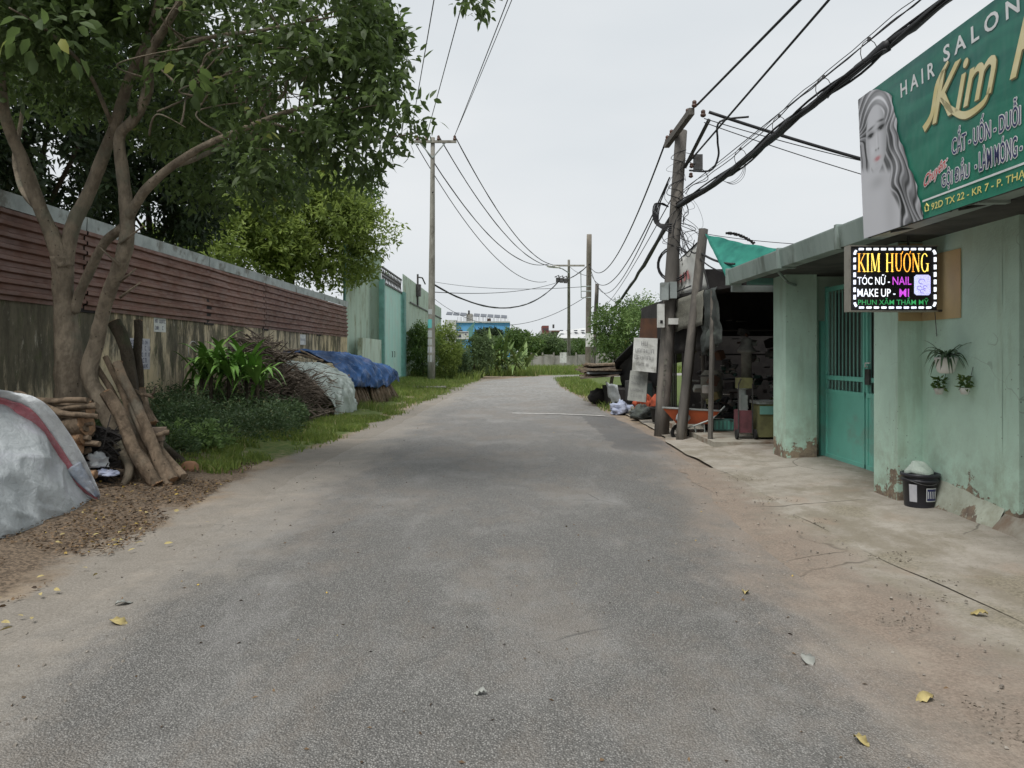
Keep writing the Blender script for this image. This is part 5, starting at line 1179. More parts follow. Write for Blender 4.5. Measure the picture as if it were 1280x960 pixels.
for x in (3.92, 5.5, 7.4): MB().span((x, 15.0, .16), (x+.05, 15.05, 2.4)).build('upright', M['dark'], sh2)
def rz(x, y):
    s_ = (x-ledge(y))/(redge(y)-ledge(y)); return (.008+.03*(1-((s_-.5)*2)**2) if 0 < s_ < 1 else float(gz(x, y))+.006) if x < 2.2 else .045
# ================================================================== TREES AND PLANTS
RS = .64
def branch(mb, pts, radii, n=9, k=9, wig=.03):
    q_ = crom([tuple(p)+(r,) for p, r in zip([tuple(x) for x in pts], radii)], k)
    P_ = []; Rr = []
    for i, a in enumerate(q_):
        p = Vector(a[:3]); p += Vector((mnoise.noise(p*1.5), mnoise.noise(p*1.5+Vector((7, 0, 0))), 0))*wig; P_.append(p); Rr.append(max(.004, a[3]))
    mb.tube(P_, [q*RS for q in Rr], n, rough=.2); return P_
def crown_points(clusters, per, seed, shell=.5):
    g_ = np.random.default_rng(seed); out = []; dirs = []
    for c, r, wgt in clusters:
        n = int(per*wgt); d = unit(g_.normal(size=(n, 3))); rad = (g_.random(n)**shell)[:, None]
        out.append(np.array(c)+d*rad*np.array(r)); dirs.append(d)
    return np.concatenate(out), np.concatenate(dirs)
def sprays(Pc, Dc, nl, L, W, name, m, parent, seed, droop=.5, fine=False, spread=.22, gap=None, fill=None):
    """each point grows a drooping twig that carries nl leaves"""
    g_ = np.random.default_rng(seed); n = len(Pc)
    if gap:                                      # irregular holes
        v = np.array([mnoise.noise(Vector(p)*gap[0]) for p in Pc.tolist()]); keep = v > gap[1]; Pc = Pc[keep]; Dc = Dc[keep]; n = len(Pc)
    d = unit(Dc*.7+g_.normal(size=(n, 3))*.55+np.array([0, 0, -droop]))
    t = (np.arange(nl)+.5)/nl
    Pt = Pc[:, None, :]+d[:, None, :]*(t[None, :, None]*spread)+g_.normal(size=(n, nl, 3))*.02
    S = unit(np.cross(d, g_.normal(size=(n, 3))))
    sg = np.where(np.arange(nl) % 2, 1, -1)[None, :, None]
    D = d[:, None, :]*.55+S[:, None, :]*sg*.8+g_.normal(size=(n, nl, 3))*.35+np.array([0, 0, -droop*.4])
    Pt = Pt.reshape(-1, 3); D = D.reshape(-1, 3); N = len(Pt)
    tint = np.repeat(g_.random(n), nl)*.6+g_.random(N)*.4
    return leaves(name, Pt, D, L*(.45+.95*g_.random(N)), W*(.5+.9*g_.random(N)), m, parent, fine, tint=tint)
# ---- the two near street trees
def near_tree(name, loc, lab): return thing(name, loc, lab, 'tree')
tA = near_tree('street_tree', G(92, 575), 'thick forked tree trunk in front of the stained wall, leftmost')
Ya = 9.6; mb = MB()
branch(mb, [P(94, 560, Ya), P(90, 500, Ya), P(86, 440, Ya+.05), P(80, 370, Ya+.05), P(76, 320, Ya)], [.34, .29, .245, .205, .20], 14)
branch(mb, [P(80, 335, Ya), P(62, 285, Ya-.05), P(36, 220, Ya-.2), P(12, 165, Ya-.4), P(0, 110, Ya-.6), P(-6, 50, Ya-.8), P(-30, -40, Ya-1)], [.18, .145, .13, .11, .095, .08, .05], 12)
branch(mb, [P(78, 335, Ya), P(92, 285, Ya+.1), P(118, 225, Ya+.1), P(140, 165, Ya), P(160, 105, Ya-.2), P(188, 40, Ya-.5), P(205, -40, Ya-.8), P(215, -160, Ya-1)], [.17, .14, .125, .105, .095, .085, .07, .03], 12)
branch(mb, [P(60, 270, Ya), P(30, 240, Ya+.6), P(20, 190, Ya+1.2), P(35, 90, Ya+1.7)], [.07, .06, .05, .03], 8)
branch(mb, [P(140, 160, Ya), P(110, 90, Ya-.6), P(60, 40, Ya-1.4), P(10, 10, Ya-2)], [.05, .035, .028, .015], 8)
mb.build('trunk', M['bark'], tA, True)
tB = near_tree('street_tree', G(165, 612), 'slimmer leaning tree beside the log pile with branch over the road')
Yb = 9.2; mb = MB()
branch(mb, [P(172, 606, Yb-.15), P(166, 588, Yb-.1), P(148, 548, Yb), P(128, 508, Yb+.1), P(113, 470, Yb+.2), P(122, 420, Yb+.2), P(138, 365, Yb+.1), P(154, 315, Yb), P(158, 265, Yb), P(152, 215, Yb), P(150, 170, Yb), P(168, 150, Yb-.1), P(184, 115, Yb-.2), P(192, 60, Yb-.4), P(230, -10, Yb-.7), P(250, -120, Yb-.9)], [.20, .165, .16, .165, .155, .14, .135, .135, .13, .115, .105, .10, .09, .075, .055, .03], 13)
branch(mb, [P(93, 390, Yb+.45), P(106, 350, Yb+.4), P(128, 305, Yb+.2), P(150, 285, Yb)], [.10, .095, .09, .09], 10)
branch(mb, [P(158, 275, Yb), P(180, 240, Yb-.2), P(215, 208, Yb-.4), P(262, 180, Yb-.6), P(330, 150, Yb-.8), P(400, 128, Yb-.9), P(470, 118, Yb-1)], [.10, .085, .075, .06, .045, .032, .014], 10)
branch(mb, [P(215, 208, Yb-.4), P(262, 190, Yb+.2), P(310, 160, Yb+.7), P(380, 90, Yb+1), P(430, 40, Yb+1)], [.055, .05, .04, .03, .015], 8)
branch(mb, [P(190, 80, Yb-.3), P(250, 50, Yb-.6), P(330, 38, Yb-.9), P(420, 20, Yb-1.1)], [.05, .04, .03, .012], 8)
branch(mb, [P(330, 150, Yb-.8), P(400, 170, Yb-1), P(460, 175, Yb-1.1), P(520, 165, Yb-1.2)], [.03, .022, .016, .008], 6)
for k in range(34):
    a = P(rnd.uniform(180, 430), rnd.uniform(20, 190), Yb-.6); branch(mb, [a, a+Vector((rnd.uniform(-.3, .6), rnd.uniform(-.5, .5), rnd.uniform(.0, .5))), a+Vector((rnd.uniform(.2, 1.2), rnd.uniform(-.9, .9), rnd.uniform(-.1, .8)))], [.022, .014, .006], 5)
for (v_, ln) in ((305, .35), (352, .25), (372, .3), (332, -.2)): a = P(150, v_, Yb-.1); mb.tube([a, a+Vector((ln, -.1, .12+.1*rnd.random()))], [.02, .008], 5)
branch(mb, [P(150, 560, Yb), P(160, 590, Yb-.4), P(150, 612, Yb-.6)], [.10, .08, .05], 8); branch(mb, [P(166, 588, Yb), P(182, 600, Yb), P(195, 606, Yb+.2)], [.12, .1, .05], 8)
mb.build('trunk', M['bark'], tB, True)
def cl(u, v, Y, ru, rv, rd, w_=1): c = P(u, v, Y); return (tuple(c), (ru/F*Y, rd, rv/F*Y), w_)
clA = [cl(30, -60, 8.6, 120, 90, 1.4, 2.2), cl(130, -110, 9.4, 140, 110, 1.6, 2.6), cl(40, 30, 8.4, 70, 45, .9, .7), cl(0, 70, 10.6, 80, 70, 1.2, .9), cl(120, 60, 10.4, 80, 60, 1.1, .9), cl(-120, 0, 8, 120, 140, 1.6, 1.2), cl(200, 10, 9.6, 90, 55, 1.3, 1.2), cl(90, 110, 10.5, 70, 50, 1, .5), cl(60, -200, 9, 180, 120, 2, 1.8)]
Pc, Dc = crown_points(clA, 300, 1); sprays(Pc, Dc, 7, .135, .066, 'foliage', M['leaf_dark'], tA, 2, .55, True, .26, (1.4, -.14))
clB = [cl(300, 30, 8.8, 120, 70, 1.5, 2.0), cl(420, 55, 8.6, 85, 70, 1.3, 1.7), cl(380, 120, 8.4, 110, 55, 1.2, 1.6), cl(470, 110, 8.2, 50, 55, .9, .9), cl(515, 145, 8.0, 24, 20, .4, .22), cl(490, 150, 8.1, 40, 25, .5, .35), cl(430, 165, 8.2, 60, 28, .7, .6), cl(340, 190, 8.4, 75, 35, .9, .7), cl(450, 5, 8.6, 55, 60, 1.2, 1.0), cl(260, 120, 9.3, 80, 60, 1.1, .9), cl(330, -80, 9, 150, 90, 2, 1.8), cl(250, 210, 9.6, 60, 35, .8, .35), cl(470, 50, 8.3, 32, 40, .6, .4), cl(390, 225, 8.8, 45, 18, .5, .18), cl(270, 175, 10.6, 90, 60, 1.0, 1.5), cl(420, 200, 9.0, 55, 28, .7, .6), cl(300, 235, 10, 60, 25, .8, .5), cl(340, 215, 10.2, 70, 30, .9, .7), cl(210, 130, 10.8, 70, 60, 1, .9)]
Pc, Dc = crown_points(clB, 235, 3, .45); sprays(Pc, Dc, 7, .125, .055, 'foliage', M['leaf_dark'], tB, 4, .5, True, .24, (2.0, -.03))
Pc, Dc = crown_points([cl(590, -9, 8, 14, 9, .25, 1), cl(604, 0, 8, 5, 4, .1, .15)], 22, 13); sprays(Pc, Dc, 5, .11, .05, 'foliage', M['leaf_dark'], tB, 5, .5, True, .18)
b = MB(); b.tube([P(470, -20, 8.4), P(530, -30, 8.2), P(590, -12, 8)], [.02, .014, .006], 5); b.build('twig', M['barkd'], tB)
# few large near leaves top left are singled out
Pc, Dc = crown_points([cl(60, 40, 6.8, 60, 35, .6, 1), cl(235, 90, 7.2, 18, 40, .4, .4)], 36, 6)
for k, (p, d) in enumerate(zip(Pc, Dc)):
    leaves('leaf', p[None], (d+np.array([.2, 0, -.7]))[None], np.array([.17]), np.array([.095]), M['leaf_dark'], tA, True)
# ---- dark trees behind the wall
def simple_tree(nm, base, top, lab, cls, per, m, L, W, seed, gap, droop=.3, nl=6, spread=.35, r=.2, fine=False, group=None, cat='tree', bark='barkd', limbs=6):
    t = thing(nm, base, lab, cat, group); mb = MB(); base = Vector(base); top = Vector(top)
    branch(mb, [base-Vector((0, 0, .1)), base.lerp(top, .5)+Vector((.1*r*5, 0, 0)), top], [r, r*.8, r*.4], 9)
    q_ = random.Random(seed)
    for k in range(limbs):
        c, rr2, w_ = cls[k % len(cls)]; c = Vector(c)+Vector([q_.uniform(-.5, .5)*rr2[i] for i in range(3)]); s_ = base.lerp(top, q_.uniform(.55, 1)); branch(mb, [s_, s_.lerp(c, .5)+Vector((0, 0, -.05*(c-s_).length)), c], [r*.4, r*.25, r*.06], 6)
    mb.build('trunk', M[bark], t, True)
    Pc, Dc = crown_points(cls, per, seed, .45); sprays(Pc, Dc, nl, L, W, 'crown', m, t, seed+1, droop, fine, spread, gap); return t
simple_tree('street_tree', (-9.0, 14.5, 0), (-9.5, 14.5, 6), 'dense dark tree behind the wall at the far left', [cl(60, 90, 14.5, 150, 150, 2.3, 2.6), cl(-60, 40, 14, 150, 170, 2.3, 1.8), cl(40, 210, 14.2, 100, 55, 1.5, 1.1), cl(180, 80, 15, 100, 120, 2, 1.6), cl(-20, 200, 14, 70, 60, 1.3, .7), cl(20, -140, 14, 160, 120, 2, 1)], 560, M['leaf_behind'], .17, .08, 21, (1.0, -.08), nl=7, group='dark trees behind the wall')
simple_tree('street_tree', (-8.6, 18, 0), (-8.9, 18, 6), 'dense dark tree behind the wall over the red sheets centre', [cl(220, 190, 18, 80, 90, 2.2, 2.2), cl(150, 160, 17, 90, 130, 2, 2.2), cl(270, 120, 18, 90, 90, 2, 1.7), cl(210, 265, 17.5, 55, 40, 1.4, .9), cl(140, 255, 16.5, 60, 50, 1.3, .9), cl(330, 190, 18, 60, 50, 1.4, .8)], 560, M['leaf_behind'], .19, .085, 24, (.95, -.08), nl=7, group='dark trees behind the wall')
simple_tree('street_tree', (-9.2, 31, 0), (-9.4, 31, 8.5), 'yellow green feathery tree behind the red sheet fence', [cl(350, 265, 30, 95, 50, 2.6, 2.3), cl(300, 290, 29, 70, 50, 2.2, 1.6), cl(410, 285, 31, 62, 48, 2.2, 1.6), cl(455, 290, 31, 34, 24, 1.4, .45), cl(400, 325, 31, 45, 34, 1.8, .9), cl(250, 310, 27, 60, 40, 2, 1.0), cl(350, 320, 30, 60, 35, 2, 1), cl(440, 325, 32, 30, 22, 1.2, .4), cl(380, 232, 31, 55, 26, 1.6, .7)], 620, M['leaf_lime'], .24, .10, 27, (.55, -.16), droop=.0, nl=8, spread=.75, r=.26)
simple_tree('street_tree', (-11, 36, 0), (-11, 36, 11), 'taller olive tree rising behind the yellow green tree', [cl(400, 225, 36, 75, 35, 2.6, 1.5), cl(330, 225, 36, 90, 35, 2.6, 1.5), cl(440, 250, 36, 30, 30, 1.6, .6)], 520, M['leaf_mid'], .24, .10, 31, (.5, -.12), nl=7, spread=.6, r=.26)

# ---- strap leaf plant by the wall: every big leaf its own part
cp = thing('strap_leaf_plant', (-6.1, 16.2, .1), 'bright green strap leaved clump growing against the stained wall', 'plant')
pr = random.Random(9); cbm = basic('strap leaf', (.12, .25, .05), (.21, .37, .085), 3, .45, 0)
for (u, v, n) in ((252, 492, 26), (264, 478, 44), (286, 480, 44), (308, 484, 36), (322, 492, 22)):
    c = P(u, v, 14.9+pr.uniform(-.3, .3))
    for k in range(n): 
        a = pr.uniform(0, 2*math.pi); e = pr.uniform(.1, 1); st = c+Vector((0, 0, .1+.35*pr.random()))
        strap(st, (math.cos(a), math.sin(a), 0), .45+.5*pr.random(), .115, .5+.7*e, cbm, 'leaf', cp, up0=.35+1.15*(1-e*.8))
    MB().tube([c-Vector((0, 0, .75)), c+Vector((0, 0, .35))], .035, 6).build('stem', M['barkd'], cp)

# ================================================================== WOOD PILES, TARPAULINS
def log(a, b, r0, r1, lab, group, bend=.04, cut=True, m='log', n=10):
    a = Vector(a); b = Vector(b); t = thing('log', (a+b)/2, lab, 'log', group); pts = []
    for k in range(9):
        s = k/8; p = a.lerp(b, s)+Vector((mnoise.noise(Vector((s*2, a.x*3, a.z)))*bend*2, mnoise.noise(Vector((s*2, a.y*3, 5)))*bend*2, mnoise.noise(Vector((s*2.5, a.z*3, 9)))*bend)); pts.append(p)
    mb = MB(); mb.tube(pts, [(r0+(r1-r0)*k/8)*(1+.10*mnoise.noise(Vector((k*.9, a.x*5, a.z*5)))) for k in range(9)], n+2, cap=False, rough=.34); mb.build('bark', M[m], t, True)
    for p, q_, r in ((pts[0], pts[1], r0), (pts[-1], pts[-2], r1)):
        d = (p-q_).normalized(); mb = MB(); mb.tube([p-d*.01, p+d*.006], r*.93, n, rough=.2); mb.build('cut_end', M['cut'] if cut and r > .045 else M[m], t)
    return t
gL = 'firewood logs at the tree foot'
LY = 8.9
log(P(135, 490, 9.1), P(192, 606, 8.75), .075, .085, 'thick pale log leaning right beside the slim trunk', gL)
log(P(148, 455, 9.4), P(206, 606, 8.9), .06, .07, 'second leaning log, right of the thick pale one', gL)
log(P(165, 505, 9.3), P(214, 600, 8.9), .05, .055, 'thinner leaning log between two others, ending at the grass', gL)
log(P(178, 545, 9.3), P(220, 598, 9.0), .04, .045, 'short thin log at the right end of the leaning row', gL)
log(P(150, 540, 9.6), P(196, 600, 9.5), .045, .05, 'dark thin log behind the leaning row', gL)
log(P(140, 402, 9.8), P(190, 545, 9.6), .085, .075, 'knotty dark log rising highest against the second trunk', gL, .07, m='barkd')
log(P(165, 400, 10.1), P(184, 520, 10), .055, .06, 'crooked dark stick log beside the blue notice', gL, .07, m='barkd')
log(P(178, 485, 9.8), P(186, 530, 9.6), .07, .07, 'upright pale chunk behind the leaning logs', gL)
log(P(195, 545, 10.2), P(228, 580, 10.0), .06, .07, 'dark log lying by the weeds right of the leaning row', gL, m='barkd')
log(P(168, 487, 9.5), P(188, 497, 9.3), .022, .018, 'small forked stick poking right from the logs', gL); log(P(180, 500, 9.4), P(196, 484, 9.3), .018, .012, 'thin twig poking up right from the log row', gL)
log(P(185, 545, 9.2), P(206, 540, 9.2), .03, .03, 'short stub resting crosswise on the leaning logs', gL)
log(P(-20, 512, 8.9), P(112, 512, 8.6), .095, .10, 'long horizontal log on top of the stacked firewood', gL)
log(P(30, 508, 8.4), P(124, 522, 8.3), .045, .03, 'curved branch lying across the top of the firewood', gL)
log(P(0, 530, 8.7), P(108, 531, 8.4), .13, .14, 'fattest horizontal log with broken end facing right', gL)
log(P(-10, 552, 8.8), P(84, 550, 8.4), .12, .10, 'pale cut log under the fattest one', gL)
log(P(30, 560, 8.6), P(104, 545, 8.4), .07, .085, 'reddish split log beneath the top stack', gL, m='cut')
log(P(60, 580, 8.7), P(92, 558, 8.3), .12, .13, 'orange freshly split block in the firewood gap', gL, m='cut')
log(P(0, 578, 8.7), P(80, 580, 8.5), .10, .10, 'low horizontal log hidden under the firewood stack', gL)
log(P(90, 598, 8.4), P(122, 592, 8.3), .05, .05, 'small reddish piece on the ground under the firewood', gL, m='cut')
log(P(88, 575, 8.5), P(118, 560, 8.5), .035, .03, 'grey thin piece lying in the dark gap of the firewood', gL)
log(P(0, 493, 8.6), P(80, 502, 8.5), .03, .018, 'thin long branch sticking out left over the firewood', gL); log(P(22, 490, 8.4), P(60, 505, 8.3), .018, .01, 'thinnest twig on top of the firewood stack', gL)
pr = random.Random(55)
thin = ['thin pole %s in the leaning row' % w_ for w_ in ('leftmost and palest', 'second from the left', 'third from the left, slightly bent', 'fourth from the left', 'fifth from the left, darkest', 'sixth from the left', 'seventh from the left, shortest', 'rightmost, against the weeds')]
for k in range(8):
    t = k/7; log(P(122+52*t+pr.uniform(-4, 4), 440+75*t+pr.uniform(-10, 10), 9.55), P(180+46*t, 606-10*t, 9.0+.1*pr.random()), .026+.012*pr.random(), .032+.014*pr.random(), thin[k], gL, .05)
for k in range(7):
    a_ = P(pr.uniform(-10, 40), 498+9*k+pr.uniform(-3, 3), 8.75); b_ = P(pr.uniform(92, 128), 503+9*k+pr.uniform(-4, 6), 8.35); log(a_, b_, .024+.02*pr.random(), .02+.02*pr.random(), ['topmost', 'second', 'third', 'fourth', 'fifth', 'sixth', 'lowest'][k]+' thin branch across the firewood face, counted from the top', gL, .06)
blob(P(120, 577, 8.6), (.11, .08, .08), M['sack_white'], 'crumpled_bag', 'crumpled white plastic bag in the dark gap of the firewood', 'bag', None, 3, .8)
kd = MB(); pr = random.Random(41)
for k in range(230):
    c = P(112+pr.uniform(-24, 26), 575+pr.uniform(-38, 30), 8.75+pr.uniform(-.2, .35)); d = Vector((pr.uniform(-1, 1), pr.uniform(-.6, .6), pr.uniform(-.5, .5))).normalized()*pr.uniform(.05, .22)
    kd.tube([c-d, c+Vector((0, 0, .02)), c+d], pr.choice((.006, .012, .02)), 5)
tag(kd.build('kindling', M['dark']), 'dark kindling and bark scraps between firewood and leaning logs', 'kindling', kind='stuff')
mb = MB(); mb.box(P(112, 568, 9.5), (.9, .05, .7)); tag(mb.build('gap_shade', M['dark']), 'dark panel added as shade behind the kindling gap', 'board')  # panel added as the darkness of the gap in the firewood
blob(P(134, 592, 8.5), (.10, .06, .035), M['bag_blue'], 'crumpled_bag', 'small bluish grey rag low between the firewood and trunk', 'bag', None, 5, .8)
blob(G(237, 594)+Vector((0, 0, .08)), (.12, .12, .11), basic('brown clay', (.32, .17, .09), (.22, .12, .07), 8), 'clay_ball', 'round brown clay lump on the grass beside the logs', 'stone', None, 2, .08)
M['blk'] = basic('dull brick', (.26, .20, .15), (.17, .13, .10), 9)
for k in range(3):
    c = P(190+3*k, 556-9*k, 9.35-.02*k); br = thing('brick', c, ['bottom', 'middle', 'top'][k]+' pale brick block of the small stack behind the leaning logs', 'brick', 'brick blocks among the logs'); MB().box(c, (.22, .14, .075), Matrix.Rotation(.2*k, 3, 'Z')).build('brick_body', M['blk'], br)

# grey tarpaulin over the nearest pile
gtp = thing('grey_tarpaulin', (-4.6, 6.6, 0), 'large grey tarpaulin over the nearest pile with red and white edge', 'tarpaulin')
E0, E1 = Vector((-4.30, 5.3, 0)), P(124, 627, 7.9)      # foot line along the road
TT = crom([tuple(P(125, 628, 7.95)), tuple(P(109, 613, 7.85)), tuple(P(90, 590, 7.75)), tuple(P(64, 553, 7.6)), tuple(P(38, 521, 7.4)), tuple(P(10, 507, 7.25)), (-5.02, 6.9, 1.17), (-5.05, 6.2, 1.16), (-5.0, 5.2, 1.12), (-5.0, 4.0, 1.05)], 6)
TF = crom([(-4.39, 7.93, .02), (-4.37, 7.7, 0), (-4.34, 7.45, 0), (-4.30, 7.1, 0), (-4.27, 6.7, 0), (-4.25, 6.35, 0), (-4.22, 5.9, 0), (-4.2, 5.4, 0), (-4.18, 4.7, 0), (-4.15, 3.6, 0)], 6)
def tarp(u, v):
    i = u*(len(TT)-1); a_ = int(min(i, len(TT)-2)); T_ = Vector(TT[a_]).lerp(Vector(TT[a_+1]), i-a_); F_ = Vector(TF[a_]).lerp(Vector(TF[a_+1]), i-a_); F_.z = 0
    big = min(1, u*2.2)
    if v < .7:
        t = v/.7; p = F_.lerp(T_, t); p.x += .10*math.sin(math.pi*t)*big
    else: t = (v-.7)/.3; bk_ = Vector((T_.x-1.7, T_.y-.1, max(.0, T_.z*.6))); p = T_.lerp(bk_, t); p.z += .06*math.sin(math.pi*t)
    w_ = (.045*mnoise.noise(Vector((p.y*1.6, p.z*2, 2)))+.02*mnoise.noise(Vector((p.y*4, p.z*5, 4)))+.006*mnoise.noise(Vector((p.y*13, p.z*13, 4))))*big
    cr_ = 1-abs(mnoise.noise(Vector((p.y*2.2, p.z*3.2, 8)))); w_ += .022*cr_**8*big
    w_ += .03*math.sin(p.y*6+p.z*2.5+3*mnoise.noise(Vector((p.y, p.z, 0))))*(1-v)*big
    p += Vector((1, -.3, .5))*w_*(1 if v > .03 else .5); p.z = max(p.z, .008+.02*max(0, mnoise.noise(Vector((u*14, 0, 0))))); return p
drape('tarpaulin_sheet', tarp, 120, 70, M['tarp_grey'], None, None, gtp, .006)
# border strip along the far sloping edge: white, red, white sack
def hem(s, w_):
    # s along from the ridge top to the corner on the ground, w across
    q_ = crom([(-5.0, 7.0, 1.20), tuple(P(12, 507, 7.3)), tuple(P(40, 521, 7.4)), tuple(P(66, 553, 7.6)), tuple(P(92, 590, 7.75)), tuple(P(110, 612, 7.85)), tuple(P(125, 627, 7.95))], 6)
    i = s*(len(q_)-1); a = int(min(i, len(q_)-2)); c = Vector(q_[a]).lerp(Vector(q_[a+1]), i-a)
    c2 = c+Vector((.05, -.13, .05)); wid = (.38*math.sin(math.pi*(.12+.83*s)))
    off = Vector((.72, .2, .62)); ridge_ = .05*math.sin(w_*9+s*5)+.035*mnoise.noise(Vector((s*7, w_*5, 1)))+.02*mnoise.noise(Vector((s*22, w_*12, 1)))
    return c2+off*(w_-.5)*wid+Vector((.25, -.5, .3))*ridge_
for k, (a, b_, mm) in enumerate(((-.25, .25, 'sack_white'), (.25, .60, 'sack_red'), (.60, 1.0, 'sack_white'))):
    drape('edge_strip', lambda u, v, a=a, b_=b_: hem(u, a+(b_-a)*v), 60, 9, M[mm], None, None, gtp, .004)
# fallen corner fold of the sack
drape('edge_strip', lambda u, v: hem(.66+.3*u, .35+.5*v)+Vector((.012, -.012, .006)), 26, 9, m_cloth('blue white sack corner', (.36, .42, .52), (.52, .54, .58), (.6, .6, .62), 9), None, None, gtp, .003)

# brushwood heap
bh = thing('brushwood_heap', (-6.2, 17.6, .1), 'heap of dry brown brushwood and branches beside the strap leaved plant', 'brushwood')
pr = random.Random(31); bulk = MB()
for k in range(2300):
    t = pr.random(); u = 310+70*t; c = P(u, 470, 16.1+1.9*t); hgt = 1.85*(1-.10*t)*(.75+.25*math.sin(t*5+1)); c.z = pr.uniform(.15, hgt+.2); wdt = (1.05-(c.z/2.3))
    c.x += pr.uniform(-.8, .75)*wdt; c.y += pr.uniform(-.6, .8)
    d = Vector((pr.uniform(.2, 1.0), pr.uniform(-.5, .6), pr.uniform(-.45, .5))).normalized()*pr.uniform(.15, .5)
    r_ = pr.choice((.005, .008, .010, .016)); mid = c+Vector((pr.uniform(-.06, .06), pr.uniform(-.06, .06), pr.uniform(-.05, .06)))
    if k < 70:
        mb = MB(); mb.tube([c-d, mid, c+d], [r_*1.6, r_*1.3, r_*.6], 5); mb.build('branch', M['twig'], bh)
    else: bulk.tube([c-d, mid, c+d], [r_*1.3, r_, r_*.5], 4)
tag(bulk.build('twigs', M['twig'], bh), kind='stuff')
# cut ends sticking out at the right
for k in range(60):
    c = P(340+pr.uniform(-30, 30), 455+pr.uniform(-25, 50), 16.2+pr.random()*.6); d = Vector((pr.uniform(.3, .6), -.5, pr.uniform(-.1, .25))); mb = MB(); mb.tube([c-d*.5, c+d*.35], pr.uniform(.010, .024), 6); mb.build('branch', M['twig'], bh)
# pale tarpaulin
def crumple(p, sd, k=1.0, hf=1.0):
    q1 = Vector((p.y*1.3+sd, p.z*1.1, p.x*.9)); q2 = Vector((p.y*3.1+sd, p.z*2.2, p.x*2)); q3 = Vector((p.y*7+sd, p.z*6, p.x*6))
    return k*(.16*mnoise.noise(q1)+.11*(1-abs(mnoise.noise(q2)))**5+.06*hf*(1-abs(mnoise.noise(q3)))**4+.05*mnoise.noise(Vector((p.y*5+sd, p.z*.8, 1))))
def pale(u, v):
    a = P(418, 524, 18.6).lerp(P(446, 522, 20.6), u); h = 1.52*(.95-.10*u); t = v
    y = a.y-2.2*t*(1-u)*.9+.1*t; x = a.x+(-6.7-a.x)*t**2.1; z = .03+h*min(1, math.sin(min(1, t*1.4)*math.pi/2))
    e_ = max(0, 1-u/.08); z -= .22*e_*(t > .1); e2_ = max(0, (u-.93)/.07); z -= .15*e2_*(t > .1)
    p = Vector((x, y, z)); return p+Vector((.85, -.4, .55))*crumple(p, 3, .8)*(.35+.65*min(1, v*4))+Vector((.05*math.sin(y*7+2*mnoise.noise(Vector((y, z, 0))))*(1-v), 0, 0))
drape('pale_tarpaulin', pale, 90, 60, M['tarp_pale'], 'pale grey green tarpaulin draped over a woodpile beside the blue one', 'tarpaulin')
tag(blob((-5.9, 18.9, .4), (.9, .7, .7), M['dark'], 'firewood_heap', 'dark firewood hidden beneath the pale tarpaulin', 'firewood', None, 4, .3))
b = MB(); b.tube([P(370, 442, 18.0), P(404, 451, 18.3)], .035, 6); b.tube([P(376, 438, 18.2), P(398, 449, 18.0)], .025, 6); tag(b.build('holding_stick', M['log']), 'sticks laid on the pale tarpaulin to hold it down', 'stick')
def blue(u, v):
    a = P(434, 500, 20.6).lerp(P(498, 498, 26.5), u); hm = 1.68-.55*max(0, u-.4); z0_ = .62+.07*math.sin(u*9)+.16*mnoise.noise(Vector((u*6, 0, 3)))
    x = a.x+.05+(-6.8-a.x)*(v**2.0); z = z0_+(hm-z0_)*math.sin(min(1, v*1.3)*math.pi/2)
    p = Vector((x, a.y+.2*v, z)); return p+Vector((.8, -.5, .6))*(crumple(p, 9, .9, .2)-.06+.10*(1-abs(math.sin(p.y*1.7+1.5*mnoise.noise(Vector((p.y, p.z, 2))))))**3)
drape('blue_tarpaulin', blue, 90, 44, M['tarp_blue'], 'crumpled dark blue tarpaulin over upright logs before the aqua gate', 'tarpaulin')
ORD = 'first second third fourth fifth sixth seventh eighth ninth tenth eleventh twelfth thirteenth fourteenth fifteenth sixteenth seventeenth eighteenth nineteenth twentieth twenty-first last'.split()
gU = 'upright logs under the blue tarpaulin'
for k in range(22):
    t = k/21; a = P(440, 515, 20.9).lerp(P(497, 499, 26.3), t); a.z = -.02+.0*t; r_ = rnd.uniform(.05, .10)
    tp = a+Vector((-.35+rnd.uniform(-.1, .1), rnd.uniform(-.2, .1), .95+rnd.uniform(-.15, .2)))
    tt_ = thing('log', a, '%s upright log from the left, propped under the blue tarpaulin' % ORD[k], 'log', gU)
    mb = MB(); mb.tube([a, a.lerp(tp, .5)+Vector((.02, .02, 0)), tp], [r_, r_*.95, r_*.9], 8, rough=.2); mb.build('bark', M['log'], tt_, True)
mb = MB(); mb.span((-6.9, 20.5, 0), (-4.9, 26.6, 1.1)); 
tag(mb.build('log_stack_core', M['barkd']), 'solid dark firewood stack hidden beneath the blue tarpaulin', 'firewood')
mb = MB(); mb.tube([P(425, 456, 21.5), P(494, 499, 26.8)], .03, 6); mb.tube([P(480, 470, 25.5), P(499, 499, 26.9)], .05, 6); tag(mb.build('holding_stick', M['log']), 'long sticks slanting down the right side of the blue tarpaulin', 'stick')

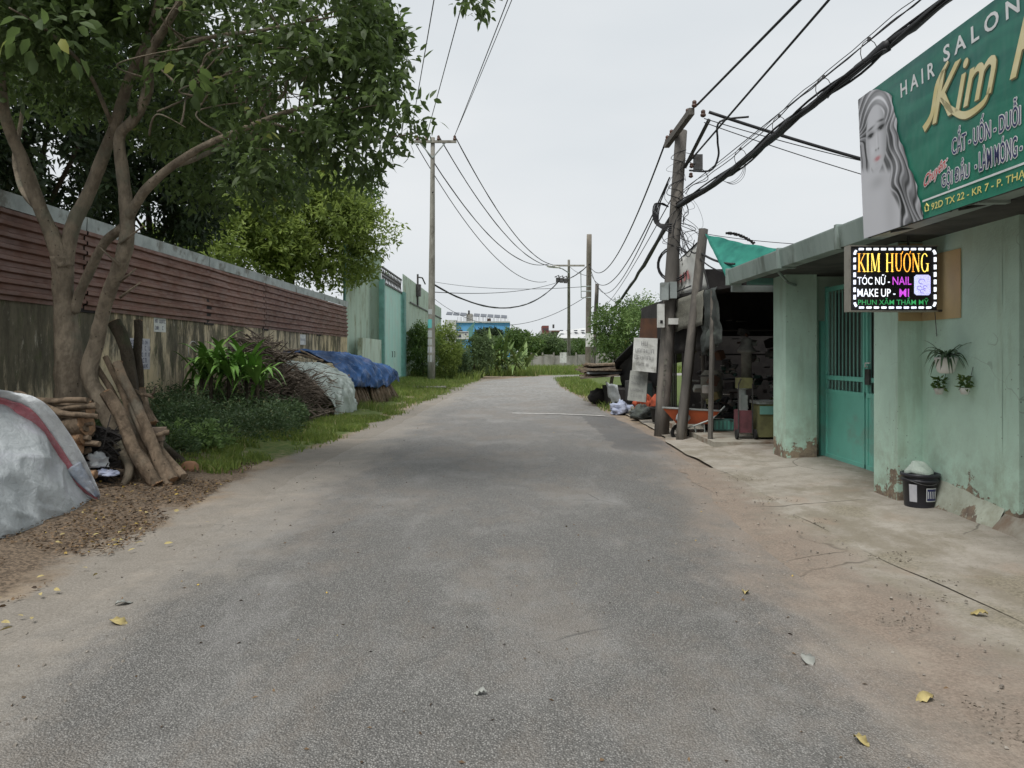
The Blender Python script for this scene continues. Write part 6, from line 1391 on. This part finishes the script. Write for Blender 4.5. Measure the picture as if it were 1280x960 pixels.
# weeds, shrubs and grass
g_ = np.random.default_rng(50)
def scatter_poly(n, fx, seed):
    g2 = np.random.default_rng(seed); return fx(g2, n)
def weeds(name, lab, cs, m, L, W, per, seed, cat='weeds', stems=True):
    Pt = []; Dn = []; g2 = np.random.default_rng(seed)
    for (x, y, h, r_) in cs:
        n = per; a = g2.random(n)*6.28; q_ = np.sqrt(g2.random(n))*r_; z = g2.random(n)**.8*h*(1-.55*(q_/r_)**2)
        Pt.append(np.stack([x+np.cos(a)*q_, y+np.sin(a)*q_, gz(x, y)+z+.02], 1)); Dn.append(np.stack([np.cos(a), np.sin(a), g2.normal(size=n)*.5+.5], 1)+g2.normal(size=(n, 3))*.4)
    Pt = np.concatenate(Pt); Dn = np.concatenate(Dn); n = len(Pt)
    v = np.array([mnoise.noise(Vector(p)*3.2) for p in Pt.tolist()]); k = v > -.22; Pt = Pt[k]; Dn = Dn[k]; n = len(Pt)
    o = leaves(name, Pt, Dn, L*(.6+.8*g2.random(n)), W*(.6+.8*g2.random(n)), m); return tag(o, lab, cat, None, 'stuff')
cs = []
for k in range(150):
    y = g_.uniform(10.4, 18.6); fx = np.interp(y, [10.2, 14.2, 15.8, 19.6], [-4.75, -4.15, -4.5, -5.2]); x = g_.uniform(-6.9, fx-.1)
    h = .55+.35*min(1, (fx-x)/1.2)*g_.random(); cs.append((x, y, h*(1 if y > 11.3 else .7), .38))
weeds('weed_thicket', 'dark low weed thicket filling the strip before the stained wall', cs, M['leaf_weed'], .075, .026, 420, 61)
cs = [(g_.uniform(-5.15, -4.6), g_.uniform(10.9, 12.2), .45, .22) for k in range(14)]
weeds('light_shrub', 'lighter green broad leaved weeds at the front of the thicket', cs, M['leaf_light'], .075, .05, 130, 62)
def grass_region(n, hf, seed, fn):
    g2 = np.random.default_rng(seed); y, x = fn(g2, n); d = np.array([mnoise.noise(Vector((a*.9, b_*.9, 0)))+.5*mnoise.noise(Vector((a*3, b_*3, 0))) for a, b_ in zip(x.tolist(), y.tolist())])
    k = d > -.25+.35*g2.random(n); x = x[k]; y = y[k]; return np.stack([x, y, gz(x, y)-.01], 1), hf*(.5+g2.random(len(x)))*(1+.6*d[k])
def reg1(g2, n): y = 9.8+g2.random(n)**1.1*11; e = np.interp(y, [9.8, 12, 15, 21], [-3.95, -3.65, -3.35, -3.1]); return y, e-g2.random(n)**1.2*1.1+.1*g2.normal(size=n)
B1, H1 = grass_region(26000, .085, 1, reg1)
def reg2(g2, n): y = 20+g2.random(n)*27; e = ledge(y)-.35-.15*g2.normal(size=n)-.5*np.clip((30-y)/8, 0, 1); return y, e-g2.random(n)*(e+6.4)*.98
B2, H2 = grass_region(42000, .14, 2, reg2)
B1 = np.concatenate([B1, B2]); H1 = np.concatenate([H1, H2])
tag(blades('grass_verge', B1, H1, M['grass'], w=.010, lean=.8), 'patchy grass verge along the left side of the road', 'grass', None, 'stuff')
def reg3(g2, n): y = 46+g2.random(n)*24; x = g2.random(n)*26-9; inside = (y < 56) & (x > ledge(np.minimum(y, 57))-.2); y2 = np.where(inside | (x > 2), y+16, y); y2 = np.where((x > 2), np.maximum(y2, 61.5+(x-4)*.55), y2); return np.where(inside, 60+g2.random(n)*14+np.maximum(0, x-2)*.4, y2), x
B3, H3 = grass_region(40000, .42, 3, reg3)
tag(blades('tall_grass', B3, H3, M['grass'], w=.03, lean=.7), 'tall bright grass beyond the bend in front of the grey wall', 'grass', None, 'stuff')
def reg4(g2, n): y = 21+g2.random(n)*30; e = redge(y)+.12+.1*g2.normal(size=n); return y, e+g2.random(n)**.8*1.9
B4, H4 = grass_region(22000, .15, 4, reg4)
tag(blades('grass_verge', B4, H4, M['grass'], w=.014, lean=.8), 'grass verge inside the bend on the right of the road', 'grass', None, 'stuff')
# leaf litter and twigs by the near left edge
g2 = np.random.default_rng(70); n = 12000; y = 3.2+g2.random(n)*7.6; x = -3.05-.11*(y-5)-np.abs(g2.normal(size=n))*1.0; k = (x > -6.4); x = x[k]; y = y[k]; n = len(x)
dd_ = np.array([mnoise.noise(Vector((a*1.3, b_*1.3, 0))) for a, b_ in zip(x.tolist(), y.tolist())]); k = dd_ > -.22+.5*(x > -3.2); x = x[k]; y = y[k]; n = len(x)
Pt = np.stack([x, y, gz(x, y)+.012+.02*g2.random(n)], 1); a = g2.random(n)*6.28
tag(leaves('leaf_litter', Pt, np.stack([np.cos(a), np.sin(a), g2.normal(size=n)*.15], 1), .02+.045*g2.random(n)**2, .005+.022*g2.random(n)**2, M['litter'], None, True, .35, tint=np.minimum(g2.random(n)*.93, 1)), 'brown leaf litter and twigs along the near left road edge', 'leaf litter', None, 'stuff')
n = 46; x = -2.85-np.abs(g2.normal(size=n))*.7; y = 3.6+g2.random(n)*4; a = g2.random(n)*6.28
tag(leaves('yellow_litter', np.stack([x, y, gz(x, y)+.03], 1), np.stack([np.cos(a), np.sin(a), .1+0*a], 1), .04+.04*g2.random(n), .018+.016*g2.random(n), M['yleaf'], None, True, .3), 'scattered yellow leaves among the brown litter on the left', 'leaf litter', None, 'stuff')
n = 260; y = 2.6+g2.random(n)**1.6*14; x = -2.6+5.4*g2.random(n); a = g2.random(n)*6.28
tag(leaves('road_litter', np.stack([x, y, np.array([rz(a_, b_)+.003 for a_, b_ in zip(x.tolist(), y.tolist())])], 1), np.stack([np.cos(a), np.sin(a), 0*a], 1), .012+.02*g2.random(n), .008+.012*g2.random(n), M['litter'], None, False, .3), 'tiny scattered leaf bits on the road', 'leaf litter', None, 'stuff')
gF = 'single fallen leaves on the road'
for (u, v, lab, s_, mm) in ((1010, 826, 'crumpled pale leaf near the lower right of the road', .075, 'board_grey'), (1156, 873, 'long yellow leaf at the lower right road edge', .065, 'yleaf'), (932, 741, 'small yellow leaf on the dusty right side of the asphalt', .05, 'yleaf'), (600, 870, 'pale leaf alone in the lower middle of the road', .04, 'board_grey'), (148, 776, 'yellow green leaf on the pale dust at left', .09, 'yleaf'), (155, 752, 'pale long leaf just above the yellow green one at left', .07, 'board_grey'), (1077, 928, 'pale broken leaf at the bottom right', .05, 'yleaf'), (1224, 771, 'yellow leaf on the mossy apron edge at right', .06, 'yleaf')):
    c = G(u, v, .03); c.z = rz(c.x, c.y)+.004; t = rnd.uniform(0, 6.28); mb = MB(); vs = []
    for i in range(7):
        s = i/6; w_ = s_*.28*math.sin(math.pi*(s*.9+.05)); p = c+Vector((math.cos(t), math.sin(t), 0))*s_*(s-.5)*2*.75+Vector((0, 0, .012*math.sin(s*5))); nrm = Vector((-math.sin(t), math.cos(t), 0)); vs += [p-nrm*w_*1.6+Vector((0, 0, .012)), p, p+nrm*w_*1.6+Vector((0, 0, .014*(i % 2)))]
    mb.add(vs, [f for i in range(6) for f in ((3*i, 3*i+1, 3*i+4, 3*i+3), (3*i+1, 3*i+2, 3*i+5, 3*i+4))]); o = mb.build('fallen_leaf', M[mm], None, True, .001); tag(o, lab, 'leaf', gF)
# pebbles on the right shoulder
mb = MB(); pr = random.Random(77)
for k in range(900):
    y = 2.6+pr.random()**1.5*9; x = pr.gauss(2.35, .45) if k < 650 else pr.gauss(-2.3, .5); s_ = pr.uniform(.004, .013)
    if -2 < x < 1.2 or k % 2: continue
    mb.box((x, y, (rz(x, y) if x < 2.75 else .05)+s_*.2), (s_*1.5, s_*1.2, s_), Matrix.Rotation(pr.random()*3, 3, 'Z') @ Matrix.Rotation(pr.random(), 3, 'X'), .6)
tag(mb.build('gravel', basic('pale gravel', (.32, .29, .25), (.17, .15, .13), 30, .9, 0)), 'loose pebbles on the dusty road shoulders', 'gravel', None, 'stuff')
n = 3200; g2 = np.random.default_rng(81); y = 2.4+g2.random(n)**1.4*8; x = 2.05+.9*g2.random(n)+.1*(y-4); v = np.array([mnoise.noise(Vector((a*2.2, b_*2.2, 4))) for a, b_ in zip(x.tolist(), y.tolist())]); k = v > .22; x = x[k]; y = y[k]; n = len(x)
M['dirt_bits'] = basic('dark dirt bits', (.13, .11, .085), (.07, .06, .048), 20, .95, 0)
a = g2.random(n)*6.28; tag(leaves('dirt_crumbs', np.stack([x, y, .048+.01*g2.random(n)], 1), np.stack([np.cos(a), np.sin(a), 0*a], 1), .008+.024*g2.random(n)**2, .004+.010*g2.random(n), M['dirt_bits'], None, False, .5), 'dark dirt crumbs and rotten leaf bits on the right shoulder', 'debris', None, 'stuff')

# ================================================================== BEYOND THE BEND
def bush(nm, u, v, Y, ru, rv, rd, lab, m, L, per, seed, cat='shrub', gap=(.9, -.2), nl=6, w_=.45, extra=(), droop=.1, group='bushes beyond the gate', sp=.4):
    cls = [cl(u, v, Y, ru, rv, rd, 1)]+[cl(*e) for e in extra]; base = G(u, HZ+EYE*F/Y); simple_tree(nm, base, P(u, v, Y), lab, cls, per, m, L, L*w_, seed, gap, droop, nl, sp, .09, group=group, cat=cat, limbs=4)
bush('roadside_shrub', 528, 438, 45, 17, 32, .9, 'dark green columnar shrub just left of the pale pole', M['leaf_mid'], .16, 900, 101, extra=((522, 420, 45.5, 10, 16, .6, .3),))
bush('roadside_shrub', 556, 440, 47, 18, 30, 1.2, 'yellow green shrub just right of the pale pole', M['leaf_lime'], .17, 900, 103, extra=((560, 425, 47, 20, 20, 1, .5),))
bush('roadside_shrub', 592, 444, 52, 24, 24, 1.5, 'pale green bushy shrub under the small sign board', M['leaf_far'], .2, 900, 105, extra=((600, 428, 52, 14, 12, 1, .3),))
bush('roadside_shrub', 571, 452, 49, 16, 16, 1, 'low dark shrub between the two brighter shrubs', M['leaf_weed'], .16, 600, 107)
bush('far_tree', 611, 419, 75, 15, 6, 2, 'dark rounded tree in front of the blue building', M['leaf_behind'], .3, 700, 109, 'tree', group='trees before the horizon')
bush('far_tree', 648, 424, 85, 16, 10, 2, 'mid green tree right of the blue building corner', M['leaf_mid'], .32, 600, 111, 'tree', group='trees before the horizon', extra=((638, 418, 86, 10, 8, 2, .3),))
for i, (u, v, ru, rv, lab) in enumerate(((664, 430, 14, 9, 'rounded light green tree just left of the grey far wall'), (684, 428, 16, 8, 'flat topped tree below the dark red roof house'), (676, 436, 22, 7, 'low wide tree behind the grey far wall'), (700, 436, 16, 8, 'tree directly left of the bend pole'), (722, 436, 15, 9, 'tree between the bend pole and brown pole'), (752, 430, 20, 14, 'tree behind the short dark pole'))):
    bush('far_tree', u, v, 96+3*i, ru, rv, 3, lab, M['leaf_far' if i % 2 else 'leaf_mid'], .38, 560, 120+2*i, 'tree', group='trees before the horizon', sp=.7)
bush('far_tree', 622, 433, 72, 16, 9, 1.5, 'light green tree low in front of the blue building', M['leaf_mid'], .28, 600, 151, 'tree', group='trees before the horizon')
bush('far_tree', 604, 432, 66, 12, 10, 1.5, 'pale green tree beside the small sign board', M['leaf_far'], .26, 600, 153, 'tree', group='trees before the horizon')
# right roadside tree
simple_tree('roadside_tree', (3.9, 30, 0), (4.3, 30, 3.0), 'bushy green tree beyond the scrap shack right of the road', [cl(770, 410, 30, 26, 26, 1.2, 1.5), cl(786, 395, 29, 20, 22, 1, .8), cl(762, 430, 29, 20, 28, 1, 1), cl(752, 398, 31, 10, 14, .7, .35), cl(792, 420, 28, 18, 30, 1, 1), cl(800, 388, 27, 16, 14, .9, .4)], 420, M['leaf_mid'], .15, .065, 141, (1.3, .0), droop=.2, nl=7, r=.12)
simple_tree('roadside_tree', (4.6, 23.5, 0), (4.6, 23.5, 2.6), 'light green sapling rising behind the black shack roof', [cl(805, 385, 24, 16, 13, .7, 1), cl(824, 392, 23, 12, 12, .5, .6), cl(795, 400, 24, 10, 12, .6, .4)], 160, M['leaf_light'], .13, .05, 143, (1.2, -.1), droop=.3, nl=6, r=.05, spread=.3)
# banana like plant with long fronds
bp_ = thing('banana_plant', G(632, 468), 'large spreading plant with long pale fronds beyond the bend', 'plant')
pr = random.Random(15); frm = basic('frond green', (.10, .17, .045), (.20, .27, .09), 1.2, .5, 0)
c0 = P(632, 460, 57)
for k in range(84):
    a = pr.uniform(0, 2*math.pi); s_ = c0+Vector((pr.uniform(-1.9, 1.7), pr.uniform(-.8, .8), pr.uniform(-.4, .5))); strap(s_, (math.cos(a), math.sin(a)*.6, 0), pr.uniform(1.5, 3.1), .28, pr.uniform(.3, .8), frm, 'frond', bp_, up0=pr.uniform(.6, 1.5))
# small palms at the right of it
# grey far wall
fw = thing('far_wall', (5, 84, 0), 'long grey block wall beyond the bend', 'wall'); M['farwall'] = basic('grey blocks', (.36, .35, .32), (.25, .24, .22), .8, .9, .1, 5, (1, 1, .5), dirt=(.18, .18, .15), dscale=.5)
for i in range(9):
    x0_ = 2.2+1.05*i*1.2; MB().span((x0_, 84, 0), (x0_+1.2, 84.2, 1.55+.12*(i % 3 == 1)+(.3 if i > 5 else 0))).build('wall_panel', M['farwall'], fw)
    MB().span((x0_-.1, 83.9, 0), (x0_+.08, 84.0, 1.9+(.2 if i > 5 else 0))).build('post', M['pole'], fw)
# small sign board with a green slanted panel
sg = thing('roadside_sign', P(576, 455, 50), 'small white sign board on a post with a green slanted panel behind', 'sign')
MB().tube([P(576, 472, 50), P(576, 420, 50)], .05, 6).build('post', M['pole'], sg)
MB().box(P(577, 419, 49.9), (.95, .06, .52)).build('board', M['board_white'], sg)
b = MB(); c_ = P(577, 419, 49.85); b.box(c_+Vector((-.15, 0, -.03)), (.22, .02, .18)); b.box(c_+Vector((.28, 0, .06)), (.08, .02, .08)); b.box(c_+Vector((0, 0, .19)), (.9, .02, .03)); b.build('sign_mark', M['ink_blue'], sg)
b = MB(); b.poly([P(583, 424, 50.3), P(590, 420, 50.3), P(594, 401, 50.3), P(584, 412, 50.3)], (0, .05, 0)); b.build('green_panel', M['greenframe'], sg)
# blue building with roof structures
bl = thing('factory_building', P(600, 430, 130), 'low bright blue building with solar panels on its roof', 'building')
M['bluewall'] = basic('bright blue sheet', (.10, .33, .62), (.13, .38, .66), .3, .6, 0); M['palewall'] = basic('pale far wall', (.55, .56, .55), (.45, .46, .46), .3, .8, 0); M['solar'] = plain('dark solar panel', (.06, .07, .09), .3)
def bx(u0, u1, v0, v1, Y, d, m, nm, par): a = P(u0, v1, Y); c = P(u1, v0, Y); return MB().span((a.x, Y, a.z), (c.x, Y+d, c.z)).build(nm, m, par)
bx(570, 637, 403, 446, 130, 16, M['bluewall'], 'wall', bl); bx(556, 570, 400, 446, 129, 16, M['palewall'], 'wall', bl)
bx(570, 637.5, 401.5, 403.2, 129.7, 16, M['palewall'], 'parapet', bl); bx(583, 590, 392, 402, 132, 4, M['farwall'], 'roof_box', bl); bx(585, 587, 388, 393, 132, 1, M['steel'], 'vent', bl); bx(609, 613, 398, 402, 132, 2, M['rust'], 'roof_box', bl)
for i in range(14):
    u = 572+4.6*i; v = 402
    for dxx in (0, 3): bx(u+dxx, u+dxx+.35, 396, 402, 131, .2, M['board_white'], 'strut', bl)
for i in range(9):
    u0_ = 557.5+8.6*i
    if 580 < u0_ < 588: continue
    v_ = 391.5+.062*(u0_-557)*.95; a = P(u0_, v_+2, 129.5); c = P(u0_+7.4, v_+2.6, 129.5); mb = MB(); mb.poly([a, c, c+Vector((0, 2.5, .6)), a+Vector((0, 2.5, .6))], (0, 0, .09)); mb.build('solar_panel', M['solar'], bl)
for i in range(6): bx(574+10*i, 578+10*i, 412, 418, 129.9, .05, M['solar'], 'window', bl)
# red roofed house far right of it and pale sheds
rh = thing('far_house', P(690, 430, 150), 'small far house with dark red top storey and tank', 'house')
bx(678, 686, 407, 418, 150, 6, basic('dark red wall', (.20, .07, .06), (.15, .06, .05), .5), 'upper_storey', rh); bx(676, 706, 413, 440, 152, 10, M['palewall'], 'wall', rh); bx(691, 693, 405.5, 410, 151, 1.5, M['steel'], 'tank', rh); bx(690, 703, 413, 414.3, 149, 3, M['rust'], 'ledge', rh)
for i in range(3): bx(679+2.4*i, 680.2+2.4*i, 410, 413, 149.95, .05, M['solar'], 'window', rh)
ps = thing('far_shed', P(725, 430, 140), 'long pale roofed shed behind the bend pole', 'shed')
a0 = P(694, 423, 140); a1 = P(742, 423, 140); b = MB(); b.poly([a0, a1, a1+Vector((-.5, 8, 2.2)), a0+Vector((1.5, 8, 1.6))], (0, 0, .1)); b.build('roof', M['palewall'], ps); bx(696, 741, 423, 446, 140.5, 7, M['farwall'], 'wall', ps)
for i in range(4): bx(700+9*i, 704+9*i, 412.5, 413.5, 143, 2, M['solar'], 'roof_rail', ps)
# far mass of trees along the horizon
g2 = np.random.default_rng(90); n = 26000; u = g2.uniform(-300, 1600, n); Yd = g2.uniform(170, 230, n); h = np.array([3.2+2.2*mnoise.noise(Vector((a*.02, 0, 0)))+1.6*mnoise.noise(Vector((a*.09, 3, 0))) for a in u.tolist()])*1.6
k = rg.random(n); Pt = np.stack([(u-CX)/F*200, Yd, h*k], 1)
tag(leaves('distant_wood', Pt, g2.normal(size=(n, 3)), 1.0+.8*g2.random(n), .8+.5*g2.random(n), M['leaf_far']), 'far line of trees along the horizon', 'woodland', None, 'stuff')
# driveway boards on the left verge
dv = thing('verge_plank', G(520, 487), 'grey weathered boards lying flat on the left grass verge', 'plank'); MB().box(G(522, 486)+Vector((0, 0, .10)), (2.6, 1.0, .06), Matrix.Rotation(.05, 3, 'Z')).build('board', M['twig'], dv); MB().box(G(536, 487)+Vector((0, 0, .12)), (1.6, .5, .05), Matrix.Rotation(-.08, 3, 'Z')).build('board', M['farwall'], dv)
print('objects', len(bpy.data.objects), 'tris', sum(len(m.polygons) for m in bpy.data.meshes))
